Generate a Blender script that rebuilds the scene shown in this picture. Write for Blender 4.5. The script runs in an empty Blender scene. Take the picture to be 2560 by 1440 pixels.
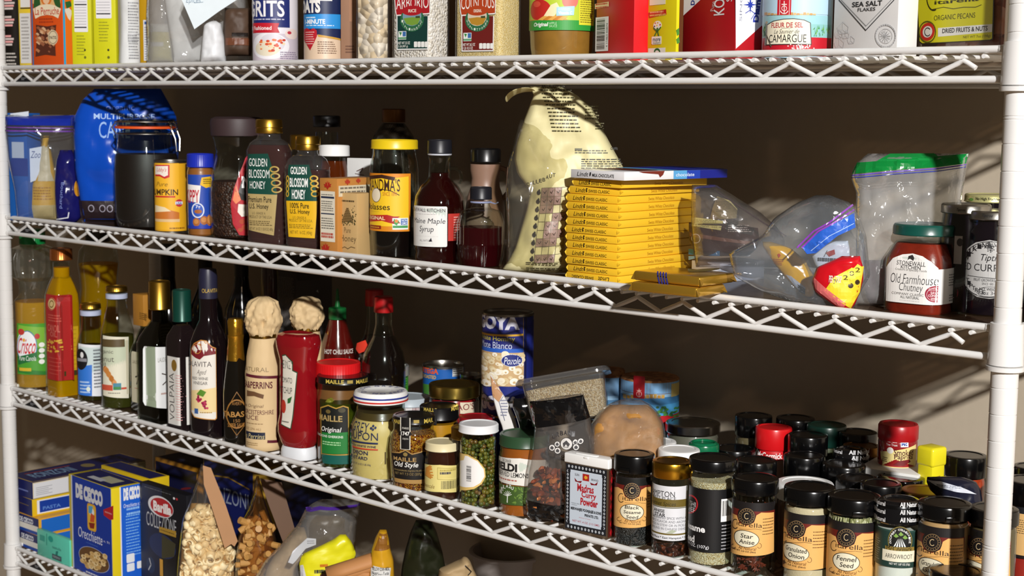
import bpy, bmesh, math, random
import numpy as np
from mathutils import Vector, Matrix, noise

# ---------------------------------------------------------------- units and camera
# Everything below is written in inches (X along the shelf, D depth towards the wall,
# Z down from the front edge of the upper shelf) and turned into metres here.
S = 0.0254
Z0 = 52.0                     # height of the upper shelf's edge above the floor
F = 3794.2                    # focal length in pixels of the 2560 px wide frame
RC = np.array([[0.73163391, -0.01019119, 0.68162157],
               [0.08865369, 0.99281928, -0.08031441],
               [-0.67590853, 0.11918901, 0.72728374]])
CC = np.array([97.09645, 1.99614, -53.14652])
sc = bpy.context.scene
col = sc.collection
cam_d = bpy.data.cameras.new('camera')
cam = bpy.data.objects.new('camera', cam_d)
col.objects.link(cam)
def cv(v): return Vector((v[0], v[2], -v[1]))
mx, my, mz = cv(RC[0]), -cv(RC[1]), -cv(RC[2])
cam.matrix_world = Matrix(((mx.x, my.x, mz.x, CC[0]*S), (mx.y, my.y, mz.y, CC[2]*S),
                           (mx.z, my.z, mz.z, (Z0-CC[1])*S), (0, 0, 0, 1)))
cam_d.sensor_width = 36
cam_d.lens = F/2560*36
cam_d.clip_start = 0.05
cam_d.dof.use_dof = True
cam_d.dof.focus_distance = 66*S
cam_d.dof.aperture_fstop = 16
sc.camera = cam
# ---------------------------------------------------------------- light
wd = bpy.data.worlds.new('room_light'); sc.world = wd
wd.use_nodes = True
bg = wd.node_tree.nodes['Background']
bg.inputs[0].default_value = (1.0, 0.77, 0.54, 1)
bg.inputs[1].default_value = 0.06
LX, LD, LZ = 224.0, -130.0, -72.0          # the photographer's lamp, to the right of the camera and above it
sd = bpy.data.lights.new('strobe_lamp', 'POINT'); sun = bpy.data.objects.new('strobe_lamp', sd)
col.objects.link(sun)
sd.energy = 1850; sd.shadow_soft_size = 3.2*S; sd.color = (1.0, 0.975, 0.95)
sun.location = (LX*S, LD*S, (Z0-LZ)*S)
vs = sc.view_settings
vs.view_transform = 'Standard'; vs.look = 'None'; vs.exposure = 0.0; vs.gamma = 1.0
vs.use_curve_mapping = False

# ---------------------------------------------------------------- picture <-> place
SZ = {1: -0.08, 2: 10.18, 3: 22.24, 4: 33.82}      # top of the wires of each shelf
def ray(x, y): return RC.T @ np.array([(x-1280)/F, (y-720)/F, 1.0])
def at_d(x, y, D):
    d = ray(x, y); return CC + d*(D-CC[2])/d[2]
def at_z(x, y, Z):
    d = ray(x, y); return CC + d*(Z-CC[1])/d[1]
def dep(P): return float(RC[2] @ (np.asarray(P)-CC))
def z_of(X, D, y):
    k = (y-720)/F; a = RC[1]-k*RC[2]
    return float(CC[1] - (a[0]*(X-CC[0])+a[2]*(D-CC[2]))/a[1])
def px_of(X, Z, D):
    c = RC @ (np.array([X, Z, D])-CC); return 1280+F*c[0]/c[2], 720+F*c[1]/c[2]

# ---------------------------------------------------------------- materials
def lin(h):
    h = h.lstrip('#'); o = []
    for i in (0, 2, 4):
        c = int(h[i:i+2], 16)/255
        o.append(c/12.92 if c <= .04045 else ((c+.055)/1.055)**2.4)
    return tuple(o)+(1,)
_m = {}
def nodes_of(name):
    m = bpy.data.materials.new(name); m.use_nodes = True
    nt = m.node_tree; nt.nodes.clear()
    out = nt.nodes.new('ShaderNodeOutputMaterial')
    return m, nt, out
def mat(h, rough=.5, metal=0, var=.06, bump=0, bscale=40, spec=.5, coat=0, trl=0):
    """plain surface with a little procedural mottling"""
    k = ('m', h, rough, metal, var, bump, bscale, spec, coat, trl)
    if k in _m: return _m[k]
    m, nt, out = nodes_of('surface_'+h)
    b = nt.nodes.new('ShaderNodeBsdfPrincipled')
    nt.links.new(b.outputs[0], out.inputs[0])
    c = lin(h)
    b.inputs['Base Color'].default_value = c
    b.inputs['Roughness'].default_value = rough
    b.inputs['Metallic'].default_value = metal
    b.inputs['Specular IOR Level'].default_value = spec
    b.inputs['Coat Weight'].default_value = coat
    if var or bump:
        tc = nt.nodes.new('ShaderNodeTexCoord'); n = nt.nodes.new('ShaderNodeTexNoise')
        n.inputs['Scale'].default_value = bscale; n.inputs['Detail'].default_value = 4
        nt.links.new(tc.outputs['Object'], n.inputs['Vector'])
        if var:
            mx_ = nt.nodes.new('ShaderNodeMix'); mx_.data_type = 'RGBA'
            mx_.inputs[6].default_value = tuple(v*(1-var) for v in c[:3])+(1,)
            mx_.inputs[7].default_value = tuple(min(1, v*(1+var)) for v in c[:3])+(1,)
            nt.links.new(n.outputs[0], mx_.inputs[0]); nt.links.new(mx_.outputs[2], b.inputs['Base Color'])
        if bump:
            bp = nt.nodes.new('ShaderNodeBump'); bp.inputs['Strength'].default_value = bump
            bp.inputs['Distance'].default_value = .002
            nt.links.new(n.outputs[0], bp.inputs['Height']); nt.links.new(bp.outputs[0], b.inputs['Normal'])
    if trl:
        t = nt.nodes.new('ShaderNodeBsdfTranslucent'); t.inputs[0].default_value = c
        s = nt.nodes.new('ShaderNodeMixShader'); s.inputs[0].default_value = trl
        nt.links.new(b.outputs[0], s.inputs[1]); nt.links.new(t.outputs[0], s.inputs[2])
        nt.links.new(s.outputs[0], out.inputs[0])
    _m[k] = m; return m
def ink(h, rough=.45): return mat(h, rough, var=0)
def clear(h='ffffff', tint=.96, gloss=.75, rough=.03, milk=.0, milkc='ffffff', bump=0, bscale=30, edge=3.0, base=.05):
    """thin transparent skin (glass, film) that keeps shadows light and mirrors at grazing angles"""
    k = ('c', h, tint, gloss, rough, milk, milkc, bump, bscale, edge, base)
    if k in _m: return _m[k]
    m, nt, out = nodes_of('clear_'+h)
    t = nt.nodes.new('ShaderNodeBsdfTransparent')
    c = lin(h); t.inputs[0].default_value = tuple(v*tint for v in c[:3])+(1,)
    g = nt.nodes.new('ShaderNodeBsdfGlossy'); g.inputs['Roughness'].default_value = rough
    lw = nt.nodes.new('ShaderNodeLayerWeight'); lw.inputs[0].default_value = .5
    p = nt.nodes.new('ShaderNodeMath'); p.operation = 'POWER'; p.inputs[1].default_value = edge
    nt.links.new(lw.outputs['Facing'], p.inputs[0])
    q = nt.nodes.new('ShaderNodeMath'); q.operation = 'MULTIPLY_ADD'
    q.inputs[1].default_value = gloss; q.inputs[2].default_value = base
    nt.links.new(p.outputs[0], q.inputs[0])
    s = nt.nodes.new('ShaderNodeMixShader')
    nt.links.new(q.outputs[0], s.inputs[0]); nt.links.new(g.outputs[0], s.inputs[2])
    last = t.outputs[0]
    if milk:
        d = nt.nodes.new('ShaderNodeBsdfDiffuse'); d.inputs[0].default_value = lin(milkc)
        tr = nt.nodes.new('ShaderNodeBsdfTranslucent'); tr.inputs[0].default_value = lin(milkc)
        a = nt.nodes.new('ShaderNodeMixShader'); a.inputs[0].default_value = .4
        nt.links.new(d.outputs[0], a.inputs[1]); nt.links.new(tr.outputs[0], a.inputs[2])
        b = nt.nodes.new('ShaderNodeMixShader'); b.inputs[0].default_value = milk
        nt.links.new(t.outputs[0], b.inputs[1]); nt.links.new(a.outputs[0], b.inputs[2]); last = b.outputs[0]
    nt.links.new(last, s.inputs[1]); nt.links.new(s.outputs[0], out.inputs[0])
    if bump:
        tc = nt.nodes.new('ShaderNodeTexCoord'); n = nt.nodes.new('ShaderNodeTexNoise')
        n.inputs['Scale'].default_value = bscale; n.inputs['Detail'].default_value = 3; n.inputs['Distortion'].default_value = 1.2
        bp = nt.nodes.new('ShaderNodeBump'); bp.inputs['Strength'].default_value = bump; bp.inputs['Distance'].default_value = .004
        nt.links.new(tc.outputs['Object'], n.inputs['Vector']); nt.links.new(n.outputs[0], bp.inputs['Height'])
        nt.links.new(bp.outputs[0], g.inputs['Normal']); nt.links.new(bp.outputs[0], lw.inputs['Normal'])
    _m[k] = m; return m
def liquid(h, see=.45, rough=.05, glow='', spec=.5):
    """coloured liquid: partly see-through, partly lit in its own colour"""
    k = ('l', h, see, rough, glow, spec)
    if k in _m: return _m[k]
    m, nt, out = nodes_of('liquid_'+h)
    t = nt.nodes.new('ShaderNodeBsdfTransparent'); t.inputs[0].default_value = lin(glow or h)
    b = nt.nodes.new('ShaderNodeBsdfPrincipled'); b.inputs['Base Color'].default_value = lin(h)
    b.inputs['Roughness'].default_value = rough; b.inputs['Specular IOR Level'].default_value = spec
    tr = nt.nodes.new('ShaderNodeBsdfTranslucent'); tr.inputs[0].default_value = lin(glow or h)
    a = nt.nodes.new('ShaderNodeMixShader'); a.inputs[0].default_value = .45
    nt.links.new(b.outputs[0], a.inputs[1]); nt.links.new(tr.outputs[0], a.inputs[2])
    s = nt.nodes.new('ShaderNodeMixShader'); s.inputs[0].default_value = see
    nt.links.new(a.outputs[0], s.inputs[1]); nt.links.new(t.outputs[0], s.inputs[2])
    nt.links.new(s.outputs[0], out.inputs[0])
    _m[k] = m; return m
def grains(cols, scale=120, bump=.8, rough=.5, rand=1.0, dist=.004, stretch=(1, 1, 1)):
    """packed grains, seeds or flakes: voronoi cells with their own colours and rounded relief"""
    k = ('g', tuple(cols), scale, bump, rough, rand, dist, stretch)
    if k in _m: return _m[k]
    m, nt, out = nodes_of('grains_'+cols[0])
    b = nt.nodes.new('ShaderNodeBsdfPrincipled'); b.inputs['Roughness'].default_value = rough
    nt.links.new(b.outputs[0], out.inputs[0])
    tc = nt.nodes.new('ShaderNodeTexCoord'); mp = nt.nodes.new('ShaderNodeMapping')
    mp.inputs['Scale'].default_value = stretch
    v = nt.nodes.new('ShaderNodeTexVoronoi'); v.inputs['Scale'].default_value = scale
    v.inputs['Randomness'].default_value = rand
    nt.links.new(tc.outputs['Object'], mp.inputs[0]); nt.links.new(mp.outputs[0], v.inputs['Vector'])
    sp = nt.nodes.new('ShaderNodeSeparateColor'); nt.links.new(v.outputs['Color'], sp.inputs[0])
    r = nt.nodes.new('ShaderNodeValToRGB'); r.color_ramp.interpolation = 'CONSTANT'
    el = r.color_ramp.elements
    el[0].position = 0; el[0].color = lin(cols[0])
    el[1].position = 1/len(cols); el[1].color = lin(cols[1 % len(cols)])
    for i in range(2, len(cols)):
        x = el.new(i/len(cols)); x.color = lin(cols[i])
    nt.links.new(sp.outputs[0], r.inputs[0]); nt.links.new(r.outputs[0], b.inputs['Base Color'])
    bp = nt.nodes.new('ShaderNodeBump'); bp.inputs['Strength'].default_value = bump; bp.inputs['Distance'].default_value = dist
    bp.invert = True
    nt.links.new(v.outputs['Distance'], bp.inputs['Height']); nt.links.new(bp.outputs[0], b.inputs['Normal'])
    _m[k] = m; return m
GLASS = clear('f4fbf8', .97, .7, .02, base=.05)
PLAST = clear('ffffff', .97, .55, .06, milk=.03, base=.05)
FILM = clear('f6f6f4', .97, .6, .09, milk=.12, bump=.9, bscale=30, base=.06, edge=2.0)
FILM2 = clear('f2f2f0', .95, .7, .09, milk=.27, bump=1.0, bscale=26, base=.09, edge=1.8)
WHITE = mat('f1f1ef', .35, var=.02)
BLACKP = mat('0b0b0c', .32, var=.1, coat=.3)
GOLD = mat('c59a3c', .32, 1)
GOLDD = mat('9a7433', .4, 1)
STEEL = mat('b9b6ae', .28, 1)

# ---------------------------------------------------------------- objects
def tag(o, label=None, cat=None, group=None, kind=None):
    if label: o['label'] = label
    if cat: o['category'] = cat
    if group: o['group'] = group
    if kind: o['kind'] = kind
    return o
def obj(name, bm, m, parent=None, smooth=True, auto=None):
    for v in bm.verts: v.co *= S
    bmesh.ops.recalc_face_normals(bm, faces=bm.faces)
    me = bpy.data.meshes.new(name)
    if smooth:
        for f in bm.faces: f.smooth = True
        a = math.radians(auto or 35)
        for e in bm.edges:
            if len(e.link_faces) == 2 and e.calc_face_angle(0) > a: e.smooth = False
    bm.to_mesh(me); bm.free()
    for x in (m if isinstance(m, (list, tuple)) else [m]): me.materials.append(x)
    o = bpy.data.objects.new(name, me); col.objects.link(o)
    if parent: o.parent = parent
    return o
def empty(name, X, D, Z, rz=0):
    o = bpy.data.objects.new(name, None); col.objects.link(o)
    o.empty_display_size = .02
    o.location = (X*S, D*S, (Z0-Z)*S); o.rotation_euler = (0, 0, rz)
    return o
def box_bm(x0, x1, y0, y1, z0, z1, bev=0, seg=2, bm=None):
    b = bmesh.new()
    vs_ = [b.verts.new((x, y, z)) for z in (z0, z1) for y in (y0, y1) for x in (x0, x1)]
    for f in ((0, 1, 3, 2), (4, 6, 7, 5), (0, 4, 5, 1), (2, 3, 7, 6), (0, 2, 6, 4), (1, 5, 7, 3)):
        b.faces.new([vs_[i] for i in f])
    if bev: bmesh.ops.bevel(b, geom=b.edges[:], offset=bev, segments=seg, affect='EDGES', profile=.5)
    return b
def join(dst, src):
    me = bpy.data.meshes.new('t'); src.to_mesh(me); src.free(); dst.from_mesh(me); bpy.data.meshes.remove(me); return dst
def tube(bm, pts, r, n=8, closed=False):
    """sweep a round bar along points"""
    pts = [Vector(p) for p in pts]; rings = []; N = len(pts)
    up = None
    for i, p in enumerate(pts):
        if closed: t = (pts[(i+1) % N]-pts[i-1])
        else: t = (pts[min(i+1, N-1)]-pts[max(i-1, 0)])
        t.normalize()
        if up is None:
            up = Vector((0, 0, 1)) if abs(t.z) < .9 else Vector((1, 0, 0))
        u = (up - t*up.dot(t)).normalized(); w = t.cross(u); up = u
        rr = r[i] if isinstance(r, (list, tuple)) else r
        rings.append([bm.verts.new(p+(u*math.cos(2*math.pi*k/n)+w*math.sin(2*math.pi*k/n))*rr) for k in range(n)])
    for i in range(N if closed else N-1):
        a, b = rings[i], rings[(i+1) % N]
        for k in range(n): bm.faces.new((a[k], a[(k+1) % n], b[(k+1) % n], b[k]))
    if not closed:
        bm.faces.new(rings[0][::-1]); bm.faces.new(rings[-1])
    return bm
def cap_bm(p0, p1, r, n=8):
    return tube(bmesh.new(), [p0, p1], r, n)
def outline(n=2, b=1.0, seg=56):
    """unit cross-section: superellipse with exponent n and depth ratio b"""
    o = []
    for i in range(seg):
        t = 2*math.pi*i/seg; c, s = math.cos(t), math.sin(t)
        o.append((math.copysign(abs(c)**(2/n), c), b*math.copysign(abs(s)**(2/n), s)))
    return o
def lathe_bm(prof, sec=None, seg=56, wob=0, seed=0, ribs=None):
    """stack the cross-section along z; prof = (radius, z[, depth ratio]) rows from bottom to top"""
    bm = bmesh.new(); rings = []
    sec = sec or outline(2, 1, seg)
    for q in prof:
        r, z = q[0], q[1]; k = q[2] if len(q) > 2 else 1
        if r < 1e-4: rings.append(bm.verts.new((0, 0, z))); continue
        ring = []
        for i, (x, y) in enumerate(sec):
            f = 1.0
            if ribs and ribs[1] <= z <= ribs[2]: f += ribs[3]*math.cos(ribs[0]*2*math.pi*i/len(sec))
            if wob:
                f += wob*noise.noise(Vector((x*1.7+seed, y*1.7, z*1.1)))
            ring.append(bm.verts.new((x*r*f, y*r*f*k, z)))
        rings.append(ring)
    for a, b in zip(rings, rings[1:]):
        if isinstance(a, list) and isinstance(b, list):
            n = len(a)
            for i in range(n): bm.faces.new((a[i], a[(i+1) % n], b[(i+1) % n], b[i]))
        elif isinstance(b, list):
            for i in range(len(b)): bm.faces.new((a, b[(i+1) % len(b)], b[i]))
        elif isinstance(a, list):
            for i in range(len(a)): bm.faces.new((a[i], a[(i+1) % len(a)], b))
    if isinstance(rings[0], list): bm.faces.new(rings[0][::-1])
    if isinstance(rings[-1], list): bm.faces.new(rings[-1])
    return bm

# ---------------------------------------------------------------- printing on surfaces
_tx = {}
def text_mesh(s, bold=0.0):
    k = (s, bold)
    if k not in _tx:
        c = bpy.data.curves.new('t', 'FONT'); c.body = s; c.size = 1; c.offset = bold; c.resolution_u = 3
        o = bpy.data.objects.new('t', c)
        me = bpy.data.meshes.new_from_object(o)
        V = np.array([v.co[:2] for v in me.vertices]) if len(me.vertices) else np.zeros((0, 2))
        P = [tuple(p.vertices) for p in me.polygons]
        bpy.data.objects.remove(o); bpy.data.curves.remove(c); bpy.data.meshes.remove(me)
        _tx[k] = (V, P)
    return _tx[k]
class Print:
    """flat artwork drawn in surface inches and wrapped onto a surface as one mesh"""
    def __init__(s, surf, mats=None):
        s.f = surf; s.m = []; s.sh = []
    def _mi(s, h):
        m = ink(h) if isinstance(h, str) else h
        if m not in s.m: s.m.append(m)
        return s.m.index(m)
    def uv(s, x, y): return s.f.uv(x, y)
    def poly_uv(s, pts, h): s.sh.append((np.array(pts, float), [tuple(range(len(pts)))], s._mi(h))); return s
    def poly(s, pts, h): return s.poly_uv([s.uv(*p) for p in pts], h)
    def rect(s, x0, y0, x1, y1, h, r=0):
        ym, xm = (y0+y1)/2, (x0+x1)/2
        u0, u1 = s.uv(x0, ym)[0], s.uv(x1, ym)[0]
        v0, v1 = s.uv(xm, y1)[1], s.uv(xm, y0)[1]
        return s.rect_uv(u0, v0, u1, v1, h, r)
    def rect_uv(s, u0, v0, u1, v1, h, r=0):
        if not r: return s.poly_uv([(u0, v0), (u1, v0), (u1, v1), (u0, v1)], h)
        r = min(r, abs(u1-u0)/2.01, abs(v1-v0)/2.01); P = []
        for cx, cy, a in ((u1-r, v0+r, -90), (u1-r, v1-r, 0), (u0+r, v1-r, 90), (u0+r, v0+r, 180)):
            for i in range(5):
                t = math.radians(a+i*22.5); P.append((cx+r*math.cos(t), cy+r*math.sin(t)))
        return s.poly_uv(P, h)
    def quad(s, pts, h): return s.poly(pts, h)
    def ell(s, x0, y0, x1, y1, h, n=28):
        xm, ym = (x0+x1)/2, (y0+y1)/2
        u0, u1 = s.uv(x0, ym)[0], s.uv(x1, ym)[0]; v0, v1 = s.uv(xm, y1)[1], s.uv(xm, y0)[1]
        return s.poly_uv([((u0+u1)/2+(u1-u0)/2*math.cos(2*math.pi*i/n), (v0+v1)/2+(v1-v0)/2*math.sin(2*math.pi*i/n)) for i in range(n)], h)
    def line(s, pts, w, h):
        """w in photo pixels at the first point"""
        a = np.array(s.uv(*pts[0])); b = np.array(s.uv(pts[0][0]+1, pts[0][1])); w = w*abs(b[0]-a[0])/2
        P = [np.array(s.uv(*p)) for p in pts]; VV, FF = [], []
        for p, q in zip(P, P[1:]):
            d = q-p; L = np.hypot(*d)
            if L < 1e-6: continue
            n = np.array([-d[1], d[0]])/L*w; d = d/L*w*.5
            FF.append(tuple(range(len(VV), len(VV)+4))); VV += [p-d-n, q+d-n, q+d+n, p-d+n]
        if VV: s.sh.append((np.array(VV), FF, s._mi(h)))
        return s
    def ring(s, x0, y0, x1, y1, w, h, n=28, a0=0, a1=360):
        xm, ym, rx, ry = (x0+x1)/2, (y0+y1)/2, (x1-x0)/2, (y1-y0)/2
        k = max(3, int(n*(a1-a0)/360))
        return s.line([(xm+rx*math.cos(math.radians(a0+(a1-a0)*i/k)), ym-ry*math.sin(math.radians(a0+(a1-a0)*i/k))) for i in range(k+1)], w, h)
    def text(s, t, x0, y0, x1, y1, h, bold=.0, it=0, rot=0):
        """fit the words into the box (x0,y0)-(x1,y1) given in photo pixels at the surface; rot 90 reads upwards"""
        V, P = text_mesh(t, bold)
        if not len(V): return s
        xm, ym = (x0+x1)/2, (y0+y1)/2
        A = np.array(s.uv(x0, ym)); B = np.array(s.uv(x1, ym))
        u0, u1 = A[0], B[0]
        v0, v1 = s.uv(xm, y1)[1], s.uv(xm, y0)[1]
        sl = getattr(s, 'sl', 0)
        lo, hi = V.min(0), V.max(0)
        q = (V-lo)/np.maximum(hi-lo, 1e-6)
        if rot == 90: q = np.stack([1-q[:, 1], q[:, 0]], 1)
        elif rot == -90: q = np.stack([q[:, 1], 1-q[:, 0]], 1)
        elif rot == 180: q = 1-q
        Q = np.stack([u0+(u1-u0)*q[:, 0], v0+(v1-v0)*q[:, 1]], 1)
        if it: Q[:, 0] += (Q[:, 1]-v0)*it
        s.sh.append((Q, P, s._mi(h))); return s
    def words(s, x0, y0, x1, y1, n, h, seed=1, fill=.8, th=.45):
        """n lines of print too small to read"""
        rd = random.Random(seed*77+n)
        A, B = np.array(s.uv(x0, y0)), np.array(s.uv(x1, y1))
        u0, u1, v1, v0 = A[0], B[0], A[1], B[1]
        lh = (v1-v0)/n; W = u1-u0; VV, FF = [], []
        for i in range(n):
            vv = v1-lh*(i+.5); u = u0; end = u1 - W*rd.random()*(1-fill)
            while u < end-.01*W:
                L = W*rd.uniform(.05, .16); e = min(u+L, end)
                FF.append(tuple(range(len(VV), len(VV)+4))); VV += [(u, vv-lh*th/2), (e, vv-lh*th/2), (e, vv+lh*th/2), (u, vv+lh*th/2)]; u = e+W*.025
        if VV: s.sh.append((np.array(VV), FF, s._mi(h)))
        return s
    def bars(s, x0, y0, x1, y1, h='15151a', bgc='f2f2ee', n=26, seed=3, horiz=False):
        rd = random.Random(seed)
        A, B = np.array(s.uv(x0, y0)), np.array(s.uv(x1, y1))
        if bgc: s.rect_uv(A[0], B[1], B[0], A[1], bgc)
        t = .06
        while t < .93:
            w = rd.choice((.012, .02, .03))*26/n*1.0
            if horiz: s.rect_uv(A[0]+(B[0]-A[0])*.1, A[1]+(B[1]-A[1])*t, A[0]+(B[0]-A[0])*.72, A[1]+(B[1]-A[1])*(t+w), h)
            else: s.rect_uv(A[0]+(B[0]-A[0])*t, A[1]+(B[1]-A[1])*.75, A[0]+(B[0]-A[0])*(t+w), A[1]+(B[1]-A[1])*.08, h)
            t += w+rd.choice((.012, .02, .03))*26/n
        return s
    def build(s, name, parent, step=None, off=None, gap=.002):
        off = off or getattr(s, 'off', .014)
        bm = bmesh.new(); lay = []
        layer = bm.verts.layers.float.new('off')
        for V, P, mi in s.sh:                  # a shape lies one layer above whatever it overlaps
            lo, hi = V.min(0), V.max(0)
            k = 1+max([q[2] for q in lay if (q[0] <= hi).all() and (lo <= q[1]).all()], default=0)
            lay.append((lo, hi, k))
            vv = [bm.verts.new((float(x), float(y), 0)) for x, y in V]
            for v in vv: v[layer] = off+gap*min(k, 22)+.00012*k
            for p in P:
                try: f = bm.faces.new([vv[i] for i in p]); f.material_index = mi
                except ValueError: pass
        bmesh.ops.triangulate(bm, faces=[f for f in bm.faces if len(f.verts) > 4])
        step = step or s.f.step
        if step:
            us = [v.co.x for v in bm.verts]
            u = math.floor(min(us)/step)*step+step
            while u < max(us):
                bmesh.ops.bisect_plane(bm, geom=bm.verts[:]+bm.edges[:]+bm.faces[:], plane_co=(u, 0, 0), plane_no=(1, 0, 0)); u += step
            if s.f.vstep:
                vs2 = [v.co.y for v in bm.verts]; u = math.floor(min(vs2)/s.f.vstep)*s.f.vstep+s.f.vstep
                while u < max(vs2):
                    bmesh.ops.bisect_plane(bm, geom=bm.verts[:]+bm.edges[:]+bm.faces[:], plane_co=(0, u, 0), plane_no=(0, 1, 0)); u += s.f.vstep
        for v in bm.verts: v.co = s.f.map(v.co.x, v.co.y, v[layer])
        bm.verts.layers.float.remove(layer)
        bmesh.ops.triangulate(bm, faces=[f for f in bm.faces if len(f.verts) > 4])
        for v in bm.verts: v.co *= S
        me = bpy.data.meshes.new(name); bm.to_mesh(me); bm.free()
        for x in s.m: me.materials.append(x)
        o = bpy.data.objects.new(name, me); col.objects.link(o); o.parent = parent
        return o
class CylSurf:
    """upright round surface around a thing's axis; rf(z) gives its radius"""
    def __init__(s, X, D, Zb, rf, r, face):
        s.X, s.D, s.Zb, s.rf, s.r, s.face = X, D, Zb, rf, r, face; s.step = max(.04, .075*math.sqrt(r)); s.vstep = 0
    def uv(s, x, y):
        d = ray(x, y); o = CC
        px, pd = o[0]-s.X, o[2]-s.D
        a = d[0]**2+d[2]**2; b = px*d[0]+pd*d[2]; c = px*px+pd*pd-s.r**2
        disc = b*b-a*c
        t = (-b-math.sqrt(disc))/a if disc > 0 else -b/a
        P = o+d*t
        th = math.atan2(P[0]-s.X, -(P[2]-s.D))-s.face
        th = (th+math.pi) % (2*math.pi)-math.pi
        return th*s.r, s.Zb-P[1]
    def map(s, u, v, off):
        th = u/s.r+s.face; rr = s.rf(v)+off
        return Vector((rr*math.sin(th), -rr*math.cos(th), v))
class PlaneSurf:
    """flat surface in a thing's own frame: origin o, axes eu, ev (local), normal n"""
    def __init__(s, T, o, eu, ev, n, bulge=None, step=0, vstep=0):
        s.T, s.o, s.eu, s.ev, s.n, s.bulge, s.step, s.vstep = T, Vector(o), Vector(eu), Vector(ev), Vector(n), bulge, step, vstep
    def uv(s, x, y):
        c = s.T.loc(CC); d = s.T.vec(ray(x, y))
        t = (s.o-c).dot(s.n)/d.dot(s.n); p = c+d*t-s.o
        return p.dot(s.eu), p.dot(s.ev)
    def map(s, u, v, off):
        p = s.o+s.eu*u+s.ev*v
        k = s.bulge(u, v) if s.bulge else 0
        return p+s.n*(k+off)

class Thing:
    """a top-level Empty standing at X, D on shelf height Z, with helpers that read heights from the picture"""
    def __init__(s, name, label, cat, X, D, Z, rz=0, group=None):
        s.X, s.D, s.Z, s.rz = X, D, Z, rz
        s.e = empty(name, X, D, Z, rz); tag(s.e, label, cat, group)
        s.dz = dep((X, Z, D))
    def loc(s, P):
        dx, dy, dz = P[0]-s.X, P[2]-s.D, s.Z-P[1]
        c, n = math.cos(-s.rz), math.sin(-s.rz)
        return Vector((dx*c-dy*n, dx*n+dy*c, dz))
    def vec(s, d):
        c, n = math.cos(-s.rz), math.sin(-s.rz)
        return Vector((d[0]*c-d[2]*n, d[0]*n+d[2]*c, -d[1]))
    def h(s, y): return s.Z-z_of(s.X, s.D, y)
    def hf(s, y, r):
        """height of row y on the side of the thing that faces the camera, r inches from its axis"""
        a = s.cam_az; return s.Z-z_of(s.X+r*math.sin(a), s.D-r*math.cos(a), y)
    def w(s, px): return px*s.dz/F
    def part(s, name, bm, m, parent=None, **k): return obj(name, bm, m, parent or s.e, **k)
    def prof(s, rows):
        """rows of (half width px, y px) read off the silhouette, bottom to top"""
        out = []
        for q in rows:
            z = s.h(q[1]) if q[1] is not None else 0.0
            out.append((s.w(q[0]), max(0, z))+tuple(q[2:]))
        return out
    def lathe(s, name, rows, m, parent=None, raw=False, sec=None, **k):
        kw = {a: k.pop(a) for a in ('seg', 'wob', 'seed', 'ribs') if a in k}
        return s.part(name, lathe_bm(rows if raw else s.prof(rows), sec, **kw), m, parent, **k)
    @property
    def cam_az(s): return math.atan2(CC[0]-s.X, -(CC[2]-s.D))
    def cyl(s, r=None, prof=None):
        r = r or s.r
        if prof:
            zs = [q[1] for q in prof]; rs = [q[0] for q in prof]
            rf = lambda z: float(np.interp(z, zs, rs))
        else: rf = lambda z: r
        return Print(CylSurf(s.X, s.D, s.Z, rf, r, s.cam_az))
def rnd(name, label, cat, xl, xr, yb, sh, D=None, group=None, Z=None):
    """round thing: left/right edge px, lowest px of its foot (or any px row if its depth D is known)"""
    Z = SZ[sh] if Z is None else Z; xc = (xl+xr)/2
    if D is None:
        P = at_z(xc, yb, Z); q = P
        hd = np.array([P[0]-CC[0], 0, P[2]-CC[2]]); hd /= np.linalg.norm(hd)
        for _ in range(6):
            r = (xr-xl)/2*dep(q)/F; q = P+hd*r
    else:
        q = at_d(xc, yb, D); r = (xr-xl)/2*dep(q)/F
    if q[2]-r < .17:            # stand clear of the front rail: slide back along the line of sight
        k = np.array([q[0]-CC[0], 0, q[2]-CC[2]]); k /= k[2]; q = q+k*(r+.17-q[2])
    t = Thing(name, label, cat, float(q[0]), float(q[2]), Z, 0, group); t.r = float(r); t.xc = xc
    return t
def carton(name, label, cat, xl, xm, xr, yb, yt, sh, m, D=None, yaw=0, group=None, bev=.03, Z=None, ref=None, part='carton', H=None, depth=None):
    """box seen on its front (xl..xm) and its right side (xm..xr); yb = foot of the near corner"""
    Z = SZ[sh] if Z is None else Z
    P = at_z(xm, yb, Z) if D is None else at_d(xm, yb if ref is None else ref, D)
    X, Dd = float(P[0]), float(P[2]); ya = math.radians(yaw)
    a = np.array([-math.cos(ya), 0, -math.sin(ya)]); b = np.array([-math.sin(ya), 0, math.cos(ya)])
    def solve(v, xt):
        lo, hi = 0, 40
        f = lambda k: px_of(X+v[0]*k, Z, Dd+v[2]*k)[0]-xt
        s0 = f(0)
        for _ in range(60):
            k = (lo+hi)/2
            if f(k)*s0 > 0: lo = k
            else: hi = k
        return lo
    w = solve(a, xl); d = depth if depth else solve(b, xr)
    t = Thing(name, label, cat, X+a[0]*w/2, Dd+a[2]*w/2, Z, ya, group)
    h = H if H else Z-z_of(X, Dd, yt)
    t.bw, t.bd, t.bh = w, d, h
    if m is not None: t.body = t.part(part, box_bm(-w/2, w/2, 0, d, 0, h, bev), m)
    t.front = lambda: Print(PlaneSurf(t, (-w/2, 0, 0), (1, 0, 0), (0, 0, 1), (0, -1, 0)))
    t.side = lambda: Print(PlaneSurf(t, (w/2, 0, 0), (0, 1, 0), (0, 0, 1), (1, 0, 0)))
    t.top = lambda: Print(PlaneSurf(t, (-w/2, 0, h), (1, 0, 0), (0, 1, 0), (0, 0, 1)))
    return t
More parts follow.
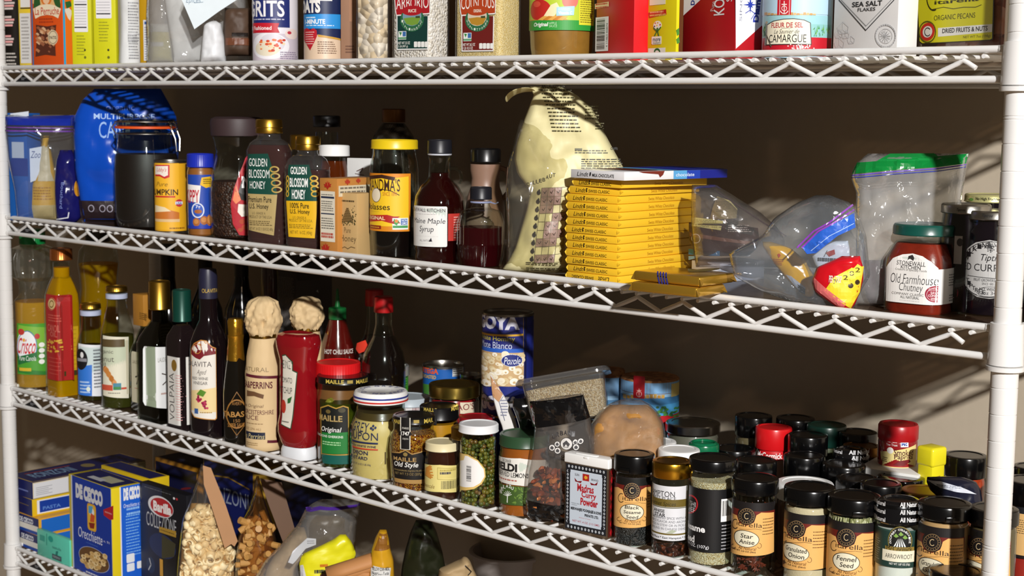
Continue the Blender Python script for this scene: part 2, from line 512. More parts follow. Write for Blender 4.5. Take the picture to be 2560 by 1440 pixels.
class Bag(Thing):
    """soft pack: rows (y, left x, right x) px of its outline on an upright plane facing the camera side, then given real thickness"""
    def __init__(s, name, label, cat, X, D, Z, yaw=None, group=None):
        rz = yaw if yaw is not None else 0
        super().__init__(name, label, cat, X, D, Z, rz, group)
        s.pl = PlaneSurf(s, (0, 0, 0), (1, 0, 0), (0, 0, 1), (0, -1, 0))
    def rows(s, rows):
        out = []
        for y, a, b in rows:
            ua = s.pl.uv(a, y); ub = s.pl.uv(b, y); out.append(((ua[1]+ub[1])/2, ua[0], ub[0], ub[1]-ua[1]))
        out.sort(); return out
    def skin(s, rows, t, m, name='bag', nz=.08, fr=1.0, seed=0, n=26, cols=18, parent=None, pw=.5, y0=0, ends=(.15, .1), lean=0, clampz=True):
        R = s.rows(rows); zs = [r[0] for r in R]
        z0, z1 = zs[0], zs[-1]
        if clampz: z0 = max(z0, 0.01)
        LL = lambda z: float(np.interp(z, zs, [r[1] for r in R])); RR = lambda z: float(np.interp(z, zs, [r[2] for r in R]))
        SK = lambda z: float(np.interp(z, zs, [r[3] for r in R]))
        def half(a, b):
            e = min(1, (b+.001)/ends[0])**.5 if ends[0] else 1
            f = min(1, (1-b+.001)/ends[1])**.5 if ends[1] else 1
            return t/2*max(0, 4*a*(1-a))**pw*e*f
        def pt(a, b, sg):
            z = z0+(z1-z0)*b; x = LL(z)+(RR(z)-LL(z))*a
            zz = z+SK(z)*(a-.5)
            q = Vector((x*fr*.9+seed*3.1, zz*fr*.9, sg*2.0+seed))
            d = half(a, b)*(1+nz*3*noise.noise(q*.8))+nz*(noise.noise(q*2.2)+.5*noise.noise(q*5))*min(1, 12*a*(1-a)+.02)
            return Vector((x, y0-sg*max(d, .004)+lean*z, max(zz, 0.005) if clampz else zz))
        bm = bmesh.new(); g = {}
        for sg in (1, -1):
            for i in range(n+1):
                for j in range(cols+1):
                    if sg == -1 and (i in (0, n) or j in (0, cols)): g[sg, i, j] = g[1, i, j]; continue
                    g[sg, i, j] = bm.verts.new(pt(j/cols, i/n, sg if not (i in (0, n) or j in (0, cols)) else 0))
            for i in range(n):
                for j in range(cols):
                    q = [g[sg, i, j], g[sg, i, j+1], g[sg, i+1, j+1], g[sg, i+1, j]]
                    try: bm.faces.new(q if sg == 1 else q[::-1])
                    except ValueError: pass
        Y = np.array([[-g[1, i, j].co.y for j in range(cols+1)] for i in range(n+1)])
        def bulge(u, v):
            z = min(max(v, z0), z1); b = (z-z0)/(z1-z0)
            for _ in range(3):
                w = RR(z)-LL(z); a = min(max((u-LL(z))/w if w > 1e-6 else .5, 0), 1)
                z = min(max(v-SK(z)*(a-.5), z0), z1); b = (z-z0)/(z1-z0)
            i, j = min(int(b*n), n-1), min(int(a*cols), cols-1); fi, fj = b*n-i, a*cols-j
            q = Y[i:i+2, j:j+2]
            return float((q[0, 0]*(1-fj)+q[0, 1]*fj)*(1-fi)+(q[1, 0]*(1-fj)+q[1, 1]*fj)*fi)
        s.bulge = bulge
        return s.part(name, bm, m, parent, auto=60)
    def art(s, step=.2):
        step = min(step, .14) if step else 0
        p = Print(PlaneSurf(s, (0, 0, 0), (1, 0, 0), (0, 0, 1), (0, -1, 0), s.bulge, step, step))
        p.off = .03; return p
def bag_at(name, label, cat, x, yb, sh, D=None, turn=0, group=None, Z=None):
    """bag whose middle foot is at px (x, yb); turn = degrees its face is turned from facing the camera (+ = towards the right)"""
    Z = SZ[sh] if Z is None else Z
    P = at_z(x, yb, Z) if D is None else at_d(x, yb, D)
    az = math.atan2(CC[0]-P[0], -(CC[2]-P[2]))
    return Bag(name, label, cat, float(P[0]), float(P[2]), Z, az+math.radians(turn), group)
# ================================================================ room and shelving
WALL = mat('b8ab97', .75, var=.04, bump=.15, bscale=60)
def slab(name, x0, x1, y0, y1, za, zb, m):
    b = box_bm(x0, x1, y0, y1, Z0-zb, Z0-za); o = obj(name, b, m, smooth=False); tag(o, kind='structure'); return o
slab('wall_back', -70, 150, 14.4, 18, -56, 52, WALL)
slab('floor', -70, 150, -110, 18, 52, 54, mat('8a6f52', .5, var=.15, bscale=8))

PER, ZP = 2.5179, {1: 0.0, 2: 10.26, 3: 22.32, 4: 33.9}
DB = 12.4
COAT = mat('e2e1df', .28, var=.03, coat=.2)
unit = empty('wire_shelving_unit', 36, 6, 52)
tag(unit, 'white coated wire shelving unit with four zigzag edged shelves against the wall', 'shelving unit')
unit.location = (0, 0, Z0*S)
def post_bm(X, D):
    bm = bmesh.new(); pr = []
    z = -8.0
    rows = [(.5, -8)]
    g = -10
    while 2.19+g < 51:
        zc = 2.19+g
        for k in ((0, .115) if g % 8 == 0 else (0,)):
            zz = zc+k
            rows += [(.5, zz-.03), (.472, zz-.015), (.472, zz+.015), (.5, zz+.03)]
        g += 1
    rows = [(r, z) for r, z in rows if z >= -8]; rows.sort(key=lambda q: q[1]); rows.append((.5, 51.9))
    bm = lathe_bm([(r, -z) for r, z in rows[::-1]], seg=28)
    for v in bm.verts: v.co.x += X; v.co.y += D
    return bm
for X in (-.8, 72.7):
    for D in (0.0, DB): obj('post', post_bm(X, D), COAT, unit, auto=50)
def zig(D, n=28):
    pts = []
    for i in range(n+1):
        x = i*PER
        pts += [(x-.17, D, -.24), (x, D, -.15), (x+.17, D, -.24)]
        if i < n: pts += [(x+PER/2-.16, D, -.64), (x+PER/2, D, -.72), (x+PER/2+.16, D, -.64)]
    pts[0] = (-.35, D, -.33); pts.append((n*PER+.5, D, -.44)); return pts
for n in (1, 2, 3, 4):
    zp = ZP[n]
    she = bpy.data.objects.new('shelf', None); col.objects.link(she); she.parent = unit; she.location = (0, 0, -zp*S)
    for D, nm in ((0.0, 'front'), (DB, 'back')):
        for z, nm2 in ((.24, 'top'), (-.86, 'bottom')):
            obj('edge_rail', tube(bmesh.new(), [(-.5, D, z), (72.4, D, z)], .145, 12), COAT, she)
        obj('truss_wire', tube(bmesh.new(), zig(D), .098, 10), COAT, she, auto=80)
    for X in (-.8, 72.7):
        b = tube(bmesh.new(), [(X, .4, .24), (X, DB-.4, .24)], .14, 10); tube(b, [(X, .4, -.86), (X, DB-.4, -.86)], .14, 10)
        pts = []
        for i in range(10): pts.append((X, .9+i*(DB-1.8)/9, -.15 if i % 2 else -.72))
        tube(b, pts, .09, 8)
        obj('side_rail', b, COAT, she, auto=80)
    b = bmesh.new()
    k = -1
    while k <= 85:
        x = k*PER/3
        if -.2 < x < 72: tube(b, [(x, -.13, -.01), (x, DB+.13, -.01)], .088, 8)
        k += 1
    obj('deck_wires', b, COAT, she, auto=80)
    b = bmesh.new()
    for D in (4.1, 8.3): tube(b, [(-.6, D, -.19), (72.5, D, -.19)], .1, 8)
    obj('cross_bar', b, COAT, she)
    for X in (-.8, 72.7):
        for D in (0.0, DB):
            b = lathe_bm([(.52, .5), (.6, .48), (.66, -1.02), (.66, -1.06), (.56, -1.07), (.56, -1.1), (.70, -1.11), (.69, -1.28), (.52, -1.3)][::-1], seg=28)
            sx = 1 if X < 0 else -1
            sy = 1 if D < 1 else -1
            for z in (.24, -.86):
                s_ = lathe_bm([(.0, -.17), (.17, -.12), (.2, 0), (.17, .12), (0, .17)], seg=12)
                for v in s_.verts: v.co += Vector((sx*.68, 0, z))
                join(b, s_) if False else None
                for v in s_.verts: v.co.x -= 0
                join(b, s_)
            join(b, box_bm(sx*.5 if sx > 0 else -.66, .66 if sx > 0 else sx*.5, -.12, .12, -.86, .24))
            for v in b.verts: v.co += Vector((X, D, 0))
            c = obj('collar', b, COAT, she, auto=40)
    if n < 4 or True:
        b = bmesh.new(); x0 = PER*.5
        P = [(x0+.06, -.72), (x0+PER-.06, -.72), (x0+PER/2, -.2)]
        f1 = [b.verts.new((x, -.02, z)) for x, z in P]; f2 = [b.verts.new((x, .04, z)) for x, z in P]
        b.faces.new(f1); b.faces.new(f2[::-1])
        for i in range(3): b.faces.new((f1[i], f2[i], f2[(i+1) % 3], f1[(i+1) % 3]))
        tg = obj('tag', b, mat('15161a', .4), she, smooth=False); tg['label'] = 'black triangular maker tag'
        b = bmesh.new()
        for (xa, xb, z) in ((-.3, .35, -.5), (-.25, .1, -.6)):
            join(b, box_bm(x0+PER/2+xa, x0+PER/2+xb, -.026, -.019, z, z+.05))
        m_ = obj('tag_print', b, ink('8a8c90'), tg, smooth=False)
# moulded size numerals on the right collars
# clear brownish liners lying on the wires
LINER = clear('d8c4ae', .8, .5, .12, milk=.5, milkc='6e5846', bump=.15, bscale=6, base=.05)
for n, d0, lab in ((1, 1.6, 'thin brownish plastic liner on the upper shelf under the cartons'), (2, .55, 'thin brownish plastic liner on the second shelf under the chocolate and jars'),
                   (3, 1.55, 'thin brownish plastic liner on the third shelf under the bottles and spices'), (4, 1.6, 'thin brownish plastic liner on the bottom shelf under the pasta')):
    t = Thing('shelf_liner', lab, 'shelf liner', 36, 0, SZ[n])
    t.part('sheet', box_bm(-36.2, 36.0, d0, 11.9, -.004, .006), LINER, smooth=False)
# ================================================================ upper shelf
GU = 'packages along the upper shelf'
def C1(name, label, cat, xl, xm, xr, hexc, H, D=.75, yaw=0, rough=.4, depth=None, **k):
    return carton(name, label, cat, xl, xm, xr, 100, None, 1, mat(hexc, rough), D=D, yaw=yaw, H=H, depth=depth, **k)
t = C1('tea_carton', 'narrow black carton with pink lettering beside the left post, upper shelf', 'carton', 3, 47, 60, '17130f', 9, D=1.0, yaw=14, depth=1.2)
p = t.front()
for y, a in ((-2, 0), (40, 1), (88, 2)):
    for i in range(4): p.rect(8+i, y+i*7, 30+(i*7) % 9-a, y+5+i*7, 'e9a6a4' if i % 2 == a % 2 else 'd3c8c2')
p.words(8, 130, 44, 164, 4, 'cfc8c0', 5); p.build('front_print', t.e)
t = C1('cereal_carton', 'white carton with nutrition panel and yellow rim next to the black carton', 'carton', 50, 79, 90, 'e8c931', 9.5, D=1.3, yaw=14, depth=1.2)
p = t.front(); p.rect(51, -40, 79, 18, 'e6e3de'); p.rect(51, 19, 79, 22, '3a2a22'); p.rect(51, 33, 79, 158, 'dcdbd8'); p.words(53, 40, 76, 150, 13, 'a09c98', 2)
p.build('front_print', t.e)
t = C1('sugar_carton', 'orange sugar carton with cream arched banner and cyan edge on the upper shelf', 'carton', 79, 157, 181, 'd9531a', 8.5, D=.8, yaw=12)
p = t.front()
p.rect(79, -80, 82, 166, '2f77a8')
p.poly([(82, -60), (152, -60), (152, 8), (140, 20), (95, 20), (82, 8)], 'e8b777'); p.ell(102, -25, 130, 14, 'e07a2a'); p.ell(108, -10, 124, 10, 'f3c9a0')
p.poly([(84, 20), (86, -6), (100, -2), (102, 14), (92, 26)], '2e5a2c'); p.poly([(152, 18), (150, -8), (134, 0), (138, 12), (146, 22)], '2e5a2c')
p.poly([(83, 22), (100, 13), (118, 10), (136, 13), (153, 22), (146, 46), (133, 39), (118, 37), (102, 40), (89, 47)], 'f2e2c2')
p.text('La Perruche', 88, 18, 148, 37, 'c8452c', bold=.01)
p.words(98, 44, 136, 58, 2, 'a83a18', 4)
p.poly([(90, 62), (118, 66), (141, 62), (138, 100), (140, 140), (114, 137), (89, 142), (92, 100)], '5a2e20')
rd = random.Random(4)
for i in range(46):
    x, y = rd.uniform(93, 134), rd.uniform(70, 132); a = rd.uniform(3, 8)
    p.poly([(x-a, y-a*.3), (x-a*.2, y-a), (x+a, y-a*.2), (x+a*.4, y+a*.8)], rd.choice(('c98f63', 'dfb48c', '9b5f42', 'b87b54')))
p.ell(121, 75, 146, 112, 'e6d7b4'); p.ring(123, 78, 144, 109, 1.2, '8a6a4c'); p.text('PATIS', 125, 90, 142, 98, '4a3426', bold=.02)
p.build('front_print', t.e)
p = t.side(); p.rect(157, -80, 162, 167, '24b6e8'); p.rect(162, -80, 183, 167, 'f47a1c'); p.poly([(162, 5), (175, 2), (180, 15), (166, 22)], '2e6a34')  # side orange brighter than the front: lamp light put into the colour
p.poly([(162, 22), (172, 20), (180, 28), (175, 52), (169, 45), (162, 28)], 'efe3d0'); p.build('side_print', t.e)
def yellow(x0, x1, yn, D, lab, yaw, edge):
    t = C1('tea_carton', lab, 'carton', x0, x1, x1+edge, 'd5d31f', 8.2, D=D, yaw=yaw, depth=None if edge > 3 else 3)
    w = x1-x0; p = t.front(); p.rect(x0+w*.06, -60, x1-w*.22, yn, 'e9e7ea', .06)
    for y in range(int(yn)-76, int(yn)-8, 7): p.rect(x0+w*.1, y, x1-w*.28, y+1.2, '9a98a0')
    for y in (yn-70, yn-13): p.rect(x0+w*.1, y, x1-w*.26, y+3, '1b1b22')
    p.words(x0+w*.2, yn+6, x1-w*.3, yn+60, 7, '8a8a22', 3, th=.3); p.ell(x1-w*.4, 122, x1-w*.3, 128, '3a3a18'); p.ell(x1-w*.4, 140, x1-w*.28, 147, '6b6b1c')
    p.build('front_print', t.e); return t
yellow(182, 229, 80, 1.3, 'shorter yellow carton with nutrition facts, right of the orange sugar carton', 32, 2)
yellow(236, 290, 46, 1.0, 'taller yellow carton with pale right edge beside the white paper packet', 32, 9)
t = bag_at('paper_packet', 'crumpled white paper packet of small print on the upper shelf', 'packet', 325, 100, 1, D=1.6, turn=6)
t.skin([(-60, 296, 350), (0, 298, 351), (60, 300, 352), (120, 298, 352), (168, 296, 352)], 1.6, mat('dadcdc', .6), nz=.05, seed=3, pw=.3, ends=(.04, .05))
p = t.art(.3); p.words(316, 5, 346, 150, 20, '8e8f93', 7); p.rect(316, 85, 346, 88, 'b9babd'); p.words(316, 88, 344, 108, 5, '77787c', 9); p.build('print', t.e)
t = C1('flour_carton', 'slim mustard yellow carton half hidden behind the clear bag', 'carton', 351, 376, 385, 'b98e10', 8.6, D=1.8, yaw=34, depth=2.5)
p = t.front(); p.rect(359, 50, 375, 152, 'cfd0d4'); p.words(361, 66, 374, 150, 14, '8c8f98', 4); p.rect(361, 54, 374, 61, '3c5a94'); p.build('front_print', t.e)

# clear bag with white packets
t = bag_at('plastic_bag', 'large clear plastic bag of white packets with a handwritten slip, upper shelf', 'bag', 480, 100, 1, D=2.6, turn=-6)
t.skin([(-90, 372, 600), (-30, 368, 615), (40, 366, 625), (100, 368, 632), (150, 366, 634), (168, 370, 634)], 3.0, FILM2, nz=.10, seed=11, n=30, cols=26, pw=.4, ends=(.05, .08))
BAGX = t
def lump(parent_label, name, cat, rows, thick, m, x, D, seed, nz=.1, **k):
    q = bag_at(name, parent_label, cat, x, 100, 1, D=D, turn=-6)
    q.skin(rows, thick, m, nz=nz, seed=seed, **k); return q
lump('tilted white packet on the left inside the clear bag', 'powder_packet', 'packet', [(-60, 400, 470), (0, 412, 478), (40, 418, 486), (110, 430, 505), (158, 436, 512)], 1.3, mat('eceef0', .5, bump=.4), 450, 2.3, 5)
lump('white packet with folded top on the right inside the clear bag', 'powder_packet', 'packet', [(52, 528, 540), (60, 510, 553), (100, 505, 562), (158, 500, 566)], 1.3, mat('e9ebee', .5, bump=.4), 535, 2.0, 6)
q = lump('yellow packet seen through the left of the clear bag', 'yeast_packet', 'packet', [(60, 378, 425), (100, 376, 428), (155, 376, 432)], .7, mat('c9bd2a', .45), 402, 2.1, 7, nz=.05)
p = q.art(.3); p.rect(376, 60, 424, 80, 'd6d6d2'); p.rect(376, 106, 410, 116, 'd0d0cf'); p.build('print', q.e)
q = lump('brown bread packet seen in the shaded right of the clear bag', 'bread_packet', 'packet', [(20, 562, 626), (60, 560, 628), (115, 560, 630), (140, 562, 628)], 1.2, mat('4f3a2b', .6, var=.3), 595, 3.0, 8)
p = q.art(.4); p.rect(582, 83, 622, 92, '201814'); p.rect(566, 96, 626, 114, '6d3f28'); p.build('print', q.e)
t = bag_at('paper_slip', 'white diamond paper slip with handwriting lying against the clear bag', 'note', 505, 20, 1, D=.9, turn=-4)
bm = bmesh.new(); P = [t.pl.uv(x, y) for x, y in ((452, -6), (486, 73), (548, 28), (610, -12), (560, -60), (470, -50))]
f1 = [bm.verts.new((u, 0, v)) for u, v in P]; f2 = [bm.verts.new((u, .03, v)) for u, v in P]; bm.faces.new(f1); bm.faces.new(f2[::-1])
for i in range(6): bm.faces.new((f1[i], f2[i], f2[(i+1) % 6], f1[(i+1) % 6]))
t.part('paper', bm, mat('d9e4ea', .6), smooth=False)
t.bulge = lambda u, v: 0
p = t.art(0); p.text('Epices', 464, -7, 500, 11, '7d93a6', it=.2); p.line([(486, 7), (508, 5)], 1.2, '8aa0b2'); p.build('handwriting', t.e)

# cardboard canisters
t = rnd('grits_canister', 'blue white and red cardboard canister of grits on the upper shelf', 'canister', 632, 745, 100, 1, D=2.4)
H = 9.5; t.lathe('canister', [(t.r, 0), (t.r*1.02, .05), (t.r*1.02, .2), (t.r, .25), (t.r, H-.3), (t.r*1.03, H-.28), (t.r*1.03, H)], mat('e3dfe6', .4), raw=True)
p = t.cyl(); p.rect(633, -220, 723, 68, '1f2c6e'); p.text('GRITS', 600, 1, 711, 42, 'f0eff2', bold=.02); p.words(636, 46, 714, 52, 1, 'c9c9da', 4)
p.poly([(633, 58), (698, 58), (694, 70), (699, 82), (633, 83)], 'c4192b'); p.text('Old Fashioned', 622, 65, 679, 75, 'f2e8e8', bold=.02)
p.rect(633, 84, 744, 153, 'cfc4cf'); p.ell(634, 82, 723, 148, 'eeecf1'); p.ell(650, 84, 712, 132, 'dcd8e0'); p.ell(640, 102, 700, 140, 'e6dcc4')
rd = random.Random(7)
for i in range(30):
    x, y = rd.uniform(650, 712), rd.uniform(98, 130); a = rd.uniform(2, 6); p.ell(x-a, y-a*.7, x+a, y+a*.7, rd.choice(('d9542e', 'e5763f', 'c43a22', 'edd9b0')))
p.ell(712, 72, 742, 98, 'ead9d2'); p.ell(718, 78, 728, 86, 'c03a4a'); p.words(700, 128, 742, 150, 4, '8d7f96', 2); p.build('label', t.e)
t = rnd('oats_canister', 'navy and cream oats canister with sky blue ribbon and red heart', 'canister', 760, 862, 100, 1, D=2.1)
t.lathe('canister', [(t.r, 0), (t.r*1.02, .05), (t.r*1.02, .2), (t.r, .25), (t.r, H-.3), (t.r*1.03, H-.28), (t.r*1.03, H)], mat('d9bfa4', .45), raw=True)
p = t.cyl(); p.poly([(760, -220), (851, -220), (851, 100), (830, 96), (800, 88), (760, 80)], '17244e'); p.poly([(794, 86), (851, 97), (851, 101), (796, 92)], 'c99a3a')
p.text('OATS', 735, 0, 801, 33, 'eceae6', bold=.05); p.rect(788, -8, 830, 2, 'eceae6')
p.poly([(760, 37), (856, 37), (851, 54), (857, 73), (760, 73)], '2a8fd8'); p.text('1-MINUTE', 764, 48, 813, 60, 'f2f5f8', bold=.03); p.words(766, 41, 790, 47, 1, 'd9ecfa', 3); p.words(766, 62, 844, 67, 1, 'd9ecfa', 5)
p.poly([(761, 75), (768, 70), (776, 75), (784, 70), (792, 76), (793, 90), (785, 108), (776, 126), (768, 112), (761, 98)], 'b81f2c'); p.words(765, 78, 788, 112, 6, 'f0cfc9', 8, th=.3)
p.words(794, 102, 842, 136, 6, '6a4a36', 6, th=.35); p.build('label', t.e)
t = C1('kraft_carton', 'plain brown kraft carton in shadow between oats and beans', 'carton', 852, 889, 900, 'a07a62', 9, D=2.6, yaw=30, depth=3)
p = t.front(); p.rect(874, -30, 882, 54, 'b98a6c'); p.words(864, 112, 888, 134, 3, '6b4a3c', 2); p.build('front_print', t.e)
# jars of beans, rice, couscous
def tub(name, label, xl, xm, xr, D, yaw, m, H=9, glass=PLAST, part='contents'):
    t = carton(name, label, 'jar', xl, xm, xr, 100, None, 1, None, D=D, yaw=yaw, H=H)
    w, d = t.bw, t.bd
    b = box_bm(-w/2, w/2, 0, d, 0, H, min(w, d)*.16, 4); t.part('container', b, glass)
    t.part(part, box_bm(-w/2+.06, w/2-.06, .06, d-.06, .06, H-.5, min(w, d)*.15, 4), m)
    return t
BEAN = grains(('e9d9bd', 'efe2ca', 'dfcaa6', 'f2e8d6'), 80, 1.0, .35, dist=.006, stretch=(1, 1, 1.35))
tub('bean_jar', 'clear plastic jar packed with white beans on the upper shelf', 888, 947, 976, .9, 6, BEAN)
RICE = grains(('e8e2d6', 'f1ece2', 'ddd5c6', 'f5f1ea'), 330, .7, .4, dist=.003)
COUS = grains(('e6d08c', 'f0dea4', 'dcc174', 'ebd696'), 800, .6, .5, dist=.002)
t = tub('rice_jar', 'clear square jar of white rice with dark green label on the upper shelf', 976, 1073, 1128, .7, 4, RICE)
def rice_label(t, x0, x1, y1, top, body, ttl, sub, l1, l2, it=0):
    p = t.front(); w = x1-x0
    X = lambda f: x0+w*f
    p.poly([(X(.06), 40), (X(.96), 40), (X(.94), y1), (X(.07), y1+1)], 'f0efec'); p.poly([(X(.09), 40), (X(.93), 40), (X(.915), y1-3), (X(.095), y1-2)], body)
    p.poly([(X(0), -40), (X(1), -40), (X(1), 34), (X(.94), 36), (X(.06), 40), (X(.03), 30), (X(0), -10)], 'f0efec')
    p.poly([(X(.02), -40), (X(.98), -40), (X(.98), 32), (X(.92), 33), (X(.07), 37), (X(.05), 26), (X(.02), -10)], top)
    p.text(ttl, X(.06), -9, X(.96), 22, 'f4efe8', bold=.0); p.ell(X(.28), 20, X(.76), 38, top); 
    p.ell(X(.17), 18, X(.83), 79, '2d6b46'); p.ell(X(.24), 16, X(.76), 65, '7f9fae' if sub == 'RICE' else 'd9c9b4')
    p.poly([(X(.26), 46), (X(.5), 43), (X(.75), 44), (X(.66), 60), (X(.5), 64), (X(.34), 60)], '79a03c' if sub == 'RICE' else 'b98a2e')
    p.rect(X(.6), 40, X(.72), 45, '3a4a2c'); p.ell(X(.22), 14, X(.8), 39, top)
    p.text(sub, X(.4), 23, X(.62), 31, 'f3ead8', bold=.02)
    n = 11
    for i in range(n):
        a = math.radians(200+140*i/(n-1)); cx, cy = X(.5)+w*.285*math.cos(a), 42-32*math.sin(a)
        p.text('ITALIAN STYLE'.replace(' ', '')[i] if sub == 'RICE' else 'QUALITYWHEAT'[i], cx-2, cy-3, cx+2, cy+3, 'e9efe4')
    p.rect(X(.12), y1-46, X(.34), y1-25, 'e9efe9'); p.rect(X(.24), y1-45, X(.33), y1-33, '3f6fae'); p.poly([(X(.14), y1-44), (X(.22), y1-43), (X(.18), y1-34)], '3d8a4a'); p.rect(X(.12), y1-31, X(.34), y1-26, '6aa07a')
    p.text(l1, X(.11), y1-20, X(.44), y1-13, 'e9e9e2', bold=.01); p.text(l2, X(.11), y1-11, X(.38), y1-4, 'e9e9e2', bold=.01)
    for i in range(4): p.rect(X(.55+.1*i), y1-20, X(.64+.1*i), y1-6, 'f0f0ec', .04)
    p.build('label', t.e)
rice_label(t, 986, 1076, 124, 'b01f28', '143c36', 'ARBORIO', 'RICE', 'NET WT 32 OZ', '2 LB (907 g)')
t = tub('couscous_jar', 'clear square jar of yellow couscous with red brown label on the upper shelf', 1132, 1250, 1306, .6, 4, COUS)
rice_label(t, 1148, 1240, 128, 'b5431f', '6e1f1c', 'COUSCOUS', 'ORIGINAL', 'NET WT 26.5 OZ', '1 LB 10.5 OZ')
# apple sauce
t = rnd('applesauce_jar', 'round glass jar of applesauce with green banded fruit label', 'jar', 1323, 1487, 100, 1, D=2.6)
r = t.r; H = 8
pr = [(r*.8, 0), (r*.92, .12), (r*.97, .7), (r, 1.6), (r, H-2), (r*.8, H-1), (r*.74, H)]
t.lathe('glass', pr, GLASS, raw=True); t.lathe('applesauce', [(q[0]-.06, max(.08, q[1]-.05)) for q in pr], mat('b98136', .35, var=.2, bscale=120, trl=.25), raw=True)
p = t.cyl(prof=pr); p.rect(1324, -150, 1486, 74, 'b8cf3a'); p.rect(1324, 50, 1486, 75, '2f9a3a'); p.text('Original', 1335, 56, 1369, 69, 'f4f4ee', bold=.03, it=.2); p.text('APPLE', 1373, 55, 1392, 61, 'bfe0b8'); p.text('SAUCE', 1373, 62, 1393, 68, 'bfe0b8')
p.poly([(1326, 52), (1345, 46), (1400, 36), (1420, 50)], 'd99a3c'); p.ell(1328, -2, 1378, 50, 'c02a22'); p.ell(1335, 3, 1352, 18, 'd9503c'); p.poly([(1360, 40), (1378, 12), (1392, 6), (1400, 20), (1385, 42)], 'efe2b4'); p.ell(1405, -20, 1445, 22, 'd9786a')
for i in range(5): p.poly([(1345+i*12, 50), (1360+i*12, 40), (1372+i*12, 41), (1358+i*12, 51)], ('e0a94c', 'c9822f')[i % 2])
p.poly([(1392, 18), (1436, 15), (1434, 38), (1391, 40)], 'a9d6ee'); p.text('Vitamin C', 1396, 28, 1430, 36, 'f2f8fb', bold=.03); p.words(1396, 19, 1430, 27, 2, 'd9eef8', 3)
p.rect(1448, -60, 1484, 63, 'e3dc3a'); p.words(1451, -20, 1482, 60, 14, '7a7422', 3); p.build('label', t.e)
# raisin cartons
t = C1('raisin_carton', 'plain red raisin carton with a barcode sticker on the upper shelf', 'carton', 1489, 1584, 1602, 'd2101c', 10, D=.8, yaw=-22, depth=1.2)
p = t.front(); p.bars(1490, 44, 1521, 127, n=30, horiz=True); p.text('4 11463 02874', 1516, 58, 1520, 118, '222222', rot=90); p.poly([(1488, 10), (1523, 4), (1523, 16), (1488, 23)], 'f0d9a0'); p.words(1490, 8, 1522, 20, 2, 'c43a22', 2); p.build('front_print', t.e)
t = C1('raisin_carton', 'yellow raisin carton with a green figure mark on the upper shelf', 'carton', 1604, 1690, 1706, 'e6d616', 10, D=.8, yaw=-18)
p = t.front(); p.rect(1625, -30, 1665, 12, 'eeeccc'); p.poly([(1622, 32), (1666, 23), (1667, 36), (1623, 45)], 'c8331f'); p.words(1626, 27, 1664, 33, 1, 'f0b080', 5); p.text('www.sunmaid.com', 1625, 33, 1665, 40, 'f2d27a', bold=.02)
p.ell(1634, 52, 1655, 75, 'f4f2e4')
for (x, y, c) in ((1639, 58, 'd9742a'), (1645, 57, 'e0a81c'), (1651, 62, 'c22a3a'), (1637, 66, '3a3a5a'), (1643, 64, 'f0d040')): p.ell(x-1.8, y-2, x+1.8, y+2, c)
p.line([(1635, 70), (1643, 78), (1637, 90)], 2.4, '2f7a34'); p.line([(1653, 68), (1645, 78), (1648, 91)], 2.4, '2f7a34'); p.ell(1642, 69, 1647, 75, '2f7a34')
p.rect(1630, 91, 1655, 111, 'f1efe0', .06); p.text('more', 1633, 96, 1652, 104, '2c5a6a', bold=.02); p.text('matters', 1633, 105, 1652, 110, '3a6a4a', bold=.01)
p.rect(1621, 120, 1664, 150, 'e9e8dc'); p.ring(1637, 123, 1650, 138, 3, '2f8a4a'); p.build('front_print', t.e)
p = t.side(); p.rect(1698, -60, 1708, 140, '5a3210'); p.poly([(1690, 75), (1697, 70), (1698, 85), (1692, 90)], '4a8a2e'); p.poly([(1690, 98), (1697, 92), (1699, 106), (1692, 110)], '4a8a2e'); p.build('side_print', t.e)
# salt
t = C1('salt_carton', 'red and white kosher salt carton with sideways lettering on the upper shelf', 'carton', 1706, 1838, 1906, 'b3131e', 10.5, D=.7, yaw=-20)
p = t.front(); p.poly([(1706, -80), (1765, -80), (1756, -4), (1706, 42)], 'e9e8ee'); p.text('Diam', 1728, -24, 1738, 13, '27388c', bold=.04, rot=90); p.text('KOSHER', 1786, -72, 1813, 38, 'f2eef0', bold=.01, rot=90); p.text('SALT', 1817, -60, 1832, 4, 'f2eef0', rot=90); p.text('Pure', 1777, 4, 1785, 28, 'e9c9cc', it=.2, rot=90); p.build('front_print', t.e)
p = t.side(); p.poly([(1838, -80), (1906, -80), (1906, 62), (1839, 122)], 'e6e7ee'); p.text('SINCE', 1849, -28, 1855, 53, '8a8c98', rot=90); p.text('Diamond', 1883, -42, 1897, 56, '24349a', bold=.05, rot=90, it=.1)
for a in range(8):
    th = math.pi*a/4; L_ = 22 if a % 2 else 40
    p.poly([(1875+3*math.cos(th+1.57), 12+3*math.sin(th+1.57)), (1875+11*math.cos(th)*(L_/24), 12+L_*.55*math.sin(th)), (1875-3*math.cos(th+1.57), 12-3*math.sin(th+1.57))], '2438a0')
p.line([(1863, 33), (1875, 25), (1886, 34), (1877, 48)], 1.4, '2438a0'); p.build('side_print', t.e)
t = rnd('salt_tin', 'round tin of sea salt with red ribbon and marsh picture, upper shelf', 'tin', 1906, 2078, 100, 1, D=2.0)
r = t.r; H = 7; t.lathe('tin', [(r, 0), (r, H-.4), (r*.97, H-.38), (r*.97, H)], mat('b8d6e6', .3), raw=True)
p = t.cyl(); p.rect(1907, 92, 2077, 140, 'c21a2b'); p.rect(1907, 38, 2077, 62, '9fcfd6'); p.rect(1907, 60, 2077, 93, '8fc6c4'); p.rect(1907, -60, 2077, 35, 'b9d9ec')
for i in range(16): x = 1912+i*8; p.rect(x, 31+(i*5) % 4, x+7, 38, ('c99a5c', 'd9b47c')[i % 2])
rd = random.Random(5)
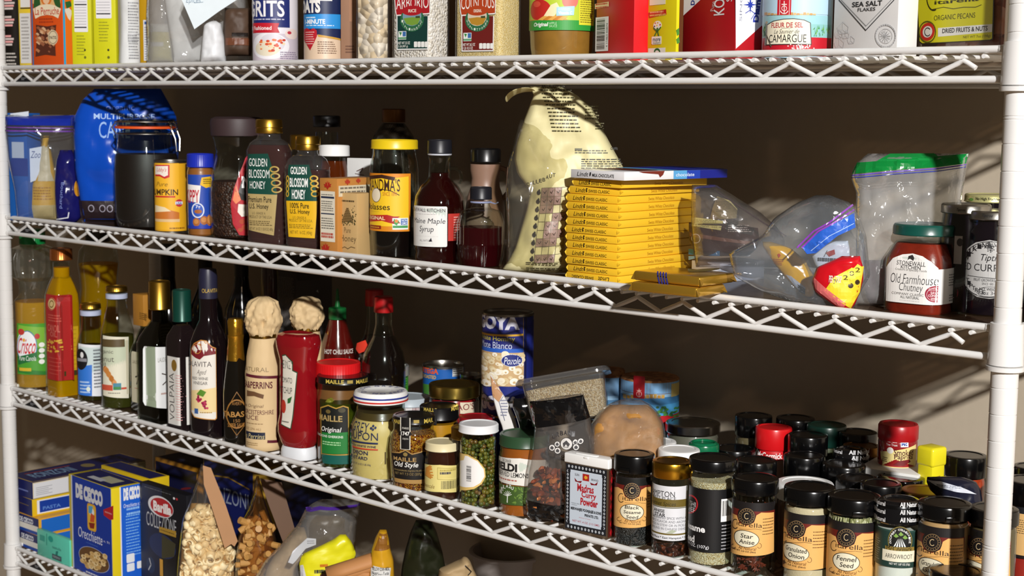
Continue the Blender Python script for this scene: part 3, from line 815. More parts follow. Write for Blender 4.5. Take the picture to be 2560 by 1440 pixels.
for i in range(60):
    x = rd.choice((rd.uniform(2026, 2072), rd.uniform(1908, 1922))); y = rd.uniform(72, 92); p.poly([(x-1, y), (x+rd.uniform(-2, 3), y-rd.uniform(6, 16)), (x+1.4, y)], rd.choice(('4a9a4a', '6ab04c', '3a7f58', '8fbf5a')))
p.rect(1945, -60, 1979, 37, 'c01c2c'); p.rect(1950, -60, 1951.5, 37, 'e6c9c4'); p.rect(1974, -60, 1975.5, 37, 'e6c9c4')
p.line([(1961, 3), (1961, 32)], 2, 'f1e6e0'); p.line([(1955, 11), (1967, 11)], 2, 'f1e6e0'); p.ring(1955, 15, 1967, 27, 1.6, 'f1e6e0'); p.ring(1952, 18, 1970, 34, 2, 'f1e6e0', a0=190, a1=350)
p.poly([(1917, 113), (1919, 62), (1935, 52), (1960, 47), (1985, 46), (2010, 49), (2026, 57), (2028, 112)], '3a3a38'); p.poly([(1919, 111), (1921, 63), (1936, 54), (1960, 49), (1985, 48), (2009, 51), (2024, 58), (2026, 110)], 'efe8cf')
p.text('FLEUR DE SEL', 1931, 56, 2007, 69, 'b01f2c', bold=.015); p.line([(1955, 71), (1980, 70)], .8, '555555'); p.text('Le Saunier de', 1937, 73, 1997, 84, '3a3a34', it=.3); p.text('CAMARGUE', 1925, 86, 2015, 106, '20201e', bold=.0)
p.line([(1919, 55), (1918, 85), (1915, 112)], 3, '8a8a84'); p.ell(1916, 53, 1922, 60, 'b5a58c'); p.line([(1919, 88), (1930, 116)], 2.2, '5c5648')
for i in range(50):
    x, y = rd.gauss(2003, 15), rd.gauss(119, 4); p.ell(x-1.6, y-1.5, x+1.6, y+1.5, 'f2e6e6')
p.build('label', t.e)
t = C1('salt_flakes_carton', 'white sea salt flakes carton with thin black chevron on the upper shelf', 'carton', 2081, 2243, 2291, 'e4e3e2', 9.5, D=.65, yaw=-14)
p = t.front(); p.text('SEA SALT', 2131, 3, 2206, 16, '2a2a2c', bold=.02); p.text('FLAKES', 2145, 19, 2189, 28, '3a3a3c', bold=.01)
p.line([(2098, 0), (2165, 76), (2236, 0)], 1.8, '2c2c2e'); p.line([(2104, 0), (2166, 65), (2229, 0)], .9, '55555a')
def crystal(x, y, s):
    P = [(x-s, y), (x, y-s*1.1), (x+s, y-s*.2), (x+s*.8, y+s*.9), (x-s*.6, y+s*1.1)]
    p.line(P+[P[0]], .8, 'b4b4b6'); p.line([P[1], (x, y+s*.2), P[4]], .7, 'bdbdbf'); p.line([(x, y+s*.2), P[3]], .7, 'bdbdbf')
for q in ((2108, 70, 14), (2098, 84, 10), (2100, 108, 12), (2128, 100, 9), (2116, 86, 9)): crystal(*q)
p.ring(2190, 62, 2240, 118, 3, 'cfcfd0'); p.ring(2199, 72, 2232, 108, .8, 'c4c4c6')
for i in range(12):
    a = math.pi*i/6; p.line([(2215, 90), (2215+13*math.cos(a), 90+15*math.sin(a))], 1, 'bcbcbe')
p.build('front_print', t.e)
# pecans
t = carton('pecan_tub', 'clear tub of pecans with bright yellow green label near the right post', 'tub', 2290, 2494, 2524, 100, None, 1, None, D=.75, yaw=-24, H=8.5)
w, d = t.bw, t.bd
t.part('container', box_bm(-w/2, w/2, 0, d, 0, 8.5, .3, 4), PLAST)
PEC = grains(('6e2f1c', '8a4426', '54221a', '9c5a34', '7b3a22'), 42, 1.0, .35, dist=.01, stretch=(.7, .7, 1.3))
t.part('pecans', box_bm(-w/2+.08, w/2-.08, .08, d-.08, .08, 8.2, .3, 3), PEC)
p = t.front(); p.poly([(2287, -80), (2488, -80), (2484, 98), (2478, 101), (2306, 111), (2297, 105)], '2a2412'); p.poly([(2291, -80), (2486, -80), (2481, 96), (2476, 99), (2307, 108), (2300, 103)], 'd8d21e')
p.text('itarella', 2337, -4, 2448, 7, '33300f', bold=.02); p.ring(2318, -40, 2352, 26, 2.4, '33300f', a0=70, a1=290); p.line([(2330, 24), (2360, 18), (2385, 22), (2410, 18), (2440, 18), (2455, 12)], 1, '4a4716')
p.text('ORGANIC PECANS', 2336, 35, 2439, 48, '2c2a10', bold=.0); p.poly([(2346, 70), (2482, 60), (2481, 80), (2346, 92)], 'f0efe9'); p.text('DRIED FRUITS & NUTS', 2357, 68, 2470, 80, '222222', bold=.02)
p.text('NET WT 7oz (198g)', 2409, 88, 2477, 96, '4a4716'); p.ring(2299, 54, 2340, 106, 2.5, '6a6418'); p.ell(2302, 57, 2338, 102, 'd03022'); p.ell(2308, 65, 2332, 94, 'f1ece6'); p.ring(2313, 70, 2328, 90, 1.6, '333333', a0=40, a1=320)
p.build('label', t.e)

# mostly hidden cartons added along the back of the upper shelf to shade the wall
for x, w, h, hx, lab in ((11, 6, 9.5, '6f5a44', 'plain brown carton added to shade the wall, at the back behind the yellow cartons'), (22, 8, 9, '8a7355', 'wide brown carton added to shade the wall, at the back behind the grits and oats'),
                         (33, 7, 10, '7a6248', 'tall brown carton added to shade the wall, at the back behind the rice'), (44, 8, 9.5, '86705a', 'brown carton added to shade the wall, at the back behind the applesauce'),
                         (53.5, 7.5, 10, '6a5844', 'dark brown carton added to shade the wall, at the back behind the red raisin carton'), (61.8, 6.6, 9.5, '7c6a55', 'dull brown carton added to shade the wall, at the back behind the salt flakes'),
                         (67.6, 5.6, 7, '75634e', 'small brown carton added to shade the wall, at the back behind the pecan tub')):
    t = Thing('shade_carton', lab, 'carton', x, 7.4, SZ[1], 0); t.part('carton', box_bm(-w/2, w/2, 0, 4.6, 0, h, .04), mat(hx, .6))
# ================================================================ second shelf
def oval(name, label, cat, xl, xr, yb, sh, n=3, b=.7, yaw=0, D=None, group=None, Z=None):
    """bottle with an oval or squarish cross-section, wide face turned yaw degrees from straight out of the shelf"""
    t = rnd(name, label, cat, xl, xr, yb, sh, D, group, Z)
    ya = math.radians(yaw); ph = t.cam_az-ya; q = n/(n-1)
    t.a = t.r/((abs(math.cos(ph))**q+abs(b*math.sin(ph))**q)**(1/q)); t.kk = t.a/t.r
    t.e.rotation_euler = (0, 0, ya); t.rz = ya; t.n, t.b = n, b; t.sec = outline(n, b, 64)
    return t
def oprof(t, rows): return [(q[0]*t.kk,)+tuple(q[1:]) for q in t.prof(rows)]
def face(t, prof, side=0, step=.12):
    """artwork on the wide face (side=0) or on the narrow right face (side=1) of such a bottle"""
    zs = [q[1] for q in prof]; rs = [q[0] for q in prof]
    R = lambda z: float(np.interp(z, zs, rs)); a0 = max(rs)*.97; n, b = t.n, t.b
    if side == 0:
        f = lambda u, v: b*R(v)*max(0.0, 1-min(1, abs(u/R(v)))**n)**(1/n)-b*a0
        return Print(PlaneSurf(t, (0, -b*a0, 0), (1, 0, 0), (0, 0, 1), (0, -1, 0), f, step, .3))
    f = lambda u, v: R(v)*max(0.0, 1-min(1, abs(u/(b*R(v))))**n)**(1/n)-a0
    return Print(PlaneSurf(t, (a0, 0, 0), (0, 1, 0), (0, 0, 1), (1, 0, 0), f, step, .3))
def shrink(pr, d=.07, top=None):
    out = [(max(0.0, q[0]-d), q[1]+(.08 if i == 0 else 0)) for i, q in enumerate(pr)]
    if top is not None:
        zs = [q[1] for q in out]; rs = [q[0] for q in out]
        out = [q for q in out if q[1] < top]+[(float(np.interp(top, zs, rs)), top)]
    return out
def lidrows(t, z0, z1, r, lip=.04, dome=.03):
    return [(r, z0), (r+lip*.5, z0+.03), (r, z0+.07), (r, z1-.06), (r-.05, z1), (r*.86, z1), (r*.84, z1-dome), (0, z1-dome)]
def cap(t, y0, y1, xh, m, name='lid', knurl=0, dome=.03, kk=1):
    r = t.w(xh)*kk; z0, z1 = t.hf(y0, r), t.h(y1)
    seg = 72 if knurl else 48
    rb = (knurl, z0+.06, z1-.1, .012) if knurl else None
    return t.lathe(name, lidrows(t, z0, z1, r, dome=dome), m, raw=True, seg=seg*2 if knurl else 48, ribs=rb)

# --- left: blue zip bag and what is inside it
t = carton('wafer_carton', 'blue carton with white top corner inside the left zip bag', 'carton', 26, 72, 120, 552, 283, 2, mat('1b5fb4', .4), yaw=22, depth=1.5)
p = t.front(); p.poly([(26, 284), (72, 278), (72, 290), (26, 296)], 'e3ebf4'); p.rect(30, 355, 60, 395, 'c9d6e8'); p.rect(28, 396, 70, 440, '123c96'); p.build('front_print', t.e)
t = bag_at('cookie_sack', 'gold topped yellow paper sack with white card, inside the left zip bag', 'sack', 108, 556, 2, D=1.5, turn=-5)
t.skin([(340, 107, 124), (362, 104, 120), (376, 100, 128), (430, 92, 138), (460, 80, 140), (520, 75, 141), (548, 80, 140), (556, 84, 136)], 1.0, mat('d9a632', .5), nz=.06, seed=4, pw=.6)
p = t.art(.25); p.poly([(104, 365), (122, 362), (128, 430), (136, 452), (96, 452), (99, 410)], 'd9cba6'); p.rect(74, 512, 142, 556, 'cfb678'); p.words(84, 465, 134, 500, 5, 'b07a20', 2); p.build('print', t.e)
t2 = bag_at('paper_card', 'white card with dark handwriting in front of the yellow sack', 'card', 88, 556, 2, D=.9, turn=-5)
bm = bmesh.new(); P = [t2.pl.uv(x, y) for x, y in ((72, 372), (106, 366), (98, 448), (76, 456), (70, 450))]
f1 = [bm.verts.new((u, 0, v)) for u, v in P]; f2 = [bm.verts.new((u, .03, v)) for u, v in P]; bm.faces.new(f1); bm.faces.new(f2[::-1])
for i in range(5): bm.faces.new((f1[i], f2[i], f2[(i+1) % 5], f1[(i+1) % 5]))
t2.part('card', bm, mat('dfe6ef', .6), smooth=False); p = Print(t2.pl); p.text('Zoo', 76, 378, 100, 395, '2f4a8a', it=.2); p.build('handwriting', t2.e)
t2.e.location.z += 0
t = bag_at('candy_packet', 'dark navy shiny packet beside the yellow sack in the left zip bag', 'packet', 170, 556, 2, D=1.6, turn=-8)
t.skin([(375, 150, 180), (400, 140, 195), (450, 136, 200), (500, 137, 204), (545, 141, 203), (556, 145, 190)], 1.1, mat('17175c', .18, bump=.6, bscale=25), nz=.10, seed=9)
p = t.art(.3); p.line([(142, 548), (172, 543), (175, 530)], 3, 'e6e8f4'); p.text('Bouchard', 150, 455, 158, 520, '7f8fd0', rot=-90, it=.1); p.ell(188, 450, 203, 490, 'c98a1c'); p.build('print', t.e)
t = bag_at('zip_bag', 'clear zip bag with blue band and purple seal at the left post', 'bag', 100, 560, 2, D=1.2, turn=-6)
t.skin([(287, 13, 189), (330, 12, 189), (400, 20, 190), (480, 36, 190), (548, 42, 192), (560, 44, 180)], 2.6, clear('eef2f8', .97, .6, .10, milk=.05, bump=.6, bscale=20, edge=2.2), nz=.07, seed=21, pw=.35, n=30, cols=24)
p = t.art(.3); p.poly([(14, 292), (188, 288), (188, 314), (13, 312)], mat('1a2f9c', .3)); p.poly([(13, 316), (188, 319), (188, 322), (13, 319)], '6a3f9a'); p.poly([(13, 324), (188, 326), (188, 330), (13, 328)], '6a3f9a'); p.build('zip_seal', t.e)
# --- blue pouch
t = bag_at('sugar_pouch', 'big glossy blue pouch with brown base behind the clamp jar', 'pouch', 320, 540, 2, D=4.2, turn=-8)
t.skin([(222, 236, 402), (250, 206, 418), (290, 187, 440), (340, 182, 446), (420, 186, 446), (500, 198, 446), (540, 205, 440), (556, 210, 430)], 2.2, mat('0d49b8', .16, bump=.25, bscale=12, var=.1), nz=.10, fr=.7, seed=31, n=34, cols=30, pw=.4, ends=(.1, .5))
p = t.art(.25); p.poly([(197, 500), (446, 500), (446, 560), (206, 560)], '2c2024'); 
for i, x in enumerate((233, 262, 281)): p.ring(x-7, 511, x+7, 527, 2, 'a9a4b4')
p.text('organic', 268, 262, 340, 280, '5f7fd0', bold=-.005); p.text('MULTIPURPOSE', 238, 284, 390, 298, '9fc0f0', bold=.02); p.text('CANE', 252, 304, 330, 345, '8fb4ec'); p.build('print', t.e)
# --- clamp jar
t = rnd('clamp_jar', 'large glass clamp jar of dark coffee with orange rubber ring', 'jar', 289, 449, 578, 2)
pr = t.prof([(62, None), (74, 562), (79, 540), (80, 430), (78, 392), (72, 368), (70, 345), (70, 330)])
t.lathe('glass', pr, GLASS, raw=True)
t.lathe('coffee', shrink(pr, .08, t.h(384)), mat('1d1310', .5, var=.3, bscale=200), raw=True)
zr = t.h(318); r = t.w(75)
t.lathe('gasket', [(r*.9, zr-.1), (r, zr-.08), (r, zr+.06), (r*.9, zr+.08)], mat('e0561c', .45), raw=True)
t.lathe('lid', [(r*.94, zr+.09), (r*.97, zr+.15), (r*.97, zr+.35), (r*.9, zr+.5), (r*.5, zr+.56), (0, zr+.57)], clear('c8c2a8', .8, .7, .03, base=.1), raw=True)
b = bmesh.new()
for z, rr in ((zr+.36, r*1.0), (zr-.42, r*.97)):
    tube(b, [(rr*math.cos(a*math.pi/20), rr*math.sin(a*math.pi/20), z) for a in range(40)], .04, 6, closed=True)
az = t.cam_az+.95
def pol(rr, th, z): return (rr*math.sin(th), -rr*math.cos(th), z)
for s_ in (-.13, .13):
    tube(b, [pol(r*1.0, az+s_, zr+.36), pol(r*1.10, az+s_, zr+.2), pol(r*1.12, az+s_, zr-.25), pol(r*1.0, az+s_, zr-.42)], .045, 6)
    tube(b, [pol(r*1.12, az+s_, zr-.1), pol(r*1.25, az+s_*.8, zr-.7), pol(r*1.26, az+s_*.5, zr-1.5)], .045, 6)
tube(b, [pol(r*1.26, az-.065, zr-1.5), pol(r*1.26, az+.065, zr-1.5)], .045, 6)
for k in range(3): tube(b, [pol(r*1.12+.12*math.cos(a*math.pi/6), az+.18*math.sin(a*math.pi/6), zr+.15-.28*k) for a in range(12)], .035, 5, closed=True)
tube(b, [pol(r*1.0, az-2.2, zr+.36), pol(r*1.13, az-2.2, zr), pol(r, az-2.2, zr-.42)], .045, 6)
t.part('wire_bail', b, STEEL)
# --- pumpkin can
def can(name, label, xl, xr, yb, sh, yt, hexc, D=None, lidm=STEEL, group=None, Z=None, H=None):
    t = rnd(name, label, 'can', xl, xr, yb, sh, D, group, Z)
    H = H or t.h(yt); r = t.r; t.H = H
    pr = [(r*.93, 0), (r, .05), (r, .14), (r*.97, .18), (r*.97, H-.18), (r, H-.14), (r, H-.02), (r*.96, H), (r*.94, H-.05), (r*.93, H-.16), (r*.6, H-.16), (r*.58, H-.13), (0, H-.13)]
    t.lathe('can_body', pr, lidm, raw=True)
    t.lathe('paper_wrap', [(r*.975, .19), (r*.985, .2), (r*.985, H-.2), (r*.975, H-.19)], mat(hexc, .35), raw=True)
    t.r = r*.985
    return t
t = can('pumpkin_can', 'yellow can of pumpkin with a pie picture on its wrapper', 388, 470, 586, 2, 400, 'e8ac22')
p = t.cyl(); p.rect(389, 408, 448, 575, 'f0b52a'); p.poly([(389, 412), (424, 412), (424, 443), (412, 447), (400, 441), (389, 440)], 'c8242c'); p.poly([(389, 415), (420, 415), (420, 438), (411, 442), (400, 436), (389, 436)], 'f1e6da'); p.text("Libby's", 392, 419, 414, 432, 'c8242c', it=.3)
p.text('PUMPKIN', 366, 473, 445, 488, '3a2412', bold=.02); p.text('Pure', 392, 455, 418, 466, '7a5a1c', it=.3); p.rect(389, 490, 438, 494, 'c8322a')
p.ell(438, 498, 456, 517, 'c03040'); p.rect(438, 504, 456, 511, 'e6e6f0'); p.text('USA', 440, 505, 454, 511, '3a4a9a', bold=.03)
p.poly([(389, 515), (420, 524), (448, 531), (448, 551), (389, 550)], 'c9742a'); p.poly([(389, 512), (412, 518), (428, 528), (389, 530)], 'efdcb4'); p.rect(389, 548, 449, 555, 'e3c08a'); p.words(424, 567, 462, 573, 1, '8a5a14', 3); p.build('label', t.e)
# --- peanut butter
def jar(name, label, xl, xr, yb, sh, rows, m_in, lid=None, fill=None, D=None, group=None, glass=GLASS, Z=None, cat='jar', inname='contents', gname='glass', seg=56, d=.07):
    t = rnd(name, label, cat, xl, xr, yb, sh, D, group, Z)
    t.pr = t.prof(rows)
    if lid:
        zl = t.hf(lid[0], t.w(lid[2]))+.04
        if zl > t.pr[-1][1]: t.pr.append((t.pr[-1][0], zl))
    t.lathe(gname, t.pr, glass, raw=True, seg=seg)
    if m_in is not None: t.lathe(inname, shrink(t.pr, d, t.h(fill) if fill else None), m_in, raw=True, seg=seg)
    if lid: cap(t, *lid)
    return t
t = jar('peanut_butter_jar', 'peanut butter jar with ribbed blue lid beside the pumpkin can', 470, 537, 594, 2, [(29, None), (32.5, 584), (33, 430), (31, 424), (29, 418)], mat('a5622c', .4), (419, 384, 33, mat('1c2fb0', .35), 'lid', 44), d=.04)
p = t.cyl(prof=t.pr); p.rect(470, 437, 536, 570, '1f46a8'); p.poly([(504, 444), (530, 440), (532, 464), (515, 470), (500, 462)], 'e8b821'); p.words(508, 446, 530, 460, 3, '4a3a10', 3)
p.poly([(470, 460), (502, 464), (498, 508), (470, 500)], 'eee9e6'); p.text('SKIPPY', 438, 473, 498, 506, 'c02836', bold=.02); p.ell(479, 507, 511, 545, 'dfe4f0'); p.ell(482, 510, 508, 542, '2a55b8'); p.ell(486, 524, 505, 534, 'a8622c'); p.text('7g', 489, 513, 501, 523, 'e9edf8', bold=.02)
for q in ((482, 545, 500, 566), (500, 540, 520, 562), (515, 535, 535, 566)): p.ell(*q, 'a8622c'); p.ell(q[0]+3, q[1]+3, q[2]-4, q[3]-6, 'c98544')
p.rect(470, 565, 536, 572, '2438a8'); p.build('label', t.e)
# --- instant coffee
t = jar('coffee_jar', 'waisted glass jar of instant coffee with wide dark brown lid', 527, 668, 600, 2, [(62, None), (67, 585), (71, 540), (72, 480), (68, 440), (58, 400), (54, 378), (58, 355), (62, 342)], grains(('3a1f16', '4a2a1c', '2f1811'), 260, .6, .5), None, 452, inname='coffee_granules')
z0, z1 = t.h(340), t.h(292); r = t.w(68)
t.lathe('lid', [(r*.9, z0), (r*.97, z0+.03), (r, z1-.35), (r*.96, z1-.12), (r*.8, z1), (0, z1+.02)], mat('3a2a2c', .55), raw=True)
p = t.cyl(prof=t.pr); p.poly([(640, 375), (618, 395), (600, 430), (585, 470), (577, 510), (582, 560), (598, 588), (650, 590)], 'b81f2c'); p.poly([(645, 395), (620, 420), (603, 455), (596, 480), (603, 500), (640, 506)], '17130f'); p.text('NES', 604, 440, 660, 470, 'f0eeee', bold=.03)
p.poly([(596, 510), (625, 512), (623, 538), (604, 542), (594, 530)], 'efe6da'); p.poly([(590, 462), (582, 500), (590, 510), (602, 500), (596, 480)], 'ef8a5c')
for q in ((598, 548, 612, 560), (604, 562, 620, 574), (594, 570, 608, 580)): p.ell(*q, 'b8492c')
p.build('label', t.e)
# --- honey bottles
HON = liquid('4a170b', .22, .06, '98401a')
def honey(label, xl, xr, yb, cx0, cx1, cy0, cy1, sh_y, low, yaw, scheme, ridged=True):
    t = oval('honey_bottle', label, 'bottle', xl, xr, yb, 2, 3.2, .66, yaw)
    w = (xr-xl)/2; c = (cx1-cx0)/2
    pr = oprof(t, [(w*.86, None), (w*.95, yb-20), (w, (yb+sh_y)/2), (w*.97, sh_y+25), (w*.82, sh_y+6), (w*.6, sh_y-4)])
    smooth_pr = list(pr)
    if ridged:                       # moulded hoops down the sides
        zs = [q[1] for q in pr]; rs = [q[0] for q in pr]; za, zb = t.h(yb-22), t.h(sh_y+28); pr2 = [q for q in pr if q[1] <= za or q[1] >= zb]
        for i in range(40): z = za+(zb-za)*(i+.5)/40; pr2.append((float(np.interp(z, zs, rs))*(1-.022*(.5+.5*math.cos(i*math.pi/1.5))), z))
        pr = sorted(pr2, key=lambda q: q[1])
    z0, z1 = t.h(cy1), t.h(cy0); r = t.w(c)
    t.lathe('bottle', pr, PLAST, raw=True, sec=t.sec)
    t.lathe('honey', shrink(pr, .06, t.h(low)), HON, raw=True, sec=t.sec)
    zn = t.h(sh_y-4)
    t.lathe('neck', [(r*.95, zn-.02), (r*.84, zn+.15), (r*.84, z0)], PLAST, raw=True)
    t.lathe('cap', [(r*.98, z0), (r, z0+.04), (r*.95, z0+.3), (r*1.0, z0+.34), (r*.96, z1-.06), (r*.9, z1), (0, z1)], GOLD, raw=True)
    return t, smooth_pr
t, pr = honey('larger honey bottle with green and tan label beside the coffee jar', 617, 733, 617, 640, 708, 298, 333, 352, 362, 24, 0)
p = face(t, pr); p.poly([(618, 385), (670, 384), (684, 430), (692, 487), (618, 484)], '12463a'); p.poly([(618, 484), (692, 487), (684, 589), (620, 575)], 'b7a06a')
for i in range(4): p.ring(676+i*1.5, 417+i*17, 694+i*2, 430+i*17, 3, 'b99a4a')
for w_, a, b_, c_, d_ in (('GOLDEN', 621, 396, 668, 416), ('BLOSSOM', 621, 424, 674, 445), ('HONEY', 624, 453, 664, 472)): p.text(w_, a, b_, c_, d_, 'eef0ec', bold=.0)
p.text('Premium Pure', 619, 491, 679, 506, '2a2418', bold=.015); p.text('U.S. Honey', 622, 509, 672, 526, '2a2418', bold=.015); p.text('U.S. GRADE A', 630, 530, 664, 536, '3a3220'); p.text('PRODUCT OF THE U.S.A.', 622, 539, 680, 546, '3a3220'); p.words(622, 550, 682, 566, 3, '5a4a2c', 2); p.text('NET WT. 24 OZ (1 LB 8 OZ) 680g', 622, 569, 682, 578, '3a3220'); p.build('label', t.e)
t, pr = honey('smaller honey bottle with green and yellow label, second from the coffee jar', 712, 828, 628, 741, 801, 340, 375, 392, 424, 26, 1)
p = face(t, pr); p.poly([(720, 412), (772, 412), (786, 460), (793, 503), (714, 502)], '12463a'); p.poly([(714, 502), (793, 503), (786, 596), (720, 592)], 'e6b41e')
for i in range(4): p.ring(776+i, 440+i*13, 792+i, 452+i*13, 3, 'd0a838'); p.ring(714, 440+i*13, 721, 452+i*13, 2.4, 'd0a838')
for w_, a, b_, c_, d_ in (('GOLDEN', 726, 417, 767, 436), ('BLOSSOM', 724, 445, 770, 468), ('HONEY', 730, 474, 764, 498)): p.text(w_, a, b_, c_, d_, 'f0f2ee', bold=.02)
p.text('100% Pure', 725, 507, 773, 521, '332a10', bold=.02); p.text('U.S. Honey', 725, 523, 775, 538, '332a10', bold=.02); p.text('U.S. GRADE A', 732, 541, 766, 547, '4a3c10'); p.text('PRODUCT OF THE U.S.A.', 722, 548, 781, 555, '4a3c10'); p.words(722, 559, 784, 573, 3, '7a601a', 2); p.text('NET WT. 16 OZ. (454g)', 725, 577, 780, 588, '4a3c10'); p.build('label', t.e)
t = jar('honey_bottle', 'gold capped honey bottle mostly hidden behind the smaller honey bottle', 712, 790, 500, 2, [(34, None), (38, 600), (38, 420), (26, 385), (22, 372)], HON, None, 400, D=5.0, cat='bottle')
cap(t, 374, 337, 25, GOLD, 'cap')
t = jar('syrup_bottle', 'clear bottle with black cap standing behind the honey bottles', 782, 852, 360, 2, [(34, None), (36, 520), (36, 430), (33, 400), (29, 345), (28, 330)], liquid('2a1410', .3), None, 470, D=6.6, cat='bottle')
cap(t, 318, 289, 34, BLACKP, 'cap')
t = jar('honey_jar', 'amber honey jar with white lid behind the maple leaf carton', 797, 875, 440, 2, [(34, None), (37, 560), (37, 430), (32, 400), (32, 392)], liquid('8a3a10', .35, .06, 'c8641c'), (391, 363, 38, WHITE), 402, D=4.6)
# --- maple carton and kraft honey box
t = carton('honey_carton', 'tan carton with red maple leaves and a nutrition panel', 'carton', 800, 844, 926, 640, 447, 2, mat('c0813c', .5), yaw=4, depth=3.0)
p = t.front(); p.rect(802, 478, 838, 604, 'e6dfcc')
p.words(804, 484, 836, 490, 1, '333333', 2); p.rect(803, 491, 836, 496, '26304a'); p.rect(803, 533, 836, 536, '26304a'); p.words(804, 500, 836, 530, 5, '6a675e', 3); p.words(804, 542, 836, 575, 5, '6a675e', 4); p.words(804, 580, 836, 597, 2, 'b84a3a', 9, th=.8)
def leaf(p, x, y, s, h='b02a1e'):
    Q = [(0, -1), (.22, -.55), (.5, -.75), (.45, -.3), (.95, -.35), (.7, 0), (.85, .25), (.3, .35), (.1, .75), (-.1, .75), (-.3, .35), (-.85, .25), (-.7, 0), (-.95, -.35), (-.45, -.3), (-.5, -.75), (-.22, -.55)]
    p.poly([(x, y)], h) if False else None
    C = (x, y)
    for i in range(len(Q)):
        a, b_ = Q[i], Q[(i+1) % len(Q)]; p.poly([C, (x+a[0]*s, y+a[1]*s*1.2), (x+b_[0]*s, y+b_[1]*s*1.2)], h)
leaf(p, 820, 464, 10); leaf(p, 815, 620, 11); p.build('front_print', t.e)
p = t.side(); p.rect(846, 463, 924, 490, 'd9cdb0'); p.words(850, 466, 922, 482, 2, '7a7060', 3); leaf(p, 868, 455, 8, 'b8402a'); leaf(p, 895, 452, 7, 'b8402a'); p.build('side_print', t.e)
t = carton('honey_box', 'kraft paper honey box with a dark beehive print in front of the maple carton', 'carton', 848, 893, 920, 642, 484, 2, mat('c2a06a', .65), yaw=8, depth=1.3)
p = t.front(); p.words(851, 499, 888, 506, 1, '4a3a22', 3, th=.8)
for i in range(9):
    w_ = 3+i*1.5 if i < 7 else 14; p.rect(869-w_, 520+i*4, 869+w_, 523+i*4, '5a4626')
rd = random.Random(3)
for i in range(70):
    x, y = rd.choice(((rd.uniform(850, 858), rd.uniform(525, 560)), (rd.uniform(880, 891), rd.uniform(515, 562)), (rd.uniform(850, 890), rd.uniform(553, 563)))); a = rd.uniform(1, 2.2); p.poly([(x-a, y), (x, y-a*1.4), (x+a, y), (x, y+a)], '4a4426')
p.text('Pure', 861, 569, 877, 582, '5a452a', bold=-.01); p.text('Honey', 851, 588, 891, 609, '4a3820', bold=-.01); p.line([(853, 621), (862, 617), (870, 622), (878, 617), (888, 620)], 1.4, '6a5434'); p.build('front_print', t.e)
t = carton('index_card', 'white folded card with a twig mark, behind the honey boxes', 'card', 868, 930, 940, 420, 396, 2, mat('cfcfcd', .6), D=5.6, yaw=25, ref=420, depth=.2)
p = t.front(); p.line([(892, 428), (908, 420), (900, 432)], 2, '5a3a34'); p.line([(888, 434), (910, 438)], 1.5, '5a3a34'); p.build('front_print', t.e)
# --- molasses
t = jar('molasses_jar', 'tall molasses jar with yellow lid and orange yellow label', 925, 1047, 646, 2, [(50, None), (57, 636), (58, 620), (60, 585), (61, 560), (61, 425), (59, 405), (54, 388), (53, 378)], mat('120b0a', .12, coat=.5), (374, 349, 58, mat('e6c61c', .35)), 500, inname='molasses')
p = t.cyl(prof=t.pr); p.rect(925, 434, 1026, 579, 'd9861c'); p.rect(925, 440, 1021, 566, 'efc326'); p.poly([(925, 434), (1026, 436), (1026, 440), (975, 446), (925, 443)], 'e08a1e')
p.text("GRANDMA'S", 892, 446, 1000, 478, '3a1c10', bold=.01); p.line([(925, 444), (955, 441), (985, 447)], 1.5, '3a1c10'); p.line([(944, 472), (975, 476), (998, 488)], 1.5, '3a1c10'); p.text('SINCE 1890', 957, 480, 992, 490, 'b05a1c')
p.ell(931, 470, 952, 505, 'e9dcc0'); p.ring(931, 470, 952, 505, 1.2, '4a3420')
p.text('Molasses', 905, 509, 975, 524, '2c1a10', bold=.01); p.words(926, 526, 950, 530, 1, 'b08a2a', 3); p.poly([(925, 537), (968, 537), (984, 541), (1000, 541), (990, 548), (1001, 558), (985, 560), (955, 552), (925, 554)], 'b0221e'); p.text('ORIGINAL', 917, 540, 963, 549, 'f0dcae', bold=.02)
p.rect(927, 563, 953, 572, '8a2a14'); p.words(928, 564, 952, 571, 1, 'e6b23a', 2); p.rect(981, 545, 1020, 574, 'e9efe8'); p.rect(1002, 547, 1018, 562, '2f5fae'); p.text('NON', 1004, 548, 1017, 554, 'e9f0f8', bold=.02); p.text('GMO', 1004, 555, 1017, 561, 'e9f0f8', bold=.02); p.poly([(984, 547), (998, 552), (992, 564), (986, 560)], '3f9a4a'); p.ell(987, 548, 995, 557, 'e08a3a'); p.rect(982, 564, 1019, 570, '4a9a5a'); p.build('label', t.e)
t = jar('molasses_bottle', 'tall dark bottle with brown gold cap behind the molasses jar', 928, 1040, 330, 2, [(52, None), (56, 560), (56, 380), (50, 340), (34, 316), (27, 308)], mat('2a2019', .2), None, None, D=7.4, cat='bottle', d=.02)
cap(t, 306, 272, 29, mat('7a4f22', .35, .6), 'cap')
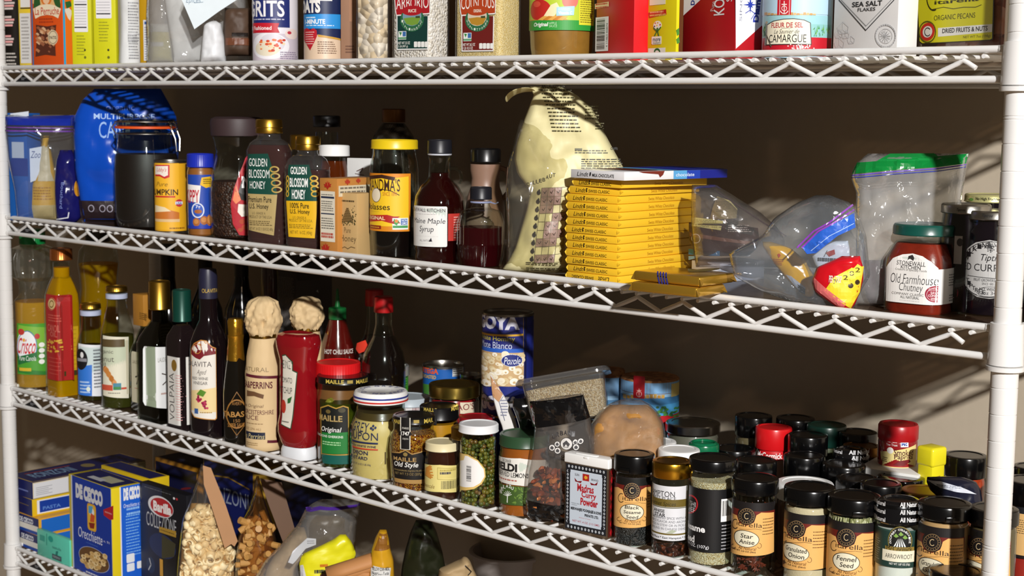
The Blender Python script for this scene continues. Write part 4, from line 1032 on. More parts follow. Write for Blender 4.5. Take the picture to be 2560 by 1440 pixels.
# --- maple syrup
SYR = liquid('3a0d0c', .25, .05, '8a1f14')
t = jar('syrup_bottle', 'maple syrup bottle with glass finger loop and white handwritten label', 1034, 1162, 659, 2, [(56, None), (63, 652), (64, 640), (62, 628), (64, 620), (64, 520), (60, 490), (48, 466), (32, 450), (27, 440), (26, 400), (28, 396), (28, 390)], SYR, None, 432, cat='bottle', inname='syrup')
cap(t, 385, 349, 30, mat('1c1d24', .4), 'cap', 60)
t.lathe('neck_ring', [(t.w(29), t.h(388)), (t.w(30), t.h(387)), (t.w(30), t.h(384)), (t.w(29), t.h(383))], mat('c8ccd6', .4), raw=True)
az = t.cam_az+1.35; b = bmesh.new(); r0 = t.w(27)
tube(b, [pol(r0*.95, az, t.h(420)), pol(r0*1.5, az, t.h(421)), pol(r0*1.95, az, t.h(430)), pol(r0*2.05, az, t.h(445)), pol(r0*1.9, az, t.h(458))], .1, 8)
t.part('finger_loop', b, GLASS)
p = t.cyl(prof=t.pr); p.rect(1035, 516, 1118, 617, 'e6e5e1', .08); p.text('STONEWALL KITCHEN', 1029, 521, 1113, 530, '4a3a44', bold=.0); p.words(1042, 533, 1092, 537, 1, '9a8f90', 3); p.text('Maine Maple', 1037, 546, 1112, 563, '2a2630', it=.15); p.text('Syrup', 1049, 565, 1083, 584, '2a2630', it=.15); p.words(1040, 588, 1100, 592, 1, '8a8488', 3); p.text('ALL NATURAL', 1050, 599, 1082, 604, '6a6468'); p.words(1048, 607, 1086, 610, 1, '9a9498', 4); p.poly([(1072, 604), (1078, 594), (1080, 604)], '2a2630')
p.rect(1120, 534, 1150, 602, 'b8342c'); p.words(1134, 540, 1149, 596, 9, 'e0a8a0', 5); p.build('label', t.e)
# --- barrel bottle and jug
t = rnd('syrup_bottle', 'small ribbed barrel shaped syrup bottle with black cap', 'bottle', 1143, 1259, 670, 2)
pr = t.prof([(46, None), (52, 662), (56, 640), (58, 612), (59, 609), (58, 606), (58, 560), (57, 552), (52, 532), (48, 527), (26, 520), (22, 512), (22, 503)])
t.lathe('glass', pr, GLASS, raw=True, seg=96, ribs=(24, .1, t.h(534), .022)); t.lathe('syrup', shrink(pr, .09, t.h(567)), liquid('4a0c14', .3, .05, '9a1f28'), raw=True)
cap(t, 500, 467, 27, mat('1a1b22', .4), 'cap', 60)
b = bmesh.new(); rr = t.w(25); tube(b, [pol(rr, a*math.pi/10, t.h(505)) for a in range(20)], .05, 6, closed=True); tube(b, [pol(rr, t.cam_az+1.2, t.h(505)), pol(rr*1.6, t.cam_az+1.1, t.h(508)), pol(rr*1.9, t.cam_az+1.15, t.h(504))], .035, 5)
t.part('elastic_band', b, mat('8f97b8', .5))
t = rnd('syrup_jug', 'beige plastic jug with black cap and side handle behind the barrel bottle', 'jug', 1163, 1262, 560, 2, D=5.2)
JUG = mat('8f705e', .4)
t.lathe('jug', [(46, None), (49, 640), (49, 520), (44, 490), (36, 466), (34, 445), (38, 425), (38, 410)], JUG)
cap(t, 407, 371, 38, BLACKP, 'cap')
az = t.cam_az+1.45; b = bmesh.new(); r0 = t.w(38)
tube(b, [pol(r0*.9, az, t.h(418)), pol(r0*1.35, az, t.h(424)), pol(r0*1.6, az, t.h(445)), pol(r0*1.5, az, t.h(480)), pol(r0*1.15, az, t.h(498))], .14, 8); t.part('handle', b, JUG)
# --- cream chocolate sack
t = bag_at('chocolate_sack', 'tall cream sack of chocolate with folded top and checked grid print', 'sack', 1370, 688, 2, D=2.6, turn=-4)
t.skin([(216, 1322, 1400), (236, 1335, 1440), (270, 1322, 1480), (310, 1306, 1500), (360, 1290, 1526), (400, 1286, 1548), (436, 1294, 1568), (458, 1312, 1540), (480, 1325, 1470), (520, 1318, 1440), (560, 1306, 1432), (620, 1288, 1425), (650, 1272, 1425), (672, 1256, 1425), (690, 1290, 1425)], 2.2, mat('e2d9a6', .45, bump=.3, bscale=14, trl=.08), nz=.14, fr=.8, seed=17, n=44, cols=34, pw=.45, ends=(.06, .12), lean=0)
p = t.art(.22); rd = random.Random(8)
for i in range(12): 
    y = 222+i*9.2; p.words(1362-2*max(0, 5-i)+i*2, y, 1432+i*2.6-rd.random()*8, y+7, 1, '4a462c', 20+i, fill=.95, th=.5)
p.text('AN CHOCOLATE', 1354, 211, 1412, 221, '3a3622', bold=.01); p.words(1465, 262, 1500, 300, 5, '6a6440', 3); p.words(1490, 305, 1512, 325, 3, '55502e', 7)
p.text('CA(FR)', 1527, 368, 1544, 376, '333333', bold=.02); p.words(1440, 372, 1524, 384, 2, '6a6a5c', 5); p.words(1456, 394, 1556, 422, 5, '55554c', 6); p.words(1440, 366, 1460, 378, 1, '8a8a7c', 2)
for i, c in enumerate('CALLEBAUT'): p.text(c, 1318+i*8.5, 455-i*2.6-(4 if i > 5 else 0), 1325+i*8.5, 464-i*2.6-(4 if i > 5 else 0), '3a3522', bold=.01)
g0, gx, gy = (1330, 482), 17.5, 20
def gp(i, j): return (1342-j*2.3+i*17.0, 470+j*20.5-i*1.0+(-2 if j == 0 else 0))
fillc = {(1, 0), (2, 0), (3, 0), (1, 1), (2, 1), (3, 1), (2, 2), (1, 2), (3, 3), (4, 3), (2, 4), (3, 4), (2, 5), (3, 5), (4, 5), (1, 6), (2, 6), (3, 6), (1, 8), (2, 8), (3, 8)}
for j in range(9):
    for i in range(1, 5):
        if (i, j) in fillc: p.poly([gp(i, j), gp(i+1, j), gp(i+1, j+1), gp(i, j+1)], '9a7f74')
for j in range(10): p.line([gp(1, j), gp(5, j)], .9, '6a6248')
for i in range(1, 6): p.line([gp(i, 0), gp(i, 9)], .9, '6a6248')
for (i, j) in fillc:
    a = gp(i, j); p.line([(a[0]+5, a[1]+9), (a[0]+8, a[1]+13), (a[0]+12, a[1]+6)], 1.3, '3a2c24')
for j in range(9):
    a = gp(0, j); p.ell(a[0]+4, a[1]+5, a[0]+14, a[1]+16, '2c2824'); p.ell(a[0]+8, a[1]+2, a[0]+13, a[1]+9, '3a342c')
p.words(1318, 650, 1410, 660, 2, '4a452c', 12); p.words(1318, 664, 1408, 676, 2, '4a452c', 13); p.build('print', t.e)
b = bmesh.new()
P = [t.pl.uv(x, y) for x, y in ((1262, 246), (1272, 230), (1295, 219), (1322, 216), (1340, 222), (1346, 238), (1350, 262))]
tp = [Vector((u, -.5-.2*math.sin(i), v)) for i, (u, v) in enumerate(P)]
ra = [b.verts.new(q) for q in tp]; rb = [b.verts.new(q+Vector((.06, .7, -.28+.02*i))) for i, q in enumerate(tp)]
for i in range(len(tp)-1): b.faces.new((ra[i], ra[i+1], rb[i+1], rb[i]))
o = t.part('folded_flap', b, mat('d9cf9a', .5)); md = o.modifiers.new('thick', 'SOLIDIFY'); md.thickness = .0012; md = o.modifiers.new('smooth', 'SUBSURF'); md.levels = md.render_levels = 2
t = bag_at('plastic_bag', 'clear plastic bag wrapped around the cream chocolate sack', 'bag', 1345, 688, 2, D=2.3, turn=-4)
t.skin([(300, 1300, 1345), (360, 1282, 1420), (420, 1268, 1440), (480, 1264, 1430), (560, 1268, 1425), (640, 1266, 1422), (686, 1262, 1420)], 2.9, clear('f4f2e4', .97, .5, .10, milk=.04, bump=.5, bscale=20, edge=2.4), nz=.1, seed=5, n=30, cols=22, pw=.4)
# --- chocolate bars
YEL = mat('f2c02c', .3, var=.03)
def choc(i, label, xl, xm, xr, yb_, Z, H, yaw, m, flip=False):
    P = at_z(xm, yb_, Z)
    t = carton('chocolate_bar', label, 'chocolate bar', xl, xm, xr, yb_, None, 2, m, yaw=yaw, H=H, Z=Z, group='yellow wrapped chocolate bars in the stack', bev=.05)
    return t
ord_ = ['lowest', 'second from the bottom', 'third from the bottom', 'fourth from the bottom', 'fifth from the bottom', 'sixth from the bottom', 'seventh from the bottom', 'sixth from the top', 'fifth from the top', 'fourth from the top', 'third from the top', 'second from the top', 'topmost and askew']
P0 = at_z(1538, 712, SZ[2]); Dc = float(P0[2]); rd = random.Random(12)
jit = [.0, .02, .05, -.02, -.05, -.05, -.06, .04, .08, .03, -.04, .06, .35]
for i in range(13):
    Hb = .372; Z = SZ[2]-.004-i*Hb; j = jit[i]
    X = float(P0[0])+j*.8; Dd = Dc+.15*rd.random()+.05
    w, d = 3.1, 6.1; ya = math.radians((rd.random()-.5)*1.6-(0 if i < 12 else 5))
    t = Thing('chocolate_bar', 'yellow wrapped chocolate bar, %s in the tall stack' % ord_[i], 'chocolate bar', X-w/2, Dd, Z, ya, 'yellow wrapped chocolate bars in the stack')
    b = box_bm(-w/2, w/2, 0, d, 0, Hb-.012, .045, 2)
    for s_ in (-1, 1):   # folded wrapper ends
        vs_ = [b.verts.new(q) for q in ((s_*w/2, .02, .05), (s_*w/2, .02, Hb-.07), (s_*(w/2+.05), -.03, Hb/2), (s_*w/2, .28, Hb/2))]
        b.faces.new((vs_[0], vs_[1], vs_[2])); b.faces.new((vs_[1], vs_[3], vs_[2])); b.faces.new((vs_[3], vs_[0], vs_[2]))
    t.part('wrapper', b, YEL)
    p = Print(PlaneSurf(t, (-w/2, 0, 0), (1, 0, 0), (0, 0, 1), (0, -1, 0)))
    V_ = lambda u0, v0, u1, v1, s, h, **k: None
    def tx(p, s_, u0, v0, u1, v1, h, bold=0, it=0, inv=False):
        V, Pp = text_mesh(s_, bold); lo, hi = V.min(0), V.max(0); q = (V-lo)/(hi-lo)
        if inv: q = 1-q
        Q = np.stack([u0+(u1-u0)*q[:, 0], v0+(v1-v0)*q[:, 1]], 1)
        if it: Q[:, 0] += (Q[:, 1]-v0)*it
        p.sh.append((Q, Pp, p._mi(h)))
    inv = i == 0
    if inv: tx(p, 'SWISS CLASSIC', .35, .1, 1.7, .24, '3a2c12', .01, 0, True); tx(p, 'Lindt', 1.95, .07, 2.6, .28, '2c2210', .0, .2, True)
    else: tx(p, 'Lindt', .4, .08, .98, .28, '2c2210', 0, .3); tx(p, 'SWISS CLASSIC', 1.22, .09, 2.5, .23, '3a2c12', .0); p.poly_uv([(1.06, .08), (1.14, .14), (1.1, .2), (1.16, .27), (1.07, .3), (1.04, .18)], '2c2210')
    p.build('front_print', t.e)
    p = Print(PlaneSurf(t, (w/2, 0, 0), (0, 1, 0), (0, 0, 1), (1, 0, 0)))
    tx(p, 'Swiss White Chocolate', 2.3, .1, 4.3, .25, 'b07c14', -.005); p.build('side_print', t.e)
Zt = SZ[2]-13*.372-.02
t = Thing('chocolate_bar', 'white and blue milk chocolate bar lying across the top of the stack', 'chocolate bar', float(P0[0])-1.0, Dc-.25, Zt, math.radians(-7))
w, d, H = 3.6, 6.9, .4
t.part('carton', box_bm(-w/2, w/2, 0, d, 0, H, .02), mat('e9e8ea', .2, coat=.3))
p = Print(PlaneSurf(t, (-w/2, 0, 0), (1, 0, 0), (0, 0, 1), (0, -1, 0)))
tx(p, 'Lindt', .45, .1, 1.2, .3, '2a2a2e', 0, .3); tx(p, 'MILK CHOCOLATE', 1.5, .1, 2.95, .25, '222226', .01); p.poly_uv([(1.32, .1), (1.4, .16), (1.36, .22), (1.42, .3), (1.33, .3), (1.3, .18)], '2a2a2e'); p.build('front_print', t.e)
p = Print(PlaneSurf(t, (w/2, 0, 0), (0, 1, 0), (0, 0, 1), (1, 0, 0)))
p.rect_uv(3.2, 0, 6.9, H, '5aa6dc'); p.rect_uv(4.1, 0, 6.9, H, '1c3fae'); p.rect_uv(5.0, 0, 6.9, H, '141f86'); p.poly_uv([(.9, H), (2.6, H), (2.5, .22), (2.3, .1), (2.2, .25), (1.2, .33)], '7a2a1c'); tx(p, 'chocolate', 3.35, .12, 4.6, .28, 'dfeaf6', .01); p.build('side_print', t.e)
p = Print(PlaneSurf(t, (-w/2, 0, H), (1, 0, 0), (0, 1, 0), (0, 0, 1))); p.rect_uv(.0, 3.6, w, 6.9, '1a2f9c'); p.rect_uv(.4, 1.2, w-.3, 2.6, '6a2c1c'); p.rect_uv(0, 2.9, w, 3.6, '6ab0e0'); p.build('top_print', t.e)
# --- gold bars lying over the front rail
GF = mat('d6a63a', .22, .75, bump=.5, bscale=9, coat=.4)
for k, (xl, xm, xr, yb_, Z, yaw) in enumerate(((1577, 1741, 1812, 745, 9.86, 3), (1583, 1749, 1836, 718, 9.42, 0))):
    t = carton('gold_bar', ('lower' if k == 0 else 'upper')+' gold foil wrapped bar of the pair lying on the front rail', 'chocolate bar', xl, xm, xr, yb_, None, 2, None, yaw=yaw, H=.42, Z=Z, group='gold foil bars')
    w, d, H = t.bw, t.bd, .42
    b = box_bm(-w/2, w/2, 0, d, 0, H, .1, 3)
    for s_ in (-1, 1):
        for y_ in (0, d):
            yy = 1 if y_ == 0 else -1
            vs_ = [b.verts.new(q) for q in ((s_*(w/2-.05), y_+yy*.02, .03), (s_*(w/2-.05), y_+yy*.02, H-.05), (s_*(w/2+.12), y_-yy*.02, .04), (s_*(w/2-.02), y_+yy*.35, H/2))]
            b.faces.new((vs_[0], vs_[1], vs_[2])); b.faces.new((vs_[1], vs_[3], vs_[2])); b.faces.new((vs_[3], vs_[0], vs_[2]))
    t.part('foil', b, GF)
    if k == 1:
        p = t.front()
        for i in range(4): p.line([(1645+i*7, 679+i), (1645+i*7, 690+i), (1649+i*7, 708+i)], 3.4, '2a2f8c')
        p.build('stripes', t.e)
        p = t.top(); p.ell(1730, 668, 1790, 684, '6a5a2a'); p.build('top_print', t.e)
# --- bag with dark chocolate packs behind the stack
t = carton('chocolate_carton', 'white and blue chocolate carton lying behind the yellow stack', 'carton', 1728, 1800, 1850, 668, None, 2, mat('d9dfec', .3), D=5.6, yaw=-10, ref=668, H=.9, depth=3)
p = t.front(); p.poly([(1722, 622), (1800, 628), (1800, 640), (1722, 636)], '2f86cc'); p.poly([(1722, 640), (1760, 641), (1722, 650)], '8ec2e6'); p.build('front_print', t.e)
t = bag_at('cocoa_packet', 'brown foil packet with cream paper sleeve, lower of two behind the stack', 'packet', 1810, 650, 2, D=6.2, turn=-4)
t.skin([(556, 1722, 1800), (570, 1722, 1895), (600, 1722, 1898), (622, 1735, 1892), (640, 1760, 1870)], .9, mat('3a1d1a', .25, bump=.5, bscale=20), nz=.06, seed=2, clampz=False)
p = t.art(.3); p.poly([(1735, 543), (1808, 552), (1804, 574), (1735, 564)], 'd3cf86'); p.poly([(1818, 556), (1888, 572), (1880, 586), (1816, 572)], '17130f'); p.words(1740, 548, 1800, 568, 5, '8a8648', 3); p.words(1822, 560, 1882, 580, 4, 'b9b4b0', 4); p.poly([(1724, 580), (1895, 605), (1893, 612), (1724, 590)], '6e4432'); p.ring(1730, 584, 1752, 606, 1.5, 'd9d9d9'); p.build('print', t.e)
t = bag_at('cocoa_packet', 'brown packet with cream sleeve tilted upwards behind the stack', 'packet', 1815, 650, 2, D=7.4, turn=-4)
t.skin([(490, 1795, 1830), (510, 1780, 1850), (535, 1775, 1848), (560, 1770, 1846), (600, 1775, 1846)], .7, mat('2e2622', .3), nz=.05, seed=4, clampz=False)
p = t.art(.3); p.poly([(1793, 491), (1826, 500), (1844, 522), (1842, 545), (1775, 548), (1782, 520)], 'cfcb82'); p.words(1792, 500, 1832, 530, 7, '8f8b4c', 3); p.build('print', t.e)
t = bag_at('zip_bag', 'smoky clear zip bag of dark chocolate packets behind the stack', 'bag', 1840, 668, 2, D=6.0, turn=-6)
t.skin([(462, 1730, 1790), (490, 1728, 1835), (530, 1728, 1900), (570, 1728, 1945), (600, 1730, 1962), (640, 1735, 1962), (668, 1740, 1950)], 2.6, clear('e2dcda', .9, .6, .12, milk=.07, bump=.7, bscale=20, edge=2.0), nz=.1, seed=41, pw=.4)
p = t.art(.3); p.line([(1790, 470), (1965, 590)], 3, clear('8a7f80', .8, .4, .2, milk=.4, milkc='8a7f80')); p.build('zip_seal', t.e)
# --- candy bag
t = bag_at('candy_packet', 'yellow snack packet sliding out of the small zip bag', 'packet', 1975, 745, 2, D=1.8, turn=-6)
t.skin([(604, 1906, 1926), (618, 1908, 1975), (650, 1928, 2012), (690, 1962, 2036), (720, 1990, 2036), (745, 2016, 2034)], .8, mat('e2a818', .2, bump=.4, bscale=18), nz=.05, seed=3, clampz=False)
p = t.art(.25); p.poly([(1946, 634), (1951, 631), (1955, 636), (1950, 643)], 'c8401c'); p.words(1935, 644, 1962, 662, 4, 'b85a14', 3); p.poly([(1966, 685), (1980, 688), (2016, 716), (2014, 732), (1996, 722)], 'b9bcc4'); p.poly([(1996, 708), (2016, 720), (2014, 735), (1996, 726)], '2c2a2a'); p.build('print', t.e)
t = bag_at('candy_packet', 'red and yellow snack packet at the front of the small zip bag', 'packet', 2095, 775, 2, D=.9, turn=-6)
t.skin([(640, 2105, 2150), (668, 2042, 2158), (700, 2030, 2158), (730, 2038, 2150), (760, 2080, 2138), (776, 2104, 2126)], .9, mat('c9141f', .2, bump=.4, bscale=16), nz=.05, seed=8)
p = t.art(.25); p.poly([(2160, 665), (2130, 668), (2088, 690), (2066, 722), (2106, 752), (2128, 770), (2150, 730)], 'e6cf2a'); p.poly([(2034, 690), (2066, 716), (2118, 756), (2108, 772), (2040, 720)], 'd96a6a')
for i, (n_, x, y) in enumerate((('70', 2093, 700), ('2', 2117, 690), ('0', 2132, 680), ('2', 2146, 672))): p.poly([(x-9, y-4), (x, y-14), (x+9, y-6), (x+9, y+14), (x-3, y+18), (x-9, y+10)], 'f0de4a'); p.text(n_, x-6, y-5, x+6, y+7, '4a3a10', bold=.01)
p.ell(2123, 705, 2136, 718, '3a2a14'); p.ell(2140, 697, 2151, 710, '3a2a14'); p.text('PER 1 TRSP', 2076, 686, 2108, 704, 'f0d9d2', bold=.02); p.build('print', t.e)
t = bag_at('candy_packet', 'pale blue and white packet under the blue zip band', 'packet', 2080, 700, 2, D=1.9, turn=-6)
t.skin([(602, 2075, 2120), (620, 2050, 2124), (640, 2030, 2124), (665, 2040, 2118), (676, 2050, 2075)], .5, mat('dfe6ee', .25), nz=.03, seed=6, clampz=False)
p = t.art(.25); p.poly([(2065, 630), (2088, 622), (2090, 634), (2075, 640)], 'b03a34'); p.words(2046, 642, 2100, 654, 1, '4a4a50', 3, th=.9); p.line([(2070, 625), (2062, 640)], 1.5, '3a3a40'); p.build('print', t.e)
t = bag_at('zip_bag', 'small clear zip bag with blue and purple seal spilling over the front rail', 'bag', 2040, 745, 2, D=1.3, turn=-6)
t.skin([(488, 2040, 2075), (508, 1990, 2128), (545, 1935, 2150), (590, 1905, 2166), (632, 1822, 2170), (690, 1834, 2176), (722, 1890, 2156), (752, 1970, 2140), (787, 2090, 2114)], 2.0, clear('eef2f8', .97, .6, .08, milk=.13, milkc='c9d4dc', bump=.9, bscale=24, edge=1.8, base=.07), nz=.10, seed=51, n=34, cols=30, pw=.42, clampz=False)
p = t.art(.22); p.poly([(2010, 612), (2060, 572), (2138, 530), (2142, 566), (2100, 585), (2046, 628), (2024, 630)], mat('2a5fc4', .25))
for o_ in (0, 12): p.line([(2000+o_, 614), (2040+o_, 574), (2080+o_, 552), (2132+o_*.3, 512+o_)], 4, mat('8a3fb4', .3))
p.line([(2034, 622), (2080, 585), (2138, 556)], 1.6, 'a9c4ee'); p.build('zip_seal', t.e)
# --- big green zip bag
t = bag_at('snack_packet', 'dark purple packet at the bottom of the tall green sealed bag', 'packet', 2190, 772, 2, D=3.6, turn=-8)
t.skin([(650, 2160, 2215), (690, 2155, 2225), (740, 2165, 2222), (772, 2180, 2216)], .8, mat('3a2430', .3, var=.4), nz=.06, seed=3)
t = bag_at('zip_bag', 'tall clear zip bag with green band behind the chutney jar', 'bag', 2250, 770, 2, D=3.9, turn=-6)
t.skin([(384, 2170, 2421), (408, 2140, 2420), (436, 2127, 2414), (450, 2128, 2412), (480, 2140, 2406), (560, 2140, 2398), (650, 2140, 2360), (720, 2138, 2300), (770, 2132, 2270)], 1.7, FILM2, nz=.13, seed=61, n=36, cols=34, pw=.4)
p = t.art(.25); GRN = mat('0f8a3c', .25, trl=.2); p.poly([(2143, 406), (2421, 384), (2416, 408), (2350, 416), (2230, 424), (2131, 434)], GRN); p.poly([(2195, 402), (2225, 384), (2335, 383), (2350, 392), (2340, 400)], mat('1a9a48', .3, trl=.2)); p.line([(2130, 438), (2230, 428), (2350, 420), (2416, 411)], 3, mat('6a55b8', .3)); p.line([(2129, 444), (2230, 434), (2350, 426), (2415, 417)], 2, mat('2a3aa8', .3)); p.build('zip_seal', t.e)
# --- chutney and currant jars
t = oval('chutney_jar', 'square chutney jar with dark green lid and arched white label', 'jar', 2211, 2397, 788, 2, 3.6, 1, 0)
pr = oprof(t, [(80, None), (90, 782), (93, 770), (93, 660), (90, 640), (76, 612), (68, 602)])
t.lathe('glass', pr, GLASS, raw=True, sec=t.sec)
t.lathe('chutney', shrink(pr, .07, t.h(606)), mat('8a2412', .35, var=.4, bump=.4, bscale=70), raw=True, sec=t.sec)
cap(t, 592, 559, 77, mat('0f4a40', .3), 'lid')
p = face(t, pr); W_ = 'eceae6'
p.poly([(2212, 668), (2219, 660), (2232, 645), (2255, 636), (2280, 634), (2305, 641), (2325, 655), (2338, 672), (2340, 765), (2212, 752)], W_)
p.poly([(2271, 640), (2280, 637), (2286, 645), (2284, 652), (2276, 646), (2270, 650)], '33302f'); p.text('STONEWALL', 2243, 653, 2314, 664, '2e2c2c', bold=.0); p.text('KITCHEN', 2254, 664, 2303, 673, '2e2c2c'); p.text('Creators of Specialty Foods', 2240, 672, 2317, 679, '77736f'); p.text('Old Farmhouse', 2226, 686, 2337, 710, '222226', bold=-.01, it=.1); p.text('Chutney', 2248, 708, 2306, 734, '222226', bold=-.01, it=.1)
p.text('COMPANY CLASSIC', 2230, 732, 2310, 738, '66615f'); p.text('ALL NATURAL', 2252, 740, 2299, 747, '3a3836', bold=.01); p.words(2250, 750, 2302, 754, 1, '8a8683', 3)
p.ell(2312, 716, 2358, 758, '9a1f38'); p.ring(2316, 720, 2354, 754, 1, 'e6c9cc'); p.text('OUTSTANDING', 2320, 722, 2350, 729, 'f0dada'); p.text('SAVORY', 2324, 731, 2348, 737, 'f0dada', bold=.02); p.text('CONDIMENT', 2319, 738, 2353, 744, 'f0dada', bold=.02); p.text('WINNER', 2324, 746, 2346, 752, 'f0dada', bold=.02); p.build('label', t.e)
p = face(t, pr, 1); p.poly([(2345, 676), (2398, 666), (2398, 752), (2345, 764)], W_); p.words(2370, 684, 2394, 712, 5, '77736f', 3); p.words(2370, 735, 2394, 750, 3, '66625f', 4); p.build('side_label', t.e)
def currant(label, xl, xr, yb, yl0, yl1, rows, D=None, lidm=STEEL):
    return jar('jam_jar', label, xl, xr, yb, 2, rows, mat('140c14', .1, coat=.4), (yl0, yl1, (xr-xl)/2*.94, lidm), None, D=D, inname='jam', d=.05)
t = currant('dark jam jar with silver lid and silver arch label by the right post', 2402, 2546, 794, 552, 525, [(62, None), (70, 780), (72, 760), (72, 600), (68, 578), (62, 566), (62, 555)])
p = t.cyl(prof=t.pr); G_ = 'b9b8b6'; K = '1c1b1d'
p.poly([(2410, 640), (2418, 622), (2440, 606), (2474, 600), (2508, 606), (2530, 622), (2538, 640), (2538, 700), (2530, 722), (2505, 742), (2474, 747), (2443, 742), (2418, 722), (2410, 700)], G_)
p.ring(2413, 604, 2535, 690, 1.4, K, a0=20, a1=160); p.ring(2420, 614, 2528, 690, 1, K, a0=15, a1=165)
p.text('WILKIN & SONS', 2414, 614, 2530, 630, K) if False else None
for i, c in enumerate('WILKIN&'):
    a = math.radians(168-i*13); cx, cy = 2474+56*math.cos(a), 652-40*math.sin(a); p.text(c, cx-5, cy-6, cx+5, cy+6, K, bold=.01)
for i in range(40):
    a, q = random.Random(i).uniform(0, 6.28), random.Random(i+50).uniform(2, 14); p.ell(2476+q*math.cos(a)-1.5, 617+q*math.sin(a)-1.5, 2476+q*math.cos(a)+1.5, 617+q*math.sin(a)+1.5, '3a393b')
p.text('Tiptree', 2448, 636, 2512, 658, K, bold=.0, it=.25); p.text('RED CURRANT', 2407, 661, 2540, 679, K, bold=.0); p.line([(2420, 688), (2530, 698)], 1, K); p.text('FRUIT GROWERS & PRESERVERS', 2435, 698, 2530, 705, K); p.text('SINCE 1885', 2455, 707, 2484, 713, K)
p.ring(2413, 660, 2535, 744, 1.4, K, a0=200, a1=340); p.rect(2444, 718, 2506, 741, G_); p.ring(2443, 717, 2507, 742, 1, K); p.text('NET WEIGHT', 2449, 720, 2500, 727, K, bold=.01); p.text('12oz 340g', 2447, 729, 2503, 740, K, bold=.0)
for i, c in enumerate('TIPTREE'):
    a = math.radians(196+i*10); cx, cy = 2474+56*math.cos(a), 688-44*math.sin(a); p.text(c, cx-4, cy-5, cx+4, cy+5, K)
p.build('label', t.e)
p = t.cyl(r=t.w(68)); p.text('Tiptree', 2453, 535, 2481, 545, '2a2a2c', it=.25); p.build('lid_print', t.e)
t = currant('dark jam jar with silver lid behind the chutney jar', 2346, 2474, 640, 536, 509, [(56, None), (62, 760), (63, 590), (58, 560), (56, 540)], D=4.6)
p = t.cyl(prof=t.pr); p.rect(2385, 590, 2405, 660, 'a9a9a8'); p.ell(2392, 596, 2408, 616, '3a393b'); p.build('label', t.e)
p = t.cyl(r=t.w(60)); p.text('Tiptree', 2390, 521, 2412, 530, '2a2a2c', it=.25); p.build('lid_print', t.e)
t = currant('jam jar with pale gold lid at the back beside the right post', 2405, 2534, 600, 508, 485, [(56, None), (62, 720), (62, 560), (58, 530), (58, 512)], D=8.0, lidm=mat('c9c489', .3, .5))
p = t.cyl(r=t.w(61)); p.text('No High Fructose', 2440, 494, 2500, 503, '3a3a24', bold=.01); p.ell(2424, 495, 2434, 502, '5a8a3a'); p.build('lid_print', t.e)
t = jar('dark_jar', 'dark jar peeking out right of the post on the middle shelf', 2556, 2640, 772, 2, [(40, None), (42, 760), (42, 700), (36, 690)], mat('161418', .2), None, None, D=3.0, d=.03)
t.e['label'] = 'dark jar peeking out on the far right of the post, second shelf'
cap(t, 700, 676, 38, BLACKP)
# ================================================================ third shelf: oils, vinegars, sauces
def top_at(name, label, cat, xl, xr, yt, H, sh, group=None):
    """thing whose foot is hidden: its top centre is at px ((xl+xr)/2, yt) and it is H inches tall"""
    Z = SZ[sh]; P = at_z((xl+xr)/2, yt, Z-H)
    t = Thing(name, label, cat, float(P[0]), float(P[2]), Z, 0, group); t.r = (xr-xl)/2*dep(P)/F; t.H = H; return t
OIL = liquid('eeb405', .14, .04, 'ffce1a')
def bottle(name, label, xl, xr, yb, rows, m_in, fill, capa, D=None, sh=3, glass=GLASS, cat='bottle', inname='oil', **k):
    t = jar(name, label, xl, xr, yb, sh, rows, m_in, None, fill, D=D, glass=glass, cat=cat, inname=inname, gname='bottle', **k)
    if capa:
        zl = t.hf(capa[0], t.w(capa[2])); t.lathe('neck', [(t.pr[-1][0], t.pr[-1][1]-.02), (t.pr[-1][0], max(zl+.05, t.pr[-1][1]))], glass, raw=True); cap(t, *capa)
    return t
# canola bottle with quilted top
t = rnd('oil_bottle', 'clear plastic canola oil bottle with green cap and quilted top, at the left post', 'bottle', 40, 142, 973, 3)
pr = t.prof([(44, None), (50, 960), (50, 880), (48, 800), (48, 752), (36, 738), (34, 718), (38, 700), (52, 690), (58, 665), (57, 640), (48, 620), (30, 612)])
t.lathe('bottle', pr, clear('f4fbf0', .95, .8, .03, milk=.03, bump=.5, bscale=35, base=.08), raw=True, seg=72, ribs=(18, t.h(690), t.h(620), .03)); t.lathe('oil', shrink(pr, .08, t.h(752)), OIL, raw=True)
cap(t, 612, 572, 31, mat('0f7a3a', .3), 'cap', 40)
p = t.cyl(prof=pr); p.rect(42, 810, 118, 937, '4a9a2c'); p.poly([(44, 812), (118, 818), (118, 870), (44, 860)], '7ab33a'); p.ell(42, 828, 92, 905, 'e9ecef'); p.ring(42, 828, 92, 905, 2, '3f6fae'); p.text('Crisco', 42, 845, 86, 885, 'c8202c', bold=.01, it=.2); p.poly([(44, 892), (92, 880), (93, 898), (46, 912)], '1c6a36'); p.text('Pure Canola', 48, 890, 90, 902, 'e9efe6', it=.1)
for q in ((44, 822, 60, 838), (86, 834, 100, 848)): p.ell(*q, 'b8322a')
p.ell(56, 846, 62, 855, 'e0a02a')
for i in range(4): p.ell(97, 856+i*14, 112, 868+i*14, 'eef0ea')
p.poly([(44, 918), (118, 928), (118, 937), (44, 930)], '2c7a2c'); p.rect(48, 920, 78, 928, 'd0b030'); p.build('label', t.e)
